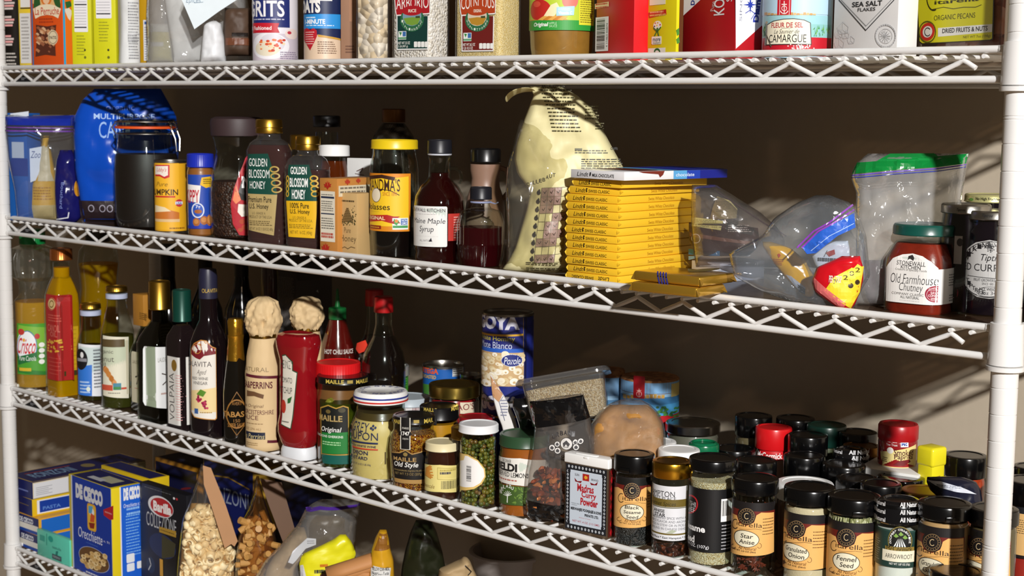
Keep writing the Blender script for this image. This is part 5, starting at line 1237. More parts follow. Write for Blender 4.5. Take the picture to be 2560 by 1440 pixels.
# square bottle with red label
t = oval('oil_bottle', 'square canola oil bottle with tall red label and copper cap', 'bottle', 117, 206, 993, 3, 6, 1, 0)
pr = oprof(t, [(42, None), (44, 985), (44, 760), (42, 735), (34, 712), (24, 690)])
t.lathe('bottle', pr, GLASS, raw=True, sec=t.sec); t.lathe('oil', shrink(pr, .09), OIL, raw=True, sec=t.sec)
zn = t.h(690); r = t.w(22); t.lathe('neck', [(r, zn-.1), (r*.95, t.h(655))], GLASS, raw=True); t.lathe('neck_oil', [(r-.08, zn-.1), (r-.08, t.h(668))], OIL, raw=True)
cap(t, 652, 621, 27, mat('b0622c', .3, .8), 'cap', 36)
p = face(t, pr); p.rect(118, 738, 152, 950, 'a81f1e', .08); p.ell(122, 747, 138, 773, 'e0c48a'); p.ring(125, 752, 135, 768, 1.5, '8a6a2c'); p.text('CANOLA', 121, 812, 150, 830, 'c96a5c', bold=.01); p.text('OIL', 127, 830, 142, 842, 'c96a5c', bold=.01); p.words(122, 783, 148, 808, 3, 'c9584c', 4)
rd = random.Random(5)
for i in range(26): x, y = rd.uniform(122, 148), rd.uniform(848, 880); p.ell(x-2, y-2.4, x+2, y+2.4, 'd9a83a')
p.words(124, 888, 148, 942, 5, 'c9584c', 6, th=.15); p.ring(121, 745, 139, 775, .8, 'd08a5c')
p.build('label', t.e)
p = face(t, pr, 1); p.rect(168, 816, 196, 936, mat('c9a21c', .4)); p.words(170, 820, 194, 925, 10, 'a8861c', 8, th=.2); p.rect(160, 926, 197, 938, '3a3a18'); p.build('back_label', t.e)
t = bottle('oil_bottle', 'large quilted oil bottle half full of yellow oil, behind the square one', 200, 296, 760, [(44, None), (48, 960), (48, 760), (44, 720), (46, 690), (50, 660), (46, 625), (30, 606)], liquid('c99a0f', .3, .05, 'e8bc1c'), 658, None, D=5.6)
cap(t, 606, 575, 30, mat('2f2a20', .4), 'cap')
t = bottle('oil_bottle', 'small oil bottle with gold cap and blue and white label', 195, 268, 1003, [(32, None), (36, 995), (36, 870), (34, 850), (24, 822), (22, 800), (22, 790)], liquid('5a5020', .5, .05, '8a7a2c'), 862, (774, 758, 25, GOLD, 'cap', 40))
t.lathe('cap_ring', [(t.w(23), t.h(788)), (t.w(25.5), t.h(787)), (t.w(25.5), t.h(776)), (t.w(23), t.h(775))], mat('b9c2dc', .4), raw=True)
p = t.cyl(prof=t.pr); p.poly([(195, 858), (256, 862), (256, 990), (196, 984)], 'e6e8ec'); p.poly([(195, 915), (230, 912), (230, 990), (196, 985)], '2f74d0'); p.ell(192, 872, 219, 925, '17171a'); p.ell(201, 880, 209, 895, 'e0e0e0'); p.rect(194, 896, 217, 904, '8a8a90'); p.words(233, 872, 254, 970, 12, '55585f', 4); p.rect(233, 898, 254, 901, '1b1b1f'); p.words(200, 950, 228, 985, 4, 'b9d4f4', 5); p.ell(216, 967, 226, 979, 'dfeadf'); p.build('label', t.e)
t = bottle('oil_bottle', 'nut oil bottle with gold cap and cream label showing almonds', 255, 340, 1024, [(36, None), (42, 1012), (42, 850), (40, 825), (30, 790), (24, 760), (24, 747)], liquid('6a6a2c', .5, .05, 'a9a040'), 836, (731, 715, 26, GOLD, 'cap', 40))
t.lathe('cap_ring', [(t.w(24), t.h(746)), (t.w(26.5), t.h(745)), (t.w(26.5), t.h(734)), (t.w(24), t.h(733))], mat('b9c2dc', .4), raw=True)
p = t.cyl(prof=t.pr); p.poly([(256, 838), (322, 842), (322, 995), (258, 988)], 'e3dfc9'); p.rect(256, 849, 312, 868, '5a4a2c'); p.text('Organic', 246, 874, 283, 886, '6a665a'); p.text('Peanut', 244, 890, 285, 904, '6a665a'); p.text('Oil', 250, 905, 264, 914, '6a665a')
for i in range(9): x, y = 258+(i*7) % 26, 915+(i*11) % 42; p.ell(x, y, x+11, y+16, ('b8712c', 'd9955a', 'c98440')[i % 3])
p.rect(256, 962, 282, 976, 'c8553c'); p.rect(283, 958, 303, 975, '4a8aa0'); p.rect(284, 967, 302, 974, '3f8a4a'); p.rect(303, 968, 318, 973, 'c8553c'); p.rect(315, 850, 321, 985, 'c9c3a8'); p.words(270, 980, 305, 985, 1, '7a7668', 2); p.build('label', t.e)
# two estate oil bottles
DARKG = liquid('140d06', .08, .05, '3a2c10')
def estate(label, xl, xr, yb, sh_y, neck_y, yw):
    t = oval('oil_bottle', label, 'bottle', xl, xr, yb, 3, 6, 1, 0); w = (xr-xl)/2
    pr = oprof(t, [(w*.96, None), (w, yb-12), (w, sh_y+25), (w*.9, sh_y+10), (w*.42, neck_y)])
    t.lathe('bottle', pr, clear('e9f2e0', .9, .8, .03, base=.06), raw=True, sec=t.sec); t.lathe('oil', shrink(pr, .07), DARKG, raw=True, sec=t.sec)
    r = t.w(w*.36); t.lathe('neck', [(r, t.h(neck_y)-.1), (r*.95, t.h(yw))], clear('b9c4a8', .7, .8, .03, base=.06), raw=True); return t, pr
t, pr = estate('short estate oil bottle with square wooden orange cap box', 328, 412, 1036, 860, 822, 808)
z0, z1 = t.h(812), t.h(734); w = t.w(23); t.part('cap_box', box_bm(-w, w, -w, w, z0, z1, .04), mat('b07a2c', .45))
p = face(t, pr); p.rect(330, 880, 351, 1006, 'cfc9ae', .1); p.text('LAUDEMIO', 333, 902, 356, 910, '6a5a3c'); p.line([(345, 930), (348, 945), (343, 960)], 2, '2c2a20'); p.line([(340, 942), (352, 938)], 2, '2c2a20'); p.words(338, 968, 350, 974, 1, 'a84a3a', 2); p.build('label', t.e)
p = Print(PlaneSurf(t, (0, -w, 0), (1, 0, 0), (0, 0, 1), (0, -1, 0))); p.words(349, 780, 370, 802, 4, '6a4a1c', 3); p.build('cap_print', t.e)
t, pr = estate('tall dark estate oil bottle with gold capsule and white octagonal label', 347, 462, 1064, 832, 802, 776)
cap(t, 776, 702, 26, GOLD, 'capsule', 60)
p = face(t, pr, 1); p.poly([(388, 868), (440, 866), (444, 874), (444, 1014), (440, 1022), (388, 1020), (383, 1010), (383, 878)], 'e4e6e6'); p.text('LAUDEMIO', 395, 893, 425, 904, '8a8880'); p.line([(415, 930), (418, 950), (406, 962)], 2.4, '3a2c20'); p.line([(404, 934), (428, 940)], 2.4, '3a2c20'); p.words(402, 980, 424, 986, 1, 'b08a80', 2); p.build('label', t.e)
t = oval('vinegar_bottle', 'square dark vinegar bottle with green capsule and vertical white label', 'bottle', 419, 500, 1090, 3, 7, 1, 0)
pr = oprof(t, [(39, None), (40, 1082), (40, 855), (37, 838), (20, 812)])
t.lathe('bottle', pr, mat('1d1415', .08, coat=.5), raw=True, sec=t.sec)
cap(t, 806, 724, 23, mat('12463a', .35, .3), 'capsule', 0)
p = face(t, pr); p.rect(421, 893, 457, 1062, 'e2e0da'); p.ell(430, 899, 443, 928, '8a6a2a'); p.text('VOLPAIA', 425, 932, 437, 1050, '2a2624', bold=-.01, rot=90); p.words(440, 935, 453, 1055, 18, 'd9a0a0', 5, th=.3); p.build('label', t.e)
t = bottle('vinegar_bottle', 'red wine vinegar bottle with navy capsule and grape label', 477, 574, 1107, [(44, None), (48, 1095), (48, 870), (46, 850), (36, 825), (23, 800), (21, 770), (22, 745)], None, None, None, glass=mat('140c0f', .08, coat=.5))
t.lathe('capsule', [(t.w(23), t.h(745)), (t.w(23), t.h(690)), (t.w(20), t.h(672)), (0, t.h(668))], mat('24243a', .4), raw=True)
p = t.cyl(r=t.w(23)); p.text('OLAVITA C', 505, 722, 545, 732, 'c9a84a'); p.build('capsule_print', t.e)
p = t.cyl(prof=t.pr); p.poly([(478, 872), (484, 858), (500, 850), (516, 852), (530, 866), (540, 870), (542, 1046), (538, 1050), (486, 1043), (479, 1030)], 'c98a3a'); p.poly([(479, 872), (485, 860), (500, 852), (515, 854), (529, 868), (539, 872), (540, 1044), (537, 1048), (487, 1041), (480, 1029)], 'e9e4da'); p.poly([(479, 872), (485, 860), (500, 852), (515, 854), (529, 868), (539, 872), (539, 885), (510, 890), (500, 899), (490, 895), (479, 885)], '7a1a24'); p.ring(484, 860, 503, 884, 1.5, 'c98a3a')
p.text('COLAVITA', 470, 904, 529, 917, '3a2a2c', bold=.0); p.text('Aged', 491, 924, 512, 940, '77706a', it=.3); p.text('RED WINE', 482, 943, 520, 950, '55504c', bold=.01); p.text('VINEGAR', 484, 954, 519, 962, '55504c', bold=.01); p.poly([(480, 975), (540, 968), (540, 1030), (480, 1024)], 'ecd39a')
rd = random.Random(6)
for i in range(24):
    v = i/24; x = 492+v*26+rd.uniform(-7, 7)*(1-v*.5); y = 992+v*26+rd.uniform(-6, 6); p.ell(x-3, y-3, x+3, y+3, rd.choice(('a81f4a', '8a1840', 'c03a5c')))
p.poly([(492, 985), (502, 973), (516, 980), (508, 992)], '5a8a2c'); p.text('', 0, 0, 1, 1, 'ffffff'); p.rect(487, 1021, 496, 1034, '3a5f9a'); p.words(500, 1028, 534, 1034, 1, 'b08a2a', 2); p.build('label', t.e)
for k, (xl, xr, D, y0) in enumerate(((378, 466, 7.0, 640), (470, 560, 8.6, 630), (560, 650, 7.2, 640))):
    t = bottle('wine_bottle', ('dark wine bottle in deep shade, %s of three behind the vinegar bottles' % ('leftmost', 'middle', 'rightmost')[k]), xl, xr, 820, [(42, None), (44, 1000), (44, 800), (40, 770), (20, 720), (17, 690), (17, 640)], None, None, None, D=D, glass=mat('0d0c0e', .1), group=None)
    t.lathe('capsule', [(t.w(17.5), t.h(690)), (t.w(17.5), t.h(y0-30)), (0, t.h(y0-31))], mat('121216', .4), raw=True)
t = bottle('pepper_sauce_bottle', 'small black sauce bottle with gold foil neck and diamond label', 560, 624, 1114, [(28, None), (32, 1104), (32, 985), (30, 960), (25, 920), (20, 890), (18, 850)], None, None, None, glass=mat('120f0b', .08, coat=.5))
b = lathe_bm(t.prof([(22, 900), (21, 880), (19, 850), (20.5, 838), (19, 836), (19.5, 803), (17, 796)])+[(0, t.h(795))], seg=40, wob=.08, seed=4); t.part('foil', b, mat('d9a232', .22, .9, bump=.8, bscale=60), auto=25)
p = t.cyl(prof=t.pr); K = '9a6a30'; p.line([(592, 980), (622, 1036), (592, 1088), (563, 1036), (592, 980)], 1.4, K); p.ring(567, 1000, 617, 1070, 2, K); p.text('TABASCO', 560, 1029, 626, 1043, 'b08040', bold=.02); p.text('150', 584, 1048, 600, 1056, K); p.text('SUPER SAUCE', 570, 1058, 614, 1068, K, bold=.01); p.text('AVERY', 580, 1005, 604, 1013, K); p.build('label', t.e)
PAPER = mat('d6ba8c', .7, var=.08, bump=.3, bscale=18)
def crumple(rows, seg, n, amp, seed, lo=0):
    zs = [q[1] for q in rows]; rs = [q[0] for q in rows]; bm = bmesh.new(); rings = []
    for i in range(n+1):
        z = zs[0]+(zs[-1]-zs[0])*i/n; r = float(np.interp(z, zs, rs)); k = max(0, (i/n-lo)/(1-lo)) if lo else 1; ring = []
        for j in range(seg):
            a = 2*math.pi*j/seg; q = Vector((math.cos(a)*1.5, math.sin(a)*1.5, z*.9+seed*5))
            f = (abs(noise.noise(q*1.3))+.6*abs(noise.noise(q*2.7+Vector((3, 1, 2))))-.35)*amp*2*k
            ring.append(bm.verts.new((r*(1-f)*math.cos(a), r*(1-f)*math.sin(a), z)))
        rings.append(ring)
    for a, b in zip(rings, rings[1:]):
        for j in range(seg): bm.faces.new((a[j], a[(j+1) % seg], b[(j+1) % seg], b[j]))
    bm.faces.new(rings[0][::-1]); bm.faces.new(rings[-1]); return bm
def wrapped(label, xl, xr, yb, y0, yt, D=None, seed=1, lab=True):
    t = rnd('sauce_bottle', label, 'bottle', xl, xr, yb, 3, D); w = (xr-xl)/2; k = (y0-yt)
    t.part('paper_wrap', crumple(t.prof([(w*.9, None), (w, (1115 if D is None else 1080)), (w, y0+95), (w*.92, y0+55), (w*.70, y0+4)]), 72, 40, .035, seed, lo=.45), PAPER, auto=50)
    zt = t.h(yt); zb = t.h(y0); H_ = zt-zb; r = t.w(w)
    rows = [(r*.66, zb-.05), (r*.82, zb+H_*.12), (r*.95, zb+H_*.35), (r*.92, zb+H_*.65), (r*.72, zb+H_*.9), (r*.3, zt)]
    t.part('paper_hood', crumple(rows, 64, 26, .16, seed+3), PAPER, auto=50)
    t.lathe('gold_tie', [(r*.69, zb-.12), (r*.74, zb-.1), (r*.73, zb+.12), (r*.68, zb+.13)], mat('8a6420', .25, .9), raw=True, wob=.06)
    t.pr = t.prof([(w, None), (w, y0+95), (w*.92, y0+55)]); return t
t = wrapped('worcestershire bottle wrapped in tan paper, in front with maroon lettering', 615, 708, 1130, 838, 742)
p = t.cyl(prof=t.pr); M_ = '5a1a28'; p.text('NATURAL', 608, 919, 672, 930, '8a7450'); p.line([(616, 936), (694, 942), (694, 1103), (670, 1104)], 3, M_); p.text('LEA&PERRINS', 570, 953, 681, 970, M_, bold=.02); p.poly([(618, 975), (636, 979), (660, 987), (658, 997), (636, 990), (618, 990)], '6a4a30'); p.text('The Original', 598, 1010, 657, 1020, '6a4a34', it=.2); p.text('WORCESTERSHIRE', 570, 1024, 684, 1035, M_, bold=.0); p.text('SAUCE', 612, 1038, 646, 1049, M_, bold=.0); p.words(618, 1054, 664, 1062, 1, '8a6a44', 2); p.text('10 FL OZ (296 mL)', 600, 1068, 652, 1076, '8a6a44'); p.rect(616, 1081, 663, 1098, '1c2238'); p.text('Lea Perrins', 600, 1084, 660, 1096, 'd0c08a', it=.2); p.words(618, 1102, 650, 1116, 2, '9a7c50', 3); p.build('label', t.e)
wrapped('second paper wrapped sauce bottle standing behind the ketchup', 724, 812, 860, 822, 742, D=4.4, seed=7)
# ketchup
t = oval('ketchup_bottle', 'upside down red ketchup bottle standing on its white cap', 'bottle', 695, 800, 1157, 3, 2.6, .72, 8)
z0 = t.h(1112)
pr = oprof(t, [(40, 1112), (46, 1100), (52, 1080), (52, 1060), (47, 1035), (46, 990), (46, 930), (46, 900), (54, 868), (56, 850), (52, 836), (40, 832)])
t.lathe('bottle', [(pr[0][0], z0)]+pr[1:]+[(pr[-1][0]*.8, pr[-1][1]-.08), (0, pr[-1][1]-.12)], mat('8a0f18', .1, coat=.6, var=.1), raw=True, sec=t.sec)
r = oprof(t, [(45, 1112)])[0][0]; t.lathe('cap', [(r*.98, 0), (r, .06), (r*.98, z0-.25), (r*.9, z0-.02), (0, z0)], mat('e3e6ea', .35), raw=True, sec=t.sec)
p = face(t, pr); p.poly([(702, 888), (712, 886), (728, 905), (728, 926), (738, 932), (727, 1074), (700, 1062)], '2c4a34'); p.poly([(703, 891), (712, 889), (726, 907), (726, 928), (736, 934), (725, 1071), (701, 1060)], 'e6e1d2'); p.text('HEINZ', 696, 902, 723, 922, '2c2a2a', bold=-.01, rot=0); p.text('TOMATO', 696, 944, 726, 958, '2a2a2a'); p.text('KETCHUP', 690, 968, 726, 984, '2a2a2a'); p.ell(698, 1000, 711, 1034, 'c03a2a'); p.poly([(715, 998), (726, 992), (722, 1008), (715, 1010)], '2f6a34'); p.words(702, 1050, 722, 1060, 1, '55544c', 2); p.build('label', t.e)
# tall grey carton, pinkish bottle, hot sauces, soy
t = carton('syrup_carton', 'tall grey carton of small print standing at the back near the red capped bottles', 'carton', 694, 741, 802, 760, None, 3, mat('5a5452', .5), D=8.2, yaw=0, ref=760, H=10.9, depth=3.0)
p = t.front(); p.words(697, 690, 738, 830, 40, '8f8984', 5); p.build('front_print', t.e)
p = t.side(); p.poly([(790, 728), (794, 724), (796, 732)], 'd9d9d9'); p.rect(742, 640, 800, 700, '4f4a49'); p.build('side_print', t.e)
t = bottle('vinegar_bottle', 'dull rose tinted bottle between the dark wine bottles and the grey carton', 652, 696, 740, [(20, None), (22, 900), (22, 700), (20, 650)], mat('4a2428', .3), None, None, D=6.8, inname='vinegar')
cap(t, 650, 610, 21, mat('3a1c20', .4), 'cap')
t = bottle('hot_sauce_bottle', 'red chili sauce bottle with green nozzle cap in the dark', 796, 892, 900, [(40, None), (46, 1040), (46, 900), (40, 860), (28, 820), (22, 798)], mat('5f100c', .15, coat=.4), None, None, D=5.6, inname='chili_sauce', d=.03)
z0, z1, z2 = t.h(797), t.h(768), t.h(722); r = t.w(22)
t.lathe('nozzle_cap', [(r, z0), (r, z1-.05), (r*.9, z1), (r*.3, z1+.05), (r*.12, z2), (0, z2+.02)], mat('12602c', .35), raw=True, seg=64, ribs=(24, z0+.05, z1-.1, .02))
p = t.cyl(r=t.w(46)); p.text('HOT CHILI SAUCE', 812, 874, 882, 886, 'd0c4bc', bold=.03); p.build('label', t.e)
def soy(label, xl, xr, cx0, cx1, y0, y1, D, tagc=False):
    t = bottle('soy_sauce_bottle', label, xl, xr, 900, [((xr-xl)/2*.9, None), ((xr-xl)/2, 1000), ((xr-xl)/2, 910), ((xr-xl)/2*.88, 880), ((xr-xl)/2*.5, 840), ((cx1-cx0)/2*.85, 810), ((cx1-cx0)/2*.85, y1)], mat('140c0a', .1, coat=.4), 838, None, D=D, inname='soy_sauce', d=.05)
    z0, z1 = t.h(y1), t.h(y0); r = t.w((cx1-cx0)/2); t.lathe('cap', [(r*.96, z0), (r, z0+.05), (r*.94, z1-.05), (r*.86, z1), (0, z1)], mat('b0161a', .35), raw=True)
    return t
t = soy('soy sauce bottle with red cap, the nearer of two', 904, 1014, 936, 985, 741, 780, 4.9)
t = soy('soy sauce bottle with red cap, half hidden behind its twin', 882, 990, 915, 962, 723, 764, 7.2)
p = t.cyl(r=t.w(50)); p.poly([(893, 858), (914, 850), (919, 862), (912, 878), (898, 884), (890, 872)], mat('e8402a', .5)); p.build('price_sticker', t.e)
# ================================================================ third shelf: jars and cans
t = top_at('spread_jar', 'jar with wide ribbed bright red lid behind the ketchup', 'jar', 790, 901, 904, 5.6, 3)
r = t.r; t.lathe('jar', [(r*.9, 0), (r*.96, .1), (r*.96, 4.6), (r*.9, 4.8)], mat('8a5a30', .3), raw=True); t.lathe('lid', lidrows(t, 4.75, 5.6, r), mat('d8181c', .35), raw=True, seg=144, ribs=(48, 4.8, 5.45, .012))
t = top_at('wasabi_can', 'small green and yellow wasabi can with clear plastic lid', 'can', 929, 1023, 912, 4.8, 3)
r = t.r; t.lathe('can_body', [(r*.92, 0), (r*.94, .1), (r*.94, 4.3), (r*.9, 4.32)], mat('5fb42c', .35), raw=True); t.lathe('lid', lidrows(t, 4.2, 4.8, r), clear('eef4f6', .8, .7, .05, milk=.35, base=.1), raw=True)
t.r *= .945; p = t.cyl(); p.rect(945, 928, 996, 990, 'd9c21c'); p.text('SUSHI', 938, 934, 966, 943, 'c8482a', bold=.03); p.text('Wasabi', 924, 945, 986, 974, '2a7ab8', bold=.02); p.rect(998, 928, 1020, 975, '4a9a2c'); p.words(1000, 930, 1018, 970, 7, '1f4a18', 3); p.build('label', t.e)
# gherkins
t = jar('pickle_jar', 'gherkin jar with black gold lettered lid and black green label', 794, 921, 1170, 3, [(52, None), (60, 1160), (62, 1140), (62, 995), (58, 978), (56, 966)], liquid('5a6a1c', .6, .05, 'a8b050'), (965, 936, 64, BLACKP), 1000, inname='brine')
rd = random.Random(2); b = bmesh.new(); rr = t.w(50)
for i in range(16):
    a = i*2.4; q = Vector((rr*.72*math.cos(a), rr*.72*math.sin(a), t.h(1060)+(i % 4)*t.w(16)*.9)); d = Vector((rd.uniform(-.3, .3), rd.uniform(-.3, .3), 1)).normalized()*t.w(26)
    tube(b, [q-d, q-d*.8, q-d*.3, q+d*.3, q+d*.8, q+d], [.04, .2, .27, .27, .2, .04], 10)
t.part('gherkins', b, mat('8f8a2a', .35, var=.3, bump=.5, bscale=150))
p = t.cyl(prof=t.pr); p.poly([(800, 1018), (820, 1012), (840, 1020), (858, 1014), (872, 1018), (873, 1138), (802, 1136)], 'b8923c'); p.poly([(802, 1021), (820, 1015), (840, 1023), (858, 1017), (870, 1021), (871, 1135), (804, 1133)], '121614'); p.poly([(804, 1080), (871, 1080), (871, 1134), (804, 1132)], '1f7a34')
p.poly([(804, 1134), (873, 1138), (873, 1160), (806, 1158)], '0f5a50')
p.ell(814, 1024, 826, 1034, '6a5a30'); p.ell(845, 1020, 864, 1032, '4a4634'); p.text('MAILLE', 798, 1039, 856, 1054, 'b39a62', bold=.02); p.text('Original', 802, 1068, 850, 1084, 'e9e9e4', bold=.01, it=.25); p.text('CORNICHONS GHERKINS', 780, 1088, 858, 1094, 'd9e2d4', bold=.02); p.words(806, 1100, 860, 1116, 2, 'a9d6a0', 3); p.build('label', t.e)
p = t.cyl(r=t.w(64.5)); p.text('MAILLE', 815, 950, 860, 960, 'c9b050', bold=.02); p.text('MAILLE', 890, 948, 918, 958, 'c9b050', bold=.02); p.rect(868, 951, 882, 959, 'a8924a'); p.build('lid_print', t.e)
# dijon
DIJ = mat('dfc277', .45, var=.06, bump=.2, bscale=60)
t = jar('mustard_jar', 'large pale dijon mustard jar with white lid ringed in blue and red', 876, 1028, 1200, 3, [(62, None), (73, 1188), (76, 1165), (76, 1080), (75, 1060), (64, 1036), (60, 1018), (60, 1008)], DIJ, None, 1042, inname='mustard')
z0, z1 = t.h(1003), t.h(975); r = t.w(67)
t.lathe('lid', [(r*.97, z0), (r*1.01, z0+.04), (r, z1-.1), (r*.95, z1), (r*.6, z1), (r*.56, z1-.04), (0, z1-.04)], WHITE, raw=True)
for k, (q, h) in enumerate(((.10, 'c8342c'), (.30, '2a3a8c'))): t.lathe('lid_stripe', [(r*1.005, z0+q), (r*1.02, z0+q+.01), (r*1.02, z0+q+.09), (r*1.005, z0+q+.1)], mat(h, .35), raw=True)
b = Print(PlaneSurf(t, (0, 0, z1), (1, 0, 0), (0, 1, 0), (0, 0, 1)))
for i, c in enumerate('GREY POUPON DIJON'):
    a = 2.6-i*.36; V, P_ = text_mesh(c, .01)
    if len(V): lo, hi = V.min(0), V.max(0); q = ((V-(lo+hi)/2)*.42); Q = np.stack([r*.76*math.cos(a)+q[:, 0]*math.sin(a)+q[:, 1]*math.cos(a), r*.76*math.sin(a)-q[:, 0]*math.cos(a)+q[:, 1]*math.sin(a)], 1); b.sh.append((Q, P_, b._mi('2a3a8c')))
b.build('lid_print', t.e)
t.lathe('mustard_smear', [(t.w(57), t.h(1046)), (t.w(62), t.h(1040)), (t.w(58), t.h(1024))], clear('a8905a', .7, .3, .3, milk=.45, milkc='8a7440'), raw=True)
p = t.cyl(prof=t.pr); N_ = '1f2a52'; p.text('GREY', 881, 1057, 921, 1079, N_, bold=-.005); p.text('POUPON', 866, 1080, 945, 1099, N_, bold=-.005); p.rect(881, 1105, 945, 1109, N_); p.text('MADE WITH WHITE WINE', 868, 1112, 940, 1117, N_, bold=.01); p.rect(881, 1121, 945, 1124, 'c8402c'); p.text('DIJON', 884, 1126, 920, 1139, N_, bold=.01); p.text('MUSTARD', 878, 1140, 919, 1148, N_, bold=.01); p.text('NET WT 16 OZ (1 LB) 454g', 884, 1158, 927, 1164, '4a4a60')
for q in ((932, 1066), (938, 1070), (927, 1071), (932, 1074)): p.ell(q[0]-3, q[1]-3, q[0]+3, q[1]+3, N_)
p.rect(962, 1130, 965, 1160, '4a3c14'); p.build('label', t.e)
# old style mustard
SEEDS = grains(('b0641c', 'd9922c', '8a3a18', 'c97a24', '6a2a14', 'e0a83c'), 560, 1.0, .25, dist=.004)
t = jar('mustard_jar', 'wholegrain mustard jar with black label and black ribbon over its lid', 974, 1094, 1230, 3, [(46, None), (54, 1220), (56, 1190), (59, 1140), (60, 1110), (56, 1082), (50, 1072), (50, 1064)], SEEDS, (1064, 1036, 53, BLACKP), 1078, inname='mustard_seeds')
p = t.cyl(prof=t.pr); p.poly([(978, 1128), (1000, 1130), (1014, 1124), (1030, 1134), (1060, 1126), (1086, 1130), (1080, 1206), (984, 1204)], 'a8834a'); p.poly([(979, 1131), (1000, 1133), (1014, 1127), (1030, 1137), (1060, 1129), (1085, 1133), (1079, 1196), (984, 1194)], '151212'); p.ell(1008, 1131, 1019, 1141, '8a7440'); p.text('MAILLE', 984, 1144, 1041, 1154, 'b08f5a', bold=.02); p.text('Old Style', 984, 1156, 1044, 1172, 'ecebe6', it=.25, bold=.01); p.text('WHOLEGRAIN DIJON MUSTARD', 984, 1176, 1066, 1181, 'a08a58'); p.text('NET WT 7.3 OZ (207g)', 986, 1183, 1056, 1191, '8f7a4c'); p.build('label', t.e)
p = t.cyl(r=t.w(53.6)); p.text('MAIL', 985, 1049, 1004, 1059, 'c9b050', bold=.02); p.text('MAIL', 1060, 1046, 1082, 1057, 'c9b050', bold=.02); p.rect(1034, 1050, 1048, 1058, 'a8924a'); p.build('lid_print', t.e)
p = t.cyl(r=t.w(60)); p.rect(1001, 1044, 1026, 1124, 'e9e4d4'); p.rect(1003, 1044, 1024, 1123, '131112'); p.ell(998, 1076, 1029, 1092, '131112'); p.text('1747', 1003, 1079, 1024, 1089, 'f0eee8', bold=.02); p.text('PARIS', 1006, 1068, 1022, 1073, 'd9d6cc'); p.text('DIJON', 1007, 1095, 1021, 1100, 'd9d6cc'); p.build('ribbon', t.e)
t = top_at('mustard_jar', 'honey mustard jar with black gold lettered lid, behind the wholegrain jar', 'jar', 1049, 1148, 1012, 4.0, 3)
r = t.r; t.lathe('glass', [(r*.9, 0), (r*1.0, .1), (r*1.08, 2.2), (r*.98, 3.1), (r*.95, 3.3)], GLASS, raw=True); t.lathe('mustard', [(r*.84, .08), (r*.94, .16), (r*1.02, 2.2), (r*.92, 3.05)], mat('c98a1c', .3), raw=True); t.lathe('lid', lidrows(t, 3.3, 4.0, r), BLACKP, raw=True)
p = t.cyl(r=r*1.02); p.text('MAILLE', 1060, 1020, 1092, 1029, 'c9b050', bold=.02); p.text('MAIL', 1128, 1016, 1146, 1026, 'c9b050', bold=.02); p.rect(1084, 1022, 1092, 1062, '131112'); p.build('lid_print', t.e)
t = top_at('dip_tub', 'pale grey plastic tub lid behind the dijon mustard', 'tub', 966, 1076, 990, 3.6, 3)
r = t.r; t.lathe('tub', [(r*.82, 0), (r*.95, 3.2)], mat('d8d4d2', .4), raw=True); t.lathe('lid', lidrows(t, 3.15, 3.6, r), mat('b4bfc6', .4), raw=True)
p = t.cyl(r=r*.94); p.bars(1028, 1012, 1052, 1030, '77323a', 'e2dedc', 18); p.build('label', t.e)
def cantop(name, label, xl, xr, yt, H, hexc, lidm=STEEL):
    t = top_at(name, label, 'can', xl, xr, yt, H, 3); r = t.r
    t.lathe('can_body', [(r*.93, 0), (r, .05), (r, .14), (r*.97, .18), (r*.97, H-.18), (r, H-.14), (r, H-.02), (r*.96, H), (r*.94, H-.05), (r*.93, H-.16), (0, H-.14)], lidm, raw=True)
    t.lathe('paper_wrap', [(r*.975, .19), (r*.985, .2), (r*.985, H-.2), (r*.975, H-.19)], mat(hexc, .35), raw=True); t.r = r*.985; return t
t = cantop('chili_can', 'blue can of green chiles with bare metal top', 1056, 1161, 908, 4.7, '1f5fae')
p = t.cyl(); p.text('ORTEGA', 1050, 920, 1096, 934, 'd9582a', bold=.04); p.text('FIRE ROASTED', 1052, 937, 1090, 946, 'e0b23a', bold=.02); p.rect(1131, 918, 1158, 940, 'e2e4e0'); p.words(1133, 921, 1156, 938, 4, '55585f', 3); p.poly([(1058, 958), (1100, 962), (1100, 985), (1060, 985)], '4a8a3a'); p.build('label', t.e)
t = cantop('bean_can', 'dark can in shade behind the gold lidded sauce jar', 1150, 1206, 934, 4.6, '3a3a1c')
t = top_at('sauce_jar', 'red sauce jar with shiny gold lid and cream label', 'jar', 1072, 1199, 958, 4.8, 3)
r = t.r; t.lathe('glass', [(r*.9, 0), (r*.97, .1), (r*.97, 3.8), (r*.93, 4.1)], GLASS, raw=True); t.lathe('sauce', [(r*.86, .08), (r*.91, .15), (r*.91, 3.8), (r*.87, 4.0)], mat('a8141c', .25), raw=True); t.lathe('lid', lidrows(t, 4.1, 4.8, r, lip=.06), mat('b39a4a', .28, 1), raw=True)
t.r = r*.975; p = t.cyl(); p.poly([(1150, 1006), (1198, 1000), (1198, 1030), (1150, 1034)], 'e0d2b8'); p.text("RAO'S", 1128, 1010, 1184, 1026, '7a1a22', bold=.0); p.build('label', t.e)
t = top_at('pepper_jar', 'small jar with dark red lid in front of the hominy cans', 'jar', 1148, 1238, 1040, 3.9, 3)
r = t.r; t.lathe('jar', [(r*.9, 0), (r*.94, .1), (r*.94, 3.3)], mat('6a1418', .2, coat=.4), raw=True); t.lathe('lid', lidrows(t, 3.3, 3.9, r), mat('9a1420', .25), raw=True)
GOYA = None
# hominy cans: the upper stands on the lower
def goya(label, xl, xr, y, D, Z, H):
    t = can('hominy_can', label, xl, xr, y, 3, None, '1f2a7a', D=D, lidm=mat('8a877f', .3, 1), Z=Z, H=H, group='hominy cans'); return t
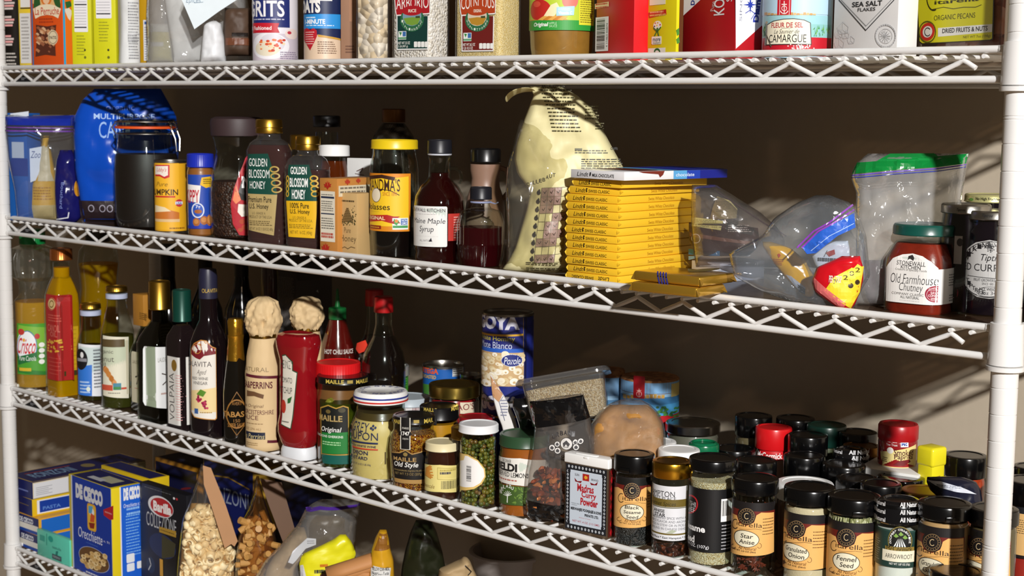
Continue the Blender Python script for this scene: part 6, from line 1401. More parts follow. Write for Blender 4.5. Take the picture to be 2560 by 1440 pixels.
# height of the pair is read from the picture
P = at_d(1268, 970, 6.0); Hc = 4.55
zt = z_of(float(P[0]), 6.0, 778)
tot = SZ[3]-zt
t1 = goya('blue hominy can, the lower one of the stacked pair', 1203, 1333, 1000, 6.0, SZ[3], tot/2)
t2 = goya('blue hominy can standing on top of another', 1203, 1333, 900, 6.0, SZ[3]-tot/2, tot/2)
t2.e.location.x, t2.e.location.y = t1.e.location.x, t1.e.location.y; t2.X, t2.D = t1.X, t1.D
for t, dy, full in ((t2, 0, True), (t1, 203, False)):
    p = t.cyl(); p.rect(1204, 790+dy, 1308, 872+dy, '1c2472'); p.rect(1311, 790+dy, 1316, 960+dy, '12184a'); p.rect(1330, 800+dy, 1333, 960+dy, '2a3280')
    p.text('GOYA', 1205, 788+dy, 1299, 825+dy, 'c9cad6', bold=.06); p.poly([(1204, 828+dy), (1308, 834+dy), (1308, 839+dy), (1204, 833+dy)], 'd9a832'); p.line([(1308, 795+dy), (1308, 960+dy)], 1, 'b8983a')
    if full:
        p.text('White Hominy', 1206, 841, 1287, 856, 'd9cf3a', bold=.0); p.text('Mote Blanco', 1207, 855, 1280, 872, 'c9d2e9', bold=.0); p.rect(1204, 872, 1308, 884, '2a5fc0'); p.rect(1204, 882, 1309, 966, 'c9a878'); 
        rd = random.Random(9)
        for i in range(70): x, y = rd.uniform(1206, 1306), rd.uniform(884, 962); a = rd.uniform(5, 11); p.ell(x-a, y-a*.8, x+a, y+a*.8, rd.choice(('f0e6cc', 'e6d6b0', 'f5efdf', 'd9c496'))); p.ell(x-a*.3, y-a*.1, x+a*.4, y+a*.5, rd.choice(('c9ad7c', 'e9dcc0')))
        p.ell(1254, 886, 1304, 916, '1c2a7a'); p.ring(1254, 886, 1304, 916, 1, 'd9dce9'); p.text('Pozole', 1260, 893, 1299, 911, 'e9ecf2', bold=.0, it=.15)
    p.build('label', t.e)
# spread with cream lid, capers, preserved lemons
t = jar('spread_jar', 'small jar of dark spread with cream lid and pale yellow label', 1062, 1150, 1251, 3, [(38, None), (43, 1242), (44, 1225), (44, 1150), (42, 1136), (41, 1130)], mat('3a1a10', .15, coat=.4), (1132, 1102, 43.5, mat('dfd2a8', .4)), None, inname='spread')
p = t.cyl(prof=t.pr); p.poly([(1062, 1158), (1100, 1162), (1150, 1160), (1150, 1226), (1100, 1230), (1062, 1222)], 'e0d184'); p.rect(1094, 1170, 1146, 1196, 'd9c97a'); p.line([(1094, 1169), (1146, 1168), (1146, 1196), (1094, 1198), (1094, 1169)], 1, '9a8a40'); p.words(1100, 1180, 1128, 1185, 1, '3a3a4a', 3, th=.9); p.words(1100, 1172, 1140, 1177, 1, 'b0a050', 3); p.bars(1100, 1200, 1142, 1226, n=24, bgc=None, seed=4)
rd = random.Random(3)
for i in range(14): p.line([(1066, 1170+i*1.2), (1066+rd.uniform(8, 18), 1164+i*2.4)], 1.4, 'c98a3a')
p.text('Provencale', 1052, 1208, 1086, 1218, '7a5a24', it=.2); p.build('label', t.e)
t = top_at('spread_jar', 'dark jar with gold lid squeezed behind the caper jar', 'jar', 1128, 1206, 1066, 3.7, 3)
r = t.r; t.lathe('jar', [(r*.9, 0), (r*.95, .1), (r*.95, 3.1)], mat('1f140e', .15), raw=True); t.lathe('lid', lidrows(t, 3.1, 3.7, r), GOLDD, raw=True)
t = jar('caper_jar', 'tall jar of green capers with white ridged lid and leaf shaped label', 1149, 1241, 1269, 3, [(42, None), (45, 1260), (46, 1248), (46, 1100), (43, 1090), (42, 1086)], None, (1088, 1057, 49.5, mat('e9eaec', .3)), None, inname='brine', d=.04)
rd = random.Random(11); b = bmesh.new(); rr = t.w(44)
base = bmesh.new(); bmesh.ops.create_icosphere(base, subdivisions=2, radius=1)
bv = [v.co.copy() for v in base.verts]; bf = [[v.index for v in f.verts] for f in base.faces]; base.free()
z = .14
mats_cap = [mat(h, .3, var=.25, bump=.4, bscale=300) for h in ('565a1c', '6f6a22', '454c1c', '7a6a24', '6e4f20')]
while z < t.h(1094):
    n = 24
    for i in range(n):
        a = 2*math.pi*(i+(.5 if int(z*10) % 2 else 0))/n+rd.uniform(-.1, .1); s_ = rd.uniform(.10, .14); c = Vector((( rr-.13)*math.cos(a), (rr-.13)*math.sin(a), z+rd.uniform(-.05, .05)))
        vv = [b.verts.new(c+q*s_) for q in bv]; mi = rd.randrange(5)
        for f in bf: ff = b.faces.new([vv[k] for k in f]); ff.material_index = mi
    z += .2
o = t.part('capers', b, mats_cap); o['kind'] = 'stuff'
p = t.cyl(prof=t.pr); p.poly([(1150, 1130), (1170, 1136), (1195, 1150), (1212, 1172), (1214, 1192), (1204, 1210), (1186, 1222), (1165, 1226), (1150, 1224)], 'd9b86a'); p.poly([(1150, 1134), (1170, 1140), (1194, 1153), (1209, 1173), (1211, 1191), (1201, 1207), (1184, 1217), (1165, 1218), (1150, 1214)], 'e9e7e4'); p.poly([(1150, 1132), (1164, 1136), (1160, 1150), (1150, 1152)], 'd9bc7a'); p.bars(1165, 1160, 1184, 1208, n=26, bgc=None, horiz=True); p.build('label', t.e)
t = jar('lemon_jar', 'preserved lemon jar with dark green lid and leafy lower band', 1246, 1372, 1292, 3, [(54, None), (61, 1280), (62, 1262), (63, 1150), (62, 1135), (60, 1124)], mat('a8591c', .25, var=.35, bscale=30), (1124, 1082, 62, mat('2c4a30', .35)), None, inname='lemons')
p = t.cyl(prof=t.pr); p.poly([(1247, 1138), (1300, 1146), (1371, 1148), (1371, 1214), (1300, 1214), (1248, 1200)], 'e3e0d8'); p.text('THE DINNER', 1256, 1148, 1278, 1156, '33312f'); p.text('BELDI', 1248, 1158, 1293, 1178, '1f1e1e', bold=.05); p.text('PRESERVED LEMONS', 1222, 1180, 1322, 1192, '2a2928', bold=.01); p.words(1248, 1194, 1296, 1199, 1, 'b0685c', 3)
p.poly([(1248, 1206), (1300, 1216), (1371, 1216), (1371, 1262), (1300, 1264), (1250, 1256)], '3f5a26')
rd = random.Random(4)
for i in range(60):
    x, y = rd.uniform(1284, 1368), rd.uniform(1218, 1260); a = rd.uniform(0, 3.1); dx, dy = 5*math.cos(a), 5*math.sin(a); p.poly([(x-dx, y-dy), (x-dy*.35, y+dx*.35), (x+dx, y+dy), (x+dy*.35, y-dx*.35)], '6a8a3a')
W2 = 'e6e9e2'; p.line([(1268, 1256), (1269, 1236)], 2.2, W2)
for i in range(7): a = math.radians(200+i*23.5); p.line([(1269, 1240), (1269+11*math.cos(a), 1240+13*math.sin(a))], 1.2, W2)
for i, c in enumerate('BELAZU'):
    a = math.radians(165-i*24); p.text(c, 1269+17*math.cos(a)-3, 1234-19*math.sin(a)-4, 1269+17*math.cos(a)+3, 1234-19*math.sin(a)+4, W2, bold=.02)
p.build('label', t.e)
# vanilla envelope, black bag, oats tub, brown sugar bag
t = bag_at('vanilla_sleeve', 'tan and white card sleeve leaning in front of the hominy cans', 'card', 1262, 1090, 3, D=3.2, turn=0)
t.skin([(938, 1226, 1229), (965, 1228, 1244), (985, 1230, 1258), (1010, 1236, 1272), (1040, 1244, 1286), (1064, 1254, 1292), (1100, 1262, 1300)], .25, mat('dcd9d6', .5), nz=.01, seed=2, pw=.2, clampz=False, ends=(.02, .02))
p = t.art(.3); p.poly([(1226, 938), (1244, 962), (1257, 985), (1247, 1004), (1232, 990)], 'b98a62'); p.line([(1258, 990), (1248, 1004), (1262, 1050)], 1.2, '2c3a6a'); p.words(1252, 996, 1270, 1040, 6, '8a8ca0', 3); p.build('print', t.e)
t = bag_at('spice_pouch', 'folded glossy black pouch behind the clear mushroom bag', 'pouch', 1308, 1130, 3, D=2.9, turn=0)
t.skin([(996, 1284, 1330), (1015, 1280, 1338), (1040, 1290, 1340), (1065, 1298, 1345), (1130, 1300, 1345)], .6, mat('101012', .15, coat=.5, bump=.5, bscale=25), nz=.06, seed=6, clampz=False)
# tilted clear tub of flakes
P = at_d(1430, 990, 4.6)
t = Thing('flake_tub', 'clear plastic tub of pale flakes tipped on its neighbours', 'tub', float(P[0]), float(P[2]), float(P[1])+1.4, math.radians(38))
t.e.rotation_euler = (math.radians(-14), math.radians(-11), math.radians(40))
TUBP = clear('f4f2ee', .95, .7, .06, milk=.08, base=.08)
b = lathe_bm([(1.75, .0), (1.95, .1), (2.1, 2.2), (2.12, 2.3)], outline(7, .8, 56)); t.part('tub', b, TUBP)
FLK = grains(('e3d2ac', 'd9c496', 'efe3c6', 'b89a68', 'cbb27e'), 650, .8, .6, dist=.005)
b = lathe_bm([(1.68, .06), (1.86, .12), (2.0, 1.9), (1.2, 2.0), (0, 1.95)], outline(7, .8, 56)); t.part('flakes', b, FLK)
b = lathe_bm([(2.2, 2.2), (2.42, 2.24), (2.42, 2.36), (2.3, 2.5), (2.1, 2.52), (2.05, 2.44), (0, 2.44)], outline(7, .8, 56)); t.part('lid', b, TUBP)
t = bag_at('sugar_bag', 'clear plastic bag of brown sugar slumped behind the curry tin', 'bag', 1560, 1110, 3, D=3.6, turn=-4)
ROW = [(998, 1560, 1600), (1012, 1520, 1625), (1030, 1496, 1645), (1060, 1478, 1660), (1090, 1474, 1664), (1130, 1474, 1664), (1180, 1480, 1660)]
t.skin([(r0, a+5, b_-5) for r0, a, b_ in ROW[1:]], 2.2, mat('b07c38', .6, var=.3, bump=.7, bscale=45), 'sugar', nz=.2, seed=8, clampz=False)
t.skin(ROW, 2.5, FILM, nz=.14, seed=9, clampz=False, n=30, cols=26)
# cork topped salt tins
CORK = grains(('8a5a34', '9c6a40', '7a4c2a', 'a87648'), 160, .4, .7, dist=.002)
def corktin(label, xl, xr, yt, H):
    t = top_at('salt_tin', label, 'tin', xl, xr, yt, H, 3); r = t.r
    t.lathe('tin', [(r, 0), (r, H-.75), (r*.99, H-.72)], mat('8fb9da', .35), raw=True); t.lathe('cork_lid', [(r*.98, H-.74), (r*1.01, H-.7), (r*1.01, H-.08), (r*.96, H), (0, H)], CORK, raw=True); return t
t = corktin('cork lidded salt tin with blue sea picture and red ribbon, in the clear', 1552, 1698, 940, 5.8)
p = t.cyl(); p.rect(1553, 958, 1697, 985, '7fb0dc'); p.rect(1553, 994, 1697, 1012, '3f7fb4'); p.rect(1553, 1012, 1697, 1040, '4a9ad0'); p.rect(1553, 1040, 1697, 1080, 'b01a24')
for i in range(11): x = 1558+i*9.5; p.rect(x, 985+(i*3) % 4, x+8, 996, ('c9a050', 'b88a3a')[i % 2])
rd = random.Random(3)
for i in range(30): x, y = rd.uniform(1640, 1694), rd.uniform(1018, 1040); p.ell(x-4, y-3, x+4, y+3, rd.choice(('3a7a4a', '2c5f3a', '4a8a3c')))
p.rect(1584, 940, 1612, 996, 'a81a24'); p.line([(1598, 972), (1598, 992)], 1.5, 'd9b0a8'); p.ring(1592, 978, 1604, 992, 1.4, 'd9b0a8'); p.line([(1593, 976), (1603, 976)], 1.4, 'd9b0a8')
p.rect(1678, 958, 1697, 990, 'c9b870'); p.build('label', t.e)
t = corktin('cork lidded salt tin half hidden by the tipped tub', 1486, 1562, 922, 6.0)
p = t.cyl(); p.rect(1490, 945, 1560, 990, '6a90b4'); p.rect(1490, 1000, 1560, 1020, '3f6f94'); p.build('label', t.e)
# mushroom bag
t = bag_at('mushroom_bag', 'clear bag of dried mushrooms with black top band and printed medallions', 'bag', 1400, 1306, 3, turn=-8)
ROW = [(984, 1452, 1459), (990, 1400, 1460), (1003, 1326, 1463), (1040, 1332, 1474), (1066, 1336, 1480), (1120, 1332, 1490), (1180, 1320, 1492), (1245, 1313, 1480), (1288, 1318, 1465), (1304, 1336, 1440)]
MUSH = [mat(h, .5, var=.25, bump=.8, bscale=120) for h in ('7a3414', 'a85424', '5c2410', 'c0743a')]
b = bmesh.new(); rd = random.Random(3); R_ = t.rows([(1172, 1352, 1402), (1200, 1340, 1425), (1250, 1336, 1450), (1296, 1345, 1440)]); zz = [q[0] for q in R_]
for i in range(150):
    z = rd.uniform(zz[0], zz[-1]); u = rd.uniform(float(np.interp(z, zz, [q[1] for q in R_])), float(np.interp(z, zz, [q[2] for q in R_]))); c = Vector((u, rd.uniform(-.42, .3), max(z, .12))); rot = Matrix.Rotation(rd.uniform(0, 6), 3, (rd.random()-.5, rd.random()-.5, rd.random()-.5)); s_ = rd.uniform(.08, .2); mi = rd.randrange(4)
    vv = [b.verts.new(c+rot@Vector((q.x*s_*1.3*(1+.7*noise.noise(q*2.2+Vector((i, 0, 0)))), q.y*s_*(1+.7*noise.noise(q*2.2+Vector((0, i, 0)))), q.z*s_*.6))) for q in bv]
    for f in bf: ff = b.faces.new([vv[k] for k in f]); ff.material_index = mi
o = t.part('mushrooms', b, MUSH); o['kind'] = 'stuff'
t.skin(ROW, 1.3, clear('f2efec', .95, .7, .08, milk=.06, bump=.6, bscale=18, edge=2.2, base=.06), nz=.08, seed=12, n=36, cols=26, pw=.4)
p = t.art(.2); K = mat('0c0c0e', .15, coat=.5); p.poly([(1324, 1003), (1458, 986), (1466, 1010), (1476, 1043), (1400, 1056), (1336, 1066)], K); p.poly([(1313, 1244), (1350, 1250), (1400, 1256), (1482, 1252), (1468, 1290), (1440, 1303), (1336, 1303), (1318, 1288)], K)
G2 = '2c2a2c'
for i, c in enumerate('URBANI'): p.text(c, 1386+i*9.5, 1078-math.sin(i/5*math.pi)*6-i*1.2, 1394+i*9.5, 1090-math.sin(i/5*math.pi)*6-i*1.2, G2, bold=.03)
p.text('MUSHROOMS', 1392, 1128, 1470, 1138, G2, bold=.0)
for (x, y, s_) in ((1421, 1102, 15), (1385, 1112, 8), (1398, 1103, 7), (1399, 1119, 8), (1443, 1098, 7), (1445, 1110, 8), (1456, 1096, 7)):
    p.ell(x-s_, y-s_, x+s_, y+s_, 'd9d6d2'); p.ring(x-s_, y-s_, x+s_, y+s_, 1.3, G2); p.poly([(x-s_*.6, y-s_*.1), (x, y-s_*.6), (x+s_*.6, y), (x+s_*.3, y+s_*.6), (x-s_*.5, y+s_*.5)], '4a484a')
p.build('print', t.e)
# ================================================================ third shelf, right: spices
LIDB = mat('070708', .2, var=.15, coat=.25)
def spice(label, xl, xr, yb, yt, yl, m_in, lidm=LIDB, fill=None, D=None, name='spice_jar', glass=GLASS, inname='spice', wide=1.06, knurl=0, full=True):
    t = rnd(name, label, 'jar', xl, xr, yb, 3, D); w = (xr-xl)/2
    r = t.r; zt = t.h(yt); zl = t.hf(yl, r)
    t.pr = [(r*.9, 0), (r*.99, .08), (r, .2), (r, zl-.28), (r*.96, zl-.12), (r*.9, zl-.05), (r*.9, zl+.05)]
    t.lathe('glass', t.pr, glass, raw=True)
    if m_in is not None: t.lathe(inname, shrink(t.pr[:-2], .06, t.h(fill) if fill else None), m_in, raw=True)
    t.lathe('lid', [(r*wide*.97, zl), (r*wide, zl+.04), (r*wide, zt-.1), (r*wide*.97, zt-.03), (r*wide*.9, zt), (r*.8, zt), (r*.78, zt-.03), (0, zt-.03)], lidm, raw=True, seg=112 if knurl else 56, ribs=(knurl, zl+.05, zt-.15, .012) if knurl else None)
    return t
def hinge(t, a, z):
    r = t.r*1.07; az = t.cam_az+a; b = box_bm(-.28, .28, -.05, .03, -.12, .1, .03); 
    for v in b.verts: v.co = Vector((v.co.x*math.cos(az)-(v.co.y-r)*-math.sin(az)*0, 0, 0)) if False else Matrix.Rotation(az, 3, 'Z') @ Vector((v.co.x, v.co.y-r, v.co.z+z))
    t.part('flip_tab', b, LIDB)
ORG, DKB = 'e6b066', '1a1718'
def citarella(t, lx, ly, xl, xr, names, s=1.0, oval_=True):
    p = t.cyl(prof=t.pr); Y = lambda d: ly+d*s; X = lambda d: lx+d*s
    p.rect(xl, Y(-33), xr, Y(98), DKB); p.rect(xl, Y(-12), xr, Y(92), '6a1c14'); p.poly([(xl, Y(-9)), (X(-36), Y(-9)), (X(-24), Y(-2)), (X(-18), Y(16)), (X(0), Y(24)), (X(18), Y(16)), (X(24), Y(-2)), (X(36), Y(-9)), (xr, Y(-10)), (xr, Y(89)), (xl, Y(89))], ORG)
    p.ell(X(-22), Y(-22), X(22), Y(22), DKB); p.ring(X(-19), Y(-19), X(19), Y(19), 1.1, 'a8885c'); p.ring(X(-13), Y(-13), X(13), Y(13), .8, 'a8885c'); p.ring(X(-5), Y(-7), X(6), Y(7), 1.6, 'd9bf90', a0=50, a1=310)
    for i in range(18): a = i*math.pi/9; p.ell(X(16*math.cos(a))-1, Y(16*math.sin(a))-1, X(16*math.cos(a))+1, Y(16*math.sin(a))+1, 'a8885c')
    p.ring(X(-35), Y(8), X(-20), Y(31), 1.6, '3a2414', a0=60, a1=310); p.text('itarella', X(-24), Y(17), X(38), Y(28), '3a2414', bold=.0); p.line([(X(-18), Y(32)), (X(0), Y(33)), (X(20), Y(32)), (X(36), Y(34))], .8, '6a4a24')
    p.ell(X(-31), Y(36), X(31), Y(79), '2c2016'); p.ell(X(-29.5), Y(37.5), X(29.5), Y(77.5), 'e6dfc4')
    n = len(names)
    for i, q in enumerate(names):
        hh = 11 if n < 3 else 9; y = 57.5+(i-(n-1)/2)*(hh+3.5)-hh/2; wq = min(24, 3.3*len(q)+2); p.text(q, X(-wq), Y(y), X(wq), Y(y+hh), '26201a', bold=.01, it=.15)
    p.text('All Natural', X(-20), Y(77), X(22), Y(85), '6a4420', it=.2); p.ring(X(-38), Y(70), X(-26), Y(80), 1, '6a4420', a0=90, a1=330); p.ring(X(26), Y(68), X(36), Y(80), 1, '6a4420', a0=210, a1=450); p.text('NET WT. 2.0 OZ (56g)', X(-33), Y(86), X(22), Y(91), '2c1c10', bold=.02)
    if xr-X(30) > 14: p.words(X(40), Y(4), xr-2, Y(45), 6, '6a4a24', 4, th=.3)
    p.build('label', t.e)
# curry tin
t = carton('curry_tin', 'square curry powder tin with white lid and patterned red lettered label', 'tin', 1410, 1518, 1535, 1350, 1172, 3, mat('6a5a48', .35, .6), yaw=6, bev=.05, part='tin')
w, d, h = t.bw, t.bd, t.bh; d = t.bd
t.part('lid', box_bm(-w/2-.04, w/2+.04, -.04, d+.04, h-.05, t.Z-z_of(t.X, t.D, 1140), .07, 3), WHITE)
zl = t.Z-z_of(t.X, t.D, 1140); b = box_bm(-w*.28, w*.2, .1, d*.55, zl-.01, zl+.05, .03); join(b, box_bm(-.12, .12, -.09, .2, zl-.12, zl-.03, .03)); t.part('flip_tab', b, WHITE)
p = t.front()
u0, v0 = .06*w-0, .18; U = lambda f: w*f; V = lambda f: (h-.12)*f+.1
p.rect_uv(U(.03), V(.02), U(.97), V(.98), '1c1e24'); p.rect_uv(U(.13), V(.10), U(.87), V(.90), 'c6d0dc'); 
for a in range(11):
    for (fu, fv) in ((.1+a*.08, .055), (.1+a*.08, .945)):
        for k in (-1, 1): p.poly_uv([(U(fu)+k*.02-.035, V(fv)), (U(fu)+k*.02, V(fv)+.075), (U(fu)+k*.02+.035, V(fv)), (U(fu)+k*.02, V(fv)-.075)], 'd6dce2')
        p.poly_uv([(U(fu)-.02, V(fv)), (U(fu), V(fv)+.04), (U(fu)+.02, V(fv)), (U(fu), V(fv)-.04)], '1c1e24')
for a in range(15):
    for fu in (.075, .925):
        fv = .13+a*.053
        p.poly_uv([(U(fu)-.06, V(fv)), (U(fu), V(fv)+.075), (U(fu)+.06, V(fv)), (U(fu), V(fv)-.075)], 'd6dce2'); p.poly_uv([(U(fu)-.03, V(fv)), (U(fu), V(fv)+.04), (U(fu)+.03, V(fv)), (U(fu), V(fv)-.04)], '1c1e24')
for (fu, fv) in ((.11, .12), (.89, .12), (.11, .88), (.89, .88)): p.rect_uv(U(fu)-.07, V(fv)-.07, U(fu)+.07, V(fv)+.07, '1c1e24')
def tu(p, s_, a, b_, c_, d_, h, bold=0, it=0): tx(p, s_, U(a), V(b_), U(c_), V(d_), h, bold, it)
p.rect_uv(U(.42), V(.77), U(.57), V(.87), 'a8201c'); p.poly_uv([(U(.495)+.1*math.cos(i*.628), V(.82)+(.1 if i % 2 else .07)*math.sin(i*.628)) for i in range(10)], 'e0a030'); tu(p, 'SUN', .24, .82, .34, .855, '3a2a2a', .01); tu(p, 'BRAND', .62, .79, .78, .82, '3a2a2a', .01)
for k in (-1, 1): p.poly_uv([(U(.5+k*.09), V(.76)), (U(.5+k*.2), V(.745)), (U(.5+k*.27), V(.79)), (U(.5+k*.25), V(.735)), (U(.5+k*.12), V(.725))], '7a1a20')
tu(p, 'Madras', .30, .60, .68, .715, 'b0202a', .03); tu(p, 'Curry', .40, .50, .74, .61, 'b0202a', .03); tu(p, 'Powder', .38, .405, .78, .515, 'b0202a', .04); tu(p, 'PREPARED UNDER', .17, .405, .36, .42, '33363c'); tu(p, 'LICENSE OF', .17, .38, .3, .395, '33363c')
tu(p, 'MERWANJEE POONJIAJEE & SONS', .155, .30, .86, .355, '16181c', .05); tu(p, 'PRIVATE LTD.', .48, .245, .80, .285, '16181c', .05); tu(p, 'PRODUCT OF INDIA', .35, .21, .62, .222, 'b0202a'); tu(p, 'NET WT. 4 OZ. (113 GMS)', .2, .13, .82, .17, 'a83a48', .01); p.build('front_label', t.e)
p = t.side(); p.rect_uv(.03, .1, d-.03, h-.1, '5a2016')
for i in range(9): p.poly_uv([(d*.3, .3+i*.42), (d*.5, .5+i*.42), (d*.7, .3+i*.42), (d*.5, .12+i*.42)], 'c01a24')
p.build('side_label', t.e)
# front row
SES = grains(('1a191b', '2c2a2c', '111012', '3a383a'), 620, .8, .4, dist=.002)
t = spice('black sesame jar with black lid and orange label, right of the curry tin', 1534, 1630, 1368, 1132, 1186, SES, fill=1196); citarella(t, 1580, 1226, 1535, 1626, ('Black', 'Sesame', 'Seed'), .95); hinge(t, -.5, t.h(1186)+.4)
t = spice('star anise jar with bright gold lid and white lettered label', 1628, 1722, 1396, 1150, 1200, grains(('4a1f14', '6a3018', '38160e'), 160, 1, .4, dist=.01), mat('c9962c', .25, 1), 1352)
p = t.cyl(prof=t.pr); p.rect(1630, 1216, 1716, 1352, 'd9dade'); p.text('HAMPTON', 1614, 1226, 1687, 1240, '1c1c1e', bold=.0); p.text('MARKET PLACE', 1612, 1240, 1690, 1248, '2a2a2c'); p.rect(1630, 1249, 1716, 1268, '6a5a24'); p.text('Gourmet Spices', 1612, 1252, 1688, 1265, '2c2610', it=.2); p.rect(1630, 1269, 1716, 1271, '55522c'); p.text('ANISE', 1636, 1272, 1662, 1280, '1c1c1e', bold=.02); p.text('STAR', 1638, 1282, 1664, 1291, '1c1c1e', bold=.02)
for i, q in enumerate(('STAR-SHAPED SPICE WITH A', 'FIERCE FLAVOR AND AROMA', 'PIECES IN STEW OR IN PICKLE', 'GROUND IN CHINESE DISHES')): p.text(q, 1631, 1293+i*9, 1714, 1299+i*9, '55565c')
p.poly([(1665, 1332), (1680, 1324), (1692, 1328), (1680, 1334)], 'a9b09a'); p.rect(1630, 1334, 1716, 1338, '6a5a24'); p.text("Market Place * East Hampton * New York", 1600, 1342, 1740, 1349, '26262a', bold=.02); p.build('label', t.e)
t = spice('wide sesame seed jar with black lid and black label', 1719, 1832, 1418, 1142, 1184, grains(('d9c49a', 'e6d6b0', 'c9ad78', 'efe2c4'), 850, .7, .45, dist=.003), fill=1196)
p = t.cyl(prof=t.pr); p.rect(1720, 1224, 1828, 1382, '0e0e10'); p.ring(1704, 1238, 1744, 1282, 3.4, 'b8242c'); p.text('SUSHI', 1706, 1246, 1740, 1259, 'e6e6e8', bold=.0); p.text('CHEF', 1708, 1261, 1738, 1274, 'e6e6e8', bold=.0); p.text('Sesame', 1700, 1308, 1763, 1325, 'eeeeee', bold=.03); p.text('Seed', 1698, 1327, 1737, 1345, 'eeeeee', bold=.03); p.text('3 3/4 OZ. (107g)', 1718, 1361, 1772, 1371, 'd9d9dc', bold=.01); p.bars(1803, 1248, 1828, 1300, n=16); p.words(1804, 1310, 1826, 1372, 8, 'b9b9bc', 4, th=.3); p.build('label', t.e)
ANI = grains(('6a2418', '8a3a20', '45160f', 'a04a28'), 150, 1.0, .4, dist=.012)
t = spice('star anise jar with black flip lid and orange label, left of the granulated onion', 1826, 1936, 1446, 1192, 1242, None, fill=1300)
rd = random.Random(5); b = bmesh.new()
for i in range(26):
    c = Vector((rd.uniform(-.7, .7), rd.uniform(-.7, .7), rd.uniform(.15, .75) if i < 18 else rd.uniform(2.6, 2.9))); rot = Matrix.Rotation(rd.uniform(0, 3), 3, (rd.random(), rd.random(), rd.random()+.1))
    if c.xy.length > .7: c.xy *= .7/c.xy.length
    for k in range(8):
        a = k*math.pi/4; d_ = rot@Vector((math.cos(a), math.sin(a), 0)); n_ = rot@Vector((0, 0, 1))
        if (c+d_*.24).xy.length > .85: continue
        tube(b, [c+d_*.03, c+d_*.12+n_*.02, c+d_*.24], [.02, .05, .012], 6)
t.part('star_anise', b, mat('6a2a18', .4, var=.3)); citarella(t, 1867, 1290, 1828, 1934, ('Star', 'Anise'), 1.0); hinge(t, -.6, t.h(1242)+.4)
ONI = mat('d9c2a0', .7, var=.06, bump=.2, bscale=500)
t = spice('granulated onion jar with black lid and orange label', 1956, 2076, 1480, 1214, 1268, ONI); citarella(t, 1991, 1322, 1958, 2070, ('Granulated', 'Onion'), 1.05); hinge(t, -.7, t.h(1268)+.4)
t = spice('fennel seed jar with black lid and orange label', 2064, 2188, 1506, 1236, 1292, grains(('b0a878', 'c9c090', '8f8c58', 'd6cda4'), 380, 1, .5, dist=.004, stretch=(1, 1, .35))); citarella(t, 2116, 1343, 2066, 2184, ('Fennel', 'Seed'), 1.08); hinge(t, .2, t.h(1292)+.4)
def natural_cap(t, z0, z1, r, lines):
    t.lathe('shrink_cap', [(r*.96, z0), (r, z0+.05), (r, z1-.3), (r*.93, z1-.12), (r*.8, z1-.02), (r*.66, z1), (r*.62, z1-.08), (0, z1-.1)], mat('101012', .12, coat=.6), raw=True)
t = spice('arrowroot jar wrapped in black lettered seal with green label', 2183, 2292, 1526, 1252, 1298, mat('e6e2dc', .7, var=.03), lidm=LIDB, fill=1315)
natural_cap(t, t.h(1300), t.h(1246), t.r*1.08, 3)
p = Print(CylSurf(t.X, t.D, t.Z, lambda z: t.r*1.085, t.r*1.085, t.cam_az))
for i in range(3):
    p.text('All Natural', 2176, 1248+i*20, 2214, 1259+i*20, 'd9d9da', bold=.03); p.text('All Natural', 2250, 1256+i*19, 2296, 1268+i*19, 'd9d9da', bold=.03, it=.0)
p.build('cap_print', t.e)
p = t.cyl(prof=t.pr); p.rect(2186, 1326, 2290, 1419, '1f3a34'); p.rect(2186, 1326, 2290, 1330, '2c4a42'); p.ell(2222, 1318, 2278, 1385, '121412'); p.ring(2221, 1317, 2279, 1386, 1.6, '8a7a3c')
for i, c in enumerate('GOURMET COLLECTION'):
    a = math.radians(188-i*11.5); cx, cy = 2250+24*math.cos(a), 1352-28*math.sin(a); p.text(c, cx-2.4, cy-2.6, cx+2.4, cy+2.6, 'e9e9e4', bold=.02) if c != ' ' else None
for i in range(5): x = 2236+i*6.5; p.poly([(2250+(i-2)*2, 1346), (x-2, 1366), (x, 1368), (x+2, 1366)], 'e9ece9')
for (a, b_) in ((2240, 1336), (2252, 1332), (2262, 1340)): p.poly([(a-6, b_+4), (a, b_-3), (a+7, b_+5), (a, b_+8)], '7aa04a')
p.poly([(2214, 1363), (2284, 1366), (2284, 1383), (2214, 1380)], '8a7434'); p.text('McCormick', 2217, 1366, 2279, 1379, '16140e', bold=.0); p.rect(2207, 1377, 2285, 1405, 'e2dcc4'); p.text('ARROWROOT', 2214, 1386, 2279, 1397, '33312c'); p.text('NET WT 1.87 OZ (53g)', 2223, 1408, 2274, 1415, 'e2e2dc', bold=.01); p.words(2188, 1334, 2200, 1400, 10, '8a9a90', 3, th=.3); p.build('label', t.e)
t = spice('granulated garlic jar with large black lid, beside the arrowroot jar', 2288, 2411, 1552, 1254, 1306, mat('c99a68', .7, var=.08)); citarella(t, 2331, 1356, 2290, 2408, ('Granulated', 'Garlic'), 1.1); hinge(t, .3, t.h(1306)+.4)
t = spice('black lidded spice jar half hidden by the right post, front row', 2412, 2528, 1560, 1268, 1322, mat('5a4a2c', .6, var=.2)); citarella(t, 2447, 1366, 2414, 2524, ('Ground', 'Sage'), 1.08)
t = spice('short jar whose black lid shows at the bottom edge in front of the garlic', 2318, 2452, 1620, 1424, 1462, mat('8a5a2c', .5), name='spice_jar')
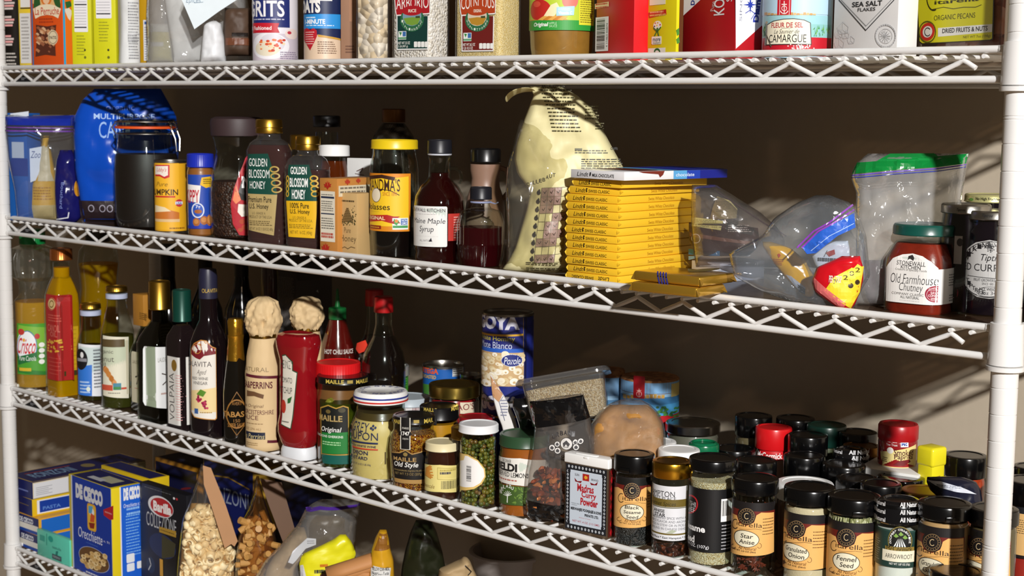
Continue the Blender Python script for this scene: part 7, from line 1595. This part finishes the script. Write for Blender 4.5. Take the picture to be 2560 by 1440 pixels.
# behind the front row
def back(label, xl, xr, yt, H, lidm=LIDB, body=None, lh=1.0, glass=GLASS, wide=.94, name='spice_jar', flat=False):
    t = top_at(name, label, 'jar', xl, xr, yt, H, 3); r = t.r; b = r*wide
    t.pr = [(b*.92, 0), (b, .1), (b, H-lh-.25), (b*.94, H-lh-.05), (b*.92, H-lh+.05)]
    t.lathe('glass', t.pr, glass, raw=True)
    if body is not None: t.lathe('spice', shrink(t.pr[:-1], .05), body, raw=True)
    t.lathe('lid', [(r*.98, H-lh), (r, H-lh+.04), (r, H-.08), (r*.97, H-.02), (r*.9, H), (r*.78, H), (r*.76, H-.03), (0, H-.03)], lidm, raw=True); return t
BRN = mat('5a4630', .7, var=.2)
back('jar with cobalt blue lid behind the curry tin', 1485, 1588, 1103, 3.51, mat('17459a', .3), mat('c9b08a', .6), .75)
back('white lidded jar just right of the blue lid', 1589, 1691, 1101, 3.72, WHITE, mat('d9d4cc', .5), .8)
back('white lidded jar in front of the silver lidded one', 1645, 1750, 1121, 4.10, WHITE, mat('d9d4cc', .5), .8)
t = back('open jar with emerald green ring lid between white and black lids', 1721, 1798, 1108, 4.10, mat('0f6a44', .25), BRN, .5); b = bmesh.new(); tube(b, [((t.r*.78)*math.cos(i*.314), (t.r*.78)*math.sin(i*.314), t.H+.02) for i in range(20)], .07, 6, closed=True); t.part('lid_ring', b, mat('0f6a44', .2))
t = back('jar with broad flat silver lid below the cork lidded tin', 1664, 1801, 1054, 3.90, mat('a8a49c', .22, 1), mat('6a6458', .5), .5, name='preserve_jar')
back('black lidded jar behind the wide sesame jar', 1785, 1889, 1118, 3.71)
back('glossy black lidded jar directly behind the star anise jar', 1838, 1942, 1148, 4.20, LIDB, BRN)
back('tall back row jar with black lid above tan powder', 1838, 1931, 1037, 4.90, LIDB, mat('6a5a40', .6), 1.0)
t = back('jar with bright red lid in the back row', 1889, 1980, 1066, 4.71, mat('d0161c', .3), mat('8a2a1c', .6), 1.05); p = t.cyl(prof=t.pr); p.rect(1895, 1128, 1975, 1152, 'c8141c'); p.text('McCormick', 1892, 1133, 1957, 1148, 'f0e6e4', bold=.02); p.rect(1895, 1152, 1975, 1200, 'c9b0a8'); p.build('label', t.e)
back('black lidded jar at the far back beside the dark green lid', 1941, 2037, 1043, 4.91)
back('jar with dark green lid in the back row', 2018, 2116, 1060, 4.84, mat('12382e', .3), mat('4a4a20', .5), 1.0)
back('black lidded jar at the back between green lid and bronze lid', 2097, 2193, 1078, 4.70)
back('black lidded jar right of the bright red lid', 1971, 2070, 1085, 4.66, LIDB, BRN)
back('black lidded jar in front of the red lidded one', 1960, 2060, 1136, 4.23, LIDB, BRN)
back('jar with bronze lid left of the paprika jar', 2108, 2200, 1112, 4.34, mat('8a5f24', .35, .8), mat('a87a3c', .5), .6)
t = top_at('spice_jar', 'jar sealed in black lettered film behind the fennel jar', 'jar', 2084, 2172, 1120, 4.4, 3); r = t.r
t.lathe('glass', [(r*.9, 0), (r*.95, .1), (r*.95, 3.4)], mat('4a3a2a', .3), raw=True); natural_cap(t, 3.35, 4.4, r, 2)
p = t.cyl(r=r*1.005)
p.text('All Natural', 2122, 1126, 2172, 1137, 'd9d9da', bold=.03); p.text('All Natural', 2128, 1140, 2176, 1151, 'd9d9da', bold=.03); p.text('Natural', 2084, 1124, 2106, 1133, 'd9d9da', bold=.03); p.build('cap_print', t.e)
back('black lidded jar in the second row behind the white rim', 2056, 2164, 1158, 4.08)
back('black lidded jar third row, below the film sealed jar', 2090, 2194, 1192, 3.92, LIDB, mat('c9c9d4', .5))
back('small black lidded jar touching the arrowroot seal', 2152, 2254, 1206, 4.20)
back('wide jar with white ridged rim behind the onion jar', 1940, 2084, 1205, 3.60, WHITE, mat('7a4a34', .6, var=.3), .7, name='salt_jar')
t = back('flat black lidded jar mirroring the paprika jar', 2194, 2312, 1190, 3.80, mat('0a0a0b', .08, coat=.6))
t = back('jar with dull gold lid behind the garlic jar', 2254, 2375, 1224, 3.90, GOLDD, BRN, .5)
P = at_z(2248, 1170, SZ[3]-3.9)
t = Thing('white_carton', 'white carton lying under the red paprika jar', 'carton', float(P[0]), float(P[2])-.9, SZ[3], math.radians(10)); t.part('carton', box_bm(-1.5, 1.35, 0, 2.6, 0, 3.9, .05), mat('d9d8d4', .5)); zc = SZ[3]-3.905
t = rnd('paprika_jar', 'red smoked paprika jar with red lid raised above the other spices', 'jar', 2194, 2290, 1170, 3, Z=zc)
r = t.r; zt = t.h(1058); zl = t.h(1096)
pr = [(r*.96, 0), (r, .08), (r, zl-.08), (r*.96, zl)]; t.lathe('jar', pr, mat('8a1218', .2, coat=.4), raw=True); t.lathe('lid', [(r*1.0, zl), (r*1.03, zl+.05), (r*1.03, zt-.1), (r*.97, zt), (r*.84, zt), (r*.8, zt-.04), (0, zt-.04)], mat('a8141c', .3), raw=True)
p = t.cyl(prof=pr); p.rect(2196, 1094, 2289, 1168, '9a141c'); p.poly([(2202, 1128), (2240, 1126), (2289, 1110), (2289, 1166), (2204, 1164)], 'e0cf8a'); p.text('The Taste', 2217, 1101, 2243, 1107, 'e9d9d6', bold=.01); p.text('You Trust', 2216, 1109, 2244, 1115, 'e9d9d6', bold=.01); p.rect(2252, 1102, 2271, 1118, 'eceaf0'); p.text('Mc', 2254, 1104, 2268, 1115, '2a4a9a', bold=.03); p.ell(2218, 1118, 2234, 1134, 'e6e2da'); p.text('Smoked', 2235, 1124, 2282, 1140, '4a1418', bold=.01); p.text('Paprika', 2236, 1137, 2281, 1152, '4a1418', bold=.01); p.poly([(2232, 1162), (2250, 1152), (2272, 1148), (2276, 1154), (2260, 1164)], '6a1018'); p.words(2208, 1140, 2220, 1156, 3, '5a4a24', 3); p.rect(2192, 1098, 2197, 1140, 'e0d0cc'); p.build('label', t.e)
t = carton('spice_tin', 'bright yellow plastic spice tin at the back right', 'tin', 2282, 2330, 2354, 1190, 1100, 3, mat('e0d21c', .35), D=8.5, ref=1190, yaw=-12, bev=.15, part='tin', H=4.8)
w, d = t.bw, t.bd; t.part('lid', box_bm(-w/2-.05, w/2+.05, -.05, d+.05, 4.3, 5.2, .15, 3), mat('e6d822', .3)); p = t.side(); p.rect_uv(.2, 2.4, d*.6, 3.9, '7a4a1c'); p.poly_uv([(d*.62, 2.6), (d*.8, 3.2), (d*.62, 3.9)], 'e9e9e0'); p.build('label', t.e)
t = back('black lidded jar of orange chili beside the right post', 2360, 2468, 1136, 4.60, LIDB, mat('b83a14', .4, var=.4, bscale=200), .95)
t = bag_at('spice_packet', 'dark blue crinkled packet with white label strip by the gold lid', 'packet', 2385, 1300, 3, D=5.2, turn=4)
t.skin([(1192, 2318, 1+2400), (1204, 2316, 2440), (1225, 2325, 2452), (1248, 2350, 2456), (1300, 2350, 2456)], 1.2, mat('1a1c2c', .2, bump=.6, bscale=30), nz=.08, seed=3, clampz=False)
p = t.art(.25); p.poly([(2318, 1198), (2350, 1197), (2400, 1208), (2440, 1230), (2400, 1222), (2350, 1212)], 'c9ced9'); p.words(2340, 1202, 2405, 1213, 2, '55586a', 2, th=.3); p.build('label', t.e)
# seen past the post
t = back('orange labelled spice jar glimpsed right of the post', 2516, 2640, 1198, 4.40, LIDB, mat('a8281c', .5, var=.3)); p = t.cyl(prof=t.pr); p.rect(2516, 1272, 2636, 1288, '16161a'); p.rect(2516, 1288, 2636, 1392, 'd9ae70'); p.words(2540, 1296, 2600, 1340, 7, '4a3a24', 3, th=.3); p.rect(2516, 1392, 2636, 1400, '1c1416'); p.build('label', t.e)
t = back('black lidded jar at the frame edge behind the orange labelled one', 2535, 2625, 1164, 4.51)
# ================================================================ bottom shelf
def low(name, label, xl, xm, xr, y0, D, hexc, H, Z=None, yaw=0, depth=None, yt=None, **k):
    return carton(name, label, 'carton', xl, xm, xr, y0, yt, 4, mat(hexc, .35), D=D, yaw=yaw, H=H, Z=Z, depth=depth, **k)
NAVY = '141c58'
zs = SZ[4]; hb = 1.24
specs = ((37, 98, 'd9a02c', 'dec', 'pasta carton with gold edge lying lowest in the stack by the left post'), (30, 98, 'd9a02c', 'dec', 'pasta carton with gold edge, second from the bottom of the left stack'),
         (25, 82, 'd9b41c', 'yel', 'navy pasta carton with yellow framed side, second from the top of the left stack'), (19, 81, NAVY, 'top', 'long navy pasta carton on top of the left stack'))
for i, (xl, xm, hx, kind, lab) in enumerate(specs):
    Z = zs-i*(hb+.004)
    t = low('pasta_carton', lab, xl, xm, xm+60, 1390-i*44, .75, hx, hb, Z=Z, depth=9.5 if i > 1 else 8.0, yaw=(0, 1.5, -1.0, 1)[i])
    w, d = t.bw, t.bd; p = t.front()
    if kind == 'dec': p.rect_uv(w*.12, .02, w, hb-.02, '0f3f94'); p.rect_uv(w*.14, hb*.52, w, hb-.02, NAVY); p.rect_uv(w*.14, hb*.2, w*.98, hb*.52, 'd6d2c8'); tx(p, 'DE CECCO', w*.3, hb*.55, w*.8, hb*.85, 'd2d4da', .05); p.words(0, 0, 1, 1, 1, 'aaa', 1) if False else None
    else:
        p.rect_uv(.02, .02, w-.02, hb-.02, NAVY); tx(p, 'pasta', w*.1, hb*.62, w*.38, hb*.78, '7f86a4', .01); p.rect_uv(w*.15, hb*.38, w*.85, hb*.46, '6a76b0') if kind == 'top' else p.rect_uv(w*.4, hb*.55, w*.85, hb*.6, '6a5a3c')
    p.build('front_print', t.e)
    p = t.side()
    if kind == 'dec': p.rect_uv(.2, .1, d, hb-.1, '1f6ac8')
    elif kind == 'yel': p.rect_uv(.35, .12, 7.5, hb-.12, 'e2e4ea'); p.rect_uv(.55, .2, 7.3, hb-.2, '123a9a'); p.words(0, 0, 1, 1, 1, 'aaa', 1) if False else tx(p, 'PASTA', .8, .35, 2.2, .6, '5a86d0', .02)
    else:
        p.rect_uv(.05, .04, d, hb-.04, 'd9c9a0'); p.rect_uv(.1, .08, 2.9, hb-.1, 'dcdde2'); p.rect_uv(2.9, .08, d, hb-.1, 'a89a80')
        for k in range(5): p.rect_uv(.3, .25+k*.13, 1.6-(k % 2)*.3, .29+k*.13, '9a9ca6')
        rd = random.Random(2)
        for k in range(18): a, b_ = rd.uniform(3.1, 5.2), rd.uniform(.2, 1.0); p.poly_uv([(a, b_), (a+.3, b_+.1), (a+.25, b_+.25), (a-.05, b_+.15)], rd.choice(('c98a5a', 'e0b083', 'b06f40', 'd9c8a8')))
    p.build('side_print', t.e)
    if kind == 'top':
        p = t.top(); p.rect_uv(0, 0, w, d, 'b89a5c'); p.rect_uv(.1, .12, w-.1, d-.1, NAVY); q = []
        V, P_ = text_mesh('RONZONI', .02); lo, hi = V.min(0), V.max(0); n_ = (V-lo)/(hi-lo); Q = np.stack([w*.72-n_[:, 1]*w*.42, .9+n_[:, 0]*3.4], 1); p.sh.append((Q, P_, p._mi('7fa0c4')))
        p.rect_uv(w*.22, .9, w*.26, 4.6, 'a83a2c'); p.poly_uv([(w*.5+.6*math.cos(i*.4), 5.6+.5*math.sin(i*.4)) for i in range(16)], '8a7a50'); p.build('top_print', t.e)
t = low('tea_carton', 'mint teal carton in front of the left pasta stack', 94, 175, 187, 1420, .55, '5ec9b0', None, yt=1352)
p = t.front(); p.rect(100, 1338, 112, 1352, '3a9a8a'); p.line([(117, 1335), (117, 1362)], 1.6, '2c8a7a'); p.ell(121, 1340, 133, 1355, '1f9a8a'); p.text('teatulia', 131, 1367, 153, 1374, '2c5f5a'); p.poly([(140, 1378), (146, 1378), (144, 1390), (139, 1388)], '1f7a70'); p.rect(131, 1388, 154, 1400, '3a4a52'); p.text('PEPPERMINT', 133, 1391, 152, 1397, 'a9b9b9'); p.words(104, 1402, 168, 1420, 2, '2ca08e', 3); p.build('front_print', t.e)
# upright blue pasta carton
t = low('pasta_carton', 'upright blue pasta carton with bright yellow corners and oval pasta window', 177, 283, 357, 1440, .5, 'e0c81c', None, yt=1222, yaw=-2)
w, d, h = t.bw, t.bd, t.bh
p = t.front(); p.rect_uv(w*.06, 0, w-.03, h, 'c9cfe0'); p.rect_uv(w*.09, 0, w-.06, h, '15389c'); p.text('DE CECCO', 190, 1218, 257, 1256, 'd6d8de', bold=.08); p.rect(219, 1260, 241, 1327, 'd9a42c', .25); p.rect(221, 1263, 239, 1324, 'e8b83a', .2); p.ell(224, 1270, 236, 1290, 'e9ecef'); p.poly([(222, 1264), (233, 1266), (230, 1284), (222, 1282)], '5aa6d0'); p.poly([(228, 1282), (238, 1290), (236, 1306), (226, 1304)], 'd0562c'); p.poly([(223, 1306), (238, 1308), (236, 1322), (226, 1320)], '8a2a1c')
p.text('Orecchiette', 196, 1326, 256, 1352, 'dfe4f0', it=.1); p.text('n. 91', 260, 1352, 274, 1358, 'dfe4f0'); p.words(216, 1354, 250, 1370, 2, '5a86d0', 3); p.poly([(259, 1274), (284, 1264), (284, 1298), (276, 1300), (260, 1288)], 'b81f2c'); p.words(263, 1277, 282, 1288, 2, 'e9c9c4', 2)
p.ell(198, 1370, 274, 1428, 'b9c4dc'); p.ell(199, 1371, 273, 1427, '6a4a2a')
rd = random.Random(8)
for i in range(40):
    a = rd.uniform(0, 6.28); q = rd.random()**.5; x, y = 236+32*q*math.cos(a), 1399+23*q*math.sin(a)+ (x-236)*.12 if False else 1399+22*q*math.sin(a)
    x = 236+31*q*math.cos(a); p.ell(x-6, y-5, x+6, y+5, rd.choice(('d9b67a', 'e6c88f', 'c9a262', 'efd7a4'))); p.ell(x-2, y-3, x+3.5, y+2, rd.choice(('b08a4c', 'd0a864')))
p.words(216, 1432, 252, 1440, 1, 'd9dce4', 2); p.build('front_print', t.e)
p = t.side(); p.rect_uv(d*.27, 0, d*.31, h, 'e2e4ec'); p.rect_uv(d*.31, 0, d, h, '1a5fd0'); p.text('DE CECCO', 308, 1216, 355, 1248, 'e6e8ee', bold=.08); p.text('Orecchiette n.91', 308, 1256, 354, 1266, 'dfe8f4', it=.1); p.words(316, 1268, 352, 1284, 2, '8fc0f4', 4); p.words(314, 1288, 354, 1385, 14, '7ab4f0', 6, th=.35)  # lit side painted in: brighter blue here than on the front
for (a, b_, c_, d_) in ((316, 1384, 336, 1406), (317, 1408, 336, 1428), (342, 1402, 357, 1420)): p.rect(a, b_, c_, d_, 'e4e8ee', .08)
p.build('side_print', t.e)
p = t.top(); p.rect_uv(w*.08, .05, w*.95, d-.1, NAVY); p.rect_uv(w*.45, d*.3, w*.8, d*.75, 'b9b79a'); p.rect_uv(w*.3, d*.2, w*.62, d*.42, 'c4c6cc'); p.build('top_print', t.e)
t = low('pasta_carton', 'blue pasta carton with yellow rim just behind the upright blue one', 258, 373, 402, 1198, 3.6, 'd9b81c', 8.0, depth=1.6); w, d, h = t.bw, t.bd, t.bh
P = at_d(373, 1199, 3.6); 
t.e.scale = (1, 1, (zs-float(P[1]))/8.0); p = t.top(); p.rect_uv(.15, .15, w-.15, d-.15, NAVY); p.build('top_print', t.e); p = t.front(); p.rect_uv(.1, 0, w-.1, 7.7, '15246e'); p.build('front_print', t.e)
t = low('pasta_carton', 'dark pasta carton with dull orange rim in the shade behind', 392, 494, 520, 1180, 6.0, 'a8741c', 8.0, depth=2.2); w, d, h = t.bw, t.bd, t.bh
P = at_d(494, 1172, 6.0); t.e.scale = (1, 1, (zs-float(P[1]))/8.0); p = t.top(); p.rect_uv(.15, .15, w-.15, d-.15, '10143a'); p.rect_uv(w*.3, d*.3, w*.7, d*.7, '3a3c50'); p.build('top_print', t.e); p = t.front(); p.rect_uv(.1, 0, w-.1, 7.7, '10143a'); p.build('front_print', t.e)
t = low('pasta_carton', 'black and navy pasta carton with red oval badge', 354, 469, 492, 1440, 2.2, '15161c', None, yt=1240)
w, d, h = t.bw, t.bd, t.bh
p = t.front(); p.poly([(355, 1206), (405, 1222), (405, 1440), (355, 1440)], '131c3a'); p.ell(371, 1241, 434, 1293, 'd9dae0'); p.ell(377, 1246, 433, 1291, 'b01a26'); p.text('Barilla', 384, 1257, 429, 1283, 'f0e9ea', bold=.05); p.text('COLLEZIONE', 367, 1289, 441, 1324, 'b9bcc2', bold=-.005); p.poly([(399, 1316), (441, 1328), (441, 1344), (399, 1330)], 'a8842c'); p.words(402, 1322, 438, 1338, 1, '4a3a14', 3, th=.5)
p.ell(374, 1335, 440, 1395, '1c2a55'); p.poly([(405, 1336), (440, 1360), (436, 1392), (405, 1396)], '3a3826'); p.rect(400, 1398, 408, 1440, 'c9963a'); p.ell(367, 1392, 388, 1432, '1a2c50'); p.line([(374, 1396), (378, 1412), (372, 1424)], 2, 'b9bcc4'); p.words(362, 1218, 432, 1236, 1, '9a9ca4', 3, th=.15); p.ell(433, 1243, 438, 1249, 'e6e6ea'); p.ell(440, 1245, 445, 1251, 'b02a34'); p.build('front_print', t.e)
p = t.top(); p.ell(450, 1216, 480, 1228, '7a1a24'); p.build('top_print', t.e)
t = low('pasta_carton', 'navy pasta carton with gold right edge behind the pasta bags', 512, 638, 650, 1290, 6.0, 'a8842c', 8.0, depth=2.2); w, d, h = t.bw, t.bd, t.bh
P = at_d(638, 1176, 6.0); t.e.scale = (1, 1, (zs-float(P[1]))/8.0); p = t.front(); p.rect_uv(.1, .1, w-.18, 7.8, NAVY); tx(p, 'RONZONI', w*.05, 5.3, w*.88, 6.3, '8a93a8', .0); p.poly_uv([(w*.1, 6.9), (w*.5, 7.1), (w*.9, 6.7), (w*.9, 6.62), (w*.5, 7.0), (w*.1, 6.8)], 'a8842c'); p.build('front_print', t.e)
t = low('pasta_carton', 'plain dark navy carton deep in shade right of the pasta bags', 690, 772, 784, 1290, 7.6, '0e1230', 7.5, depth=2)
# pasta bags
def shell_bm(bm, c, rot, s):
    pts = []
    for i in range(5):
        row = []
        for j in range(9):
            a = math.pi*(j/8-.5)*1.3; q = (i/4-.5)*1.9
            rr = math.cos(q)*.55+.12
            row.append(bm.verts.new(c+rot@Vector((rr*math.cos(a)*s, q*s*.62, rr*math.sin(a)*s*1.05))))
        pts.append(row)
    for i in range(4):
        for j in range(8): bm.faces.new((pts[i][j], pts[i][j+1], pts[i+1][j+1], pts[i+1][j]))
def penne_bm(bm, c, rot, s):
    d = rot@Vector((0, 0, 1)); tube(bm, [c-d*s, c-d*s*.5, c+d*s*.5, c+d*s], s*.3, 10)
def pasta_bag(label, rows, x, yb, D, seed, ncont, fn, s, y0c, film, mats, card, cardc):
    t = bag_at('pasta_bag', label, 'bag', x, yb, 4, D=D, turn=4)
    ys = [q[0] for q in rows]; core = [(y, float(np.interp(y, ys, [q[1] for q in rows]))+6, float(np.interp(y, ys, [q[2] for q in rows]))-6) for y in [y0c]+[q for q in ys if q > y0c]]
    bm = bmesh.new(); rd = random.Random(seed); R = t.rows(core); zs_ = [q[0] for q in R]
    for i in range(ncont):
        z = rd.uniform(zs_[0]+.2, zs_[-1]-.1); L, RR = float(np.interp(z, zs_, [q[1] for q in R])), float(np.interp(z, zs_, [q[2] for q in R]))
        u = rd.uniform(L+.15, RR-.15); a = (u-L)/(RR-L); y = -.85*math.sqrt(max(0, 4*a*(1-a)))*rd.uniform(.75, 1.0)
        rot = (Matrix.Rotation(rd.uniform(0, 6.3), 3, 'X') @ Matrix.Rotation(rd.uniform(0, 6.3), 3, 'Y') @ Matrix.Rotation(rd.uniform(0, 6.3), 3, 'Z'))
        fn(bm, Vector((u, y, z)), rot, s*rd.uniform(.85, 1.15))
    o = t.part('pasta', bm, mats[0]); o['kind'] = 'stuff'
    if fn is shell_bm: md = o.modifiers.new('wall', 'SOLIDIFY'); md.thickness = .0016
    t.skin(core, 1.3, mats[1], 'pasta_core', nz=.1, seed=seed, clampz=False)
    t.skin(rows, 2.1, film, nz=.06, seed=seed+1, n=30, cols=22, clampz=False, pw=.5)
    bm = bmesh.new(); P = [t.pl.uv(*q) for q in card]; f = [bm.verts.new((u, -1.0-.12*(P[0][1]-v), v)) for u, v in P]; bm.faces.new(f)
    o = t.part('header_card', bm, mat(cardc, .55), smooth=False); md = o.modifiers.new('thick', 'SOLIDIFY'); md.thickness = .0012
    return t
SHM = mat('f0dcae', .5, var=.06); PNM = mat('b98a4a', .5, var=.1)
BFILM = clear('f6efe4', .97, .6, .08, milk=.04, bump=.5, bscale=20, edge=2.2)
t = pasta_bag('clear bag of pale shell pasta with brown header card', [(1160, 503, 508), (1200, 494, 520), (1250, 476, 552), (1300, 456, 582), (1350, 450, 590), (1400, 445, 593), (1440, 442, 593), (1500, 442, 590)], 517, 1500, .9, 5, 230, shell_bm, .44, 1258, BFILM, (SHM, mat('b08a50', .6)), [(504, 1154), (524, 1160), (560, 1250), (588, 1335), (580, 1348), (572, 1342), (556, 1352), (530, 1270), (506, 1200)], 'a8794c')
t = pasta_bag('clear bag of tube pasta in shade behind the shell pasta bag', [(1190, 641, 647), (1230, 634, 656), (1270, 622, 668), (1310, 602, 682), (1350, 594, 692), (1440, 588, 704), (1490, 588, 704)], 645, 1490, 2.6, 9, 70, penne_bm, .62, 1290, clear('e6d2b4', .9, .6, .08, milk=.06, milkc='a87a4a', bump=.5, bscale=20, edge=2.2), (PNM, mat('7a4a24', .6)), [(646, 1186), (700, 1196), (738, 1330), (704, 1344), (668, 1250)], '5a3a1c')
# zip bag of nuts, yellow packet, paper roll, corn pack
t = bag_at('nut_sack', 'beige bumpy bag of nuts inside the tilted zip bag', 'sack', 700, 1470, 4, D=1.7, turn=0)
t.skin([(1318, 740, 760), (1340, 718, 775), (1380, 690, 765), (1420, 668, 740), (1470, 655, 740)], 1.4, mat('c9a878', .6, var=.15, bump=.6, bscale=40), nz=.16, seed=4, clampz=False)
t = bag_at('paper_slip', 'white rounded slip lying on the bag of nuts', 'note', 752, 1470, 4, D=.55, turn=0)
bm = bmesh.new(); P = [t.pl.uv(x, y) for x, y in ((768, 1345), (790, 1347), (790, 1362), (764, 1372), (740, 1402), (732, 1410), (720, 1406), (732, 1378))]
f1 = [bm.verts.new((u, 0, v)) for u, v in P]; f2 = [bm.verts.new((u, .03, v)) for u, v in P]; bm.faces.new(f1); bm.faces.new(f2[::-1])
for i in range(8): bm.faces.new((f1[i], f2[i], f2[(i+1) % 8], f1[(i+1) % 8]))
t.part('paper', bm, mat('d9dbe4', .6), smooth=False); p = Print(t.pl); p.words(768, 1350, 788, 1360, 2, '8a8a94', 2); p.build('handwriting', t.e)
t = bag_at('grain_packet', 'dim brown packet seen through the upper part of the tilted zip bag', 'packet', 830, 1470, 4, D=3.4, turn=0)
t.skin([(1280, 775, 870), (1310, 765, 885), (1345, 770, 888), (1470, 775, 890)], 1.2, mat('4a3a1c', .4, bump=.5), nz=.1, seed=6, clampz=False)
t = bag_at('zip_bag', 'tilted clear zip bag with purple seal on the bottom shelf', 'bag', 770, 1470, 4, D=1.5, turn=0)
t.skin([(1248, 800, 900), (1270, 765, 900), (1310, 745, 892), (1350, 712, 888), (1400, 664, 870), (1440, 640, 840), (1470, 636, 820)], 2.4, FILM, nz=.10, seed=17, clampz=False)
p = t.art(.25); p.poly([(764, 1268), (800, 1258), (900, 1256), (900, 1262), (800, 1264), (766, 1274)], mat('4a2a8a', .3)); p.build('zip_seal', t.e)
t = bag_at('flour_packet', 'bright yellow crumpled packet on the bottom shelf', 'packet', 815, 1470, 4, D=.75, turn=0)
t.skin([(1336, 850, 864), (1350, 832, 876), (1365, 800, 884), (1385, 756, 890), (1410, 748, 880), (1440, 752, 870), (1470, 760, 860)], 1.0, mat('dcd61a', .35, bump=.3, bscale=14), nz=.09, seed=9, clampz=False)
p = t.art(.25); p.words(800, 1404, 822, 1412, 1, 'c8641c', 2, th=.8); p.words(786, 1418, 816, 1428, 1, '1c1c14', 3, th=.8); p.poly([(800, 1430), (822, 1424), (830, 1440), (802, 1446)], '5a2a14'); p.poly([(750, 1412), (758, 1408), (768, 1446), (752, 1450)], 'e2e2e6'); p.build('print', t.e)
P = at_d(897, 1395, .45); t = Thing('paper_roll', 'rolled brown kraft paper bag lying over the yellow packet', 'bag', float(P[0]), float(P[2]), float(P[1])+.55)
t.e.rotation_euler = (0, math.radians(-16), math.radians(52)); KR = mat('b8804c', .65, var=.08, bump=.3, bscale=20)
b = bmesh.new(); N = 22; L = 1.75; rings = []
for s_ in (-1, -.4, .3, 1):
    rings.append([b.verts.new((s_*L, (.42+.010*k)*math.cos(k*.45)*(1-.12*(s_ > .5)), (.42+.010*k)*math.sin(k*.45))) for k in range(N)])
for a, c in zip(rings, rings[1:]):
    for k in range(N-1): b.faces.new((a[k], a[k+1], c[k+1], c[k]))
o = t.part('paper', b, KR); md = o.modifiers.new('thick', 'SOLIDIFY'); md.thickness = .0015
P = at_d(890, 1432, .45); t = bag_at('paper_bag', 'folded brown kraft bag below the kraft paper roll', 'bag', 892, 1475, 4, D=.4, turn=0)
t.skin([(1416, 850, 925), (1428, 838, 936), (1445, 836, 934), (1475, 840, 930)], 1.0, KR, nz=.08, seed=3, clampz=False)
t = bag_at('cornmeal_packet', 'gold and brown cornmeal packet with a white nutrition panel', 'packet', 953, 1480, 4, D=1.2, turn=4)
t.skin([(1324, 950, 966), (1345, 938, 972), (1372, 930, 976), (1400, 926, 984), (1440, 922, 986), (1480, 925, 984)], 1.0, mat('c9961c', .3, bump=.4, bscale=18), nz=.08, seed=12, clampz=False)
p = t.art(.25); p.poly([(948, 1330), (968, 1330), (975, 1368), (934, 1372)], '8a5a1c'); p.poly([(926, 1408), (976, 1414), (972, 1446), (926, 1440)], 'd9d9d6'); p.text('YELLOW CORN MEAL', 929, 1411, 972, 1420, '2a2a2a', bold=.02); p.text('Nutrition Facts', 929, 1422, 970, 1430, '2a2a2a', bold=.02); p.words(930, 1431, 968, 1442, 2, '55554f', 3); p.build('print', t.e)
t = bag_at('herb_bag', 'dim olive green clear bag in the shade under the shelf', 'bag', 1060, 1470, 4, D=4.5, turn=0)
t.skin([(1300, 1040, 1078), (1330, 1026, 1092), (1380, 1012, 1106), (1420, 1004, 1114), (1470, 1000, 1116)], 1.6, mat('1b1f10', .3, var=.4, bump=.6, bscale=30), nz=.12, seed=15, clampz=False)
t = bag_at('paper_bag', 'crumpled tan paper bag beside the grey bowl', 'bag', 1142, 1480, 4, D=1.6, turn=6)
t.skin([(1394, 1158, 1168), (1404, 1150, 1176), (1424, 1098, 1184), (1440, 1096, 1192), (1480, 1090, 1196)], 1.4, mat('a88f68', .7, var=.12, bump=.4, bscale=18), nz=.14, seed=22, clampz=False)
p = t.art(.25); p.line([(1160, 1406), (1176, 1424), (1168, 1432)], 3, '2a241c'); p.build('print', t.e)
t = top_at('bowl', 'round grey plastic bowl with rolled rim on the bottom shelf', 'bowl', 1172, 1370, 1374, 4.2, 4)
r = t.r; H = 4.2; t.lathe('bowl', [(r*.62, 0), (r*.7, .2), (r*.9, H-.5), (r*.92, H-.3), (r*.99, H-.25), (r, H-.08), (r*.97, H), (r*.9, H-.05), (r*.86, H-.6), (r*.66, .4), (0, .3)], mat('aaa19c', .5, bump=.1), raw=True)
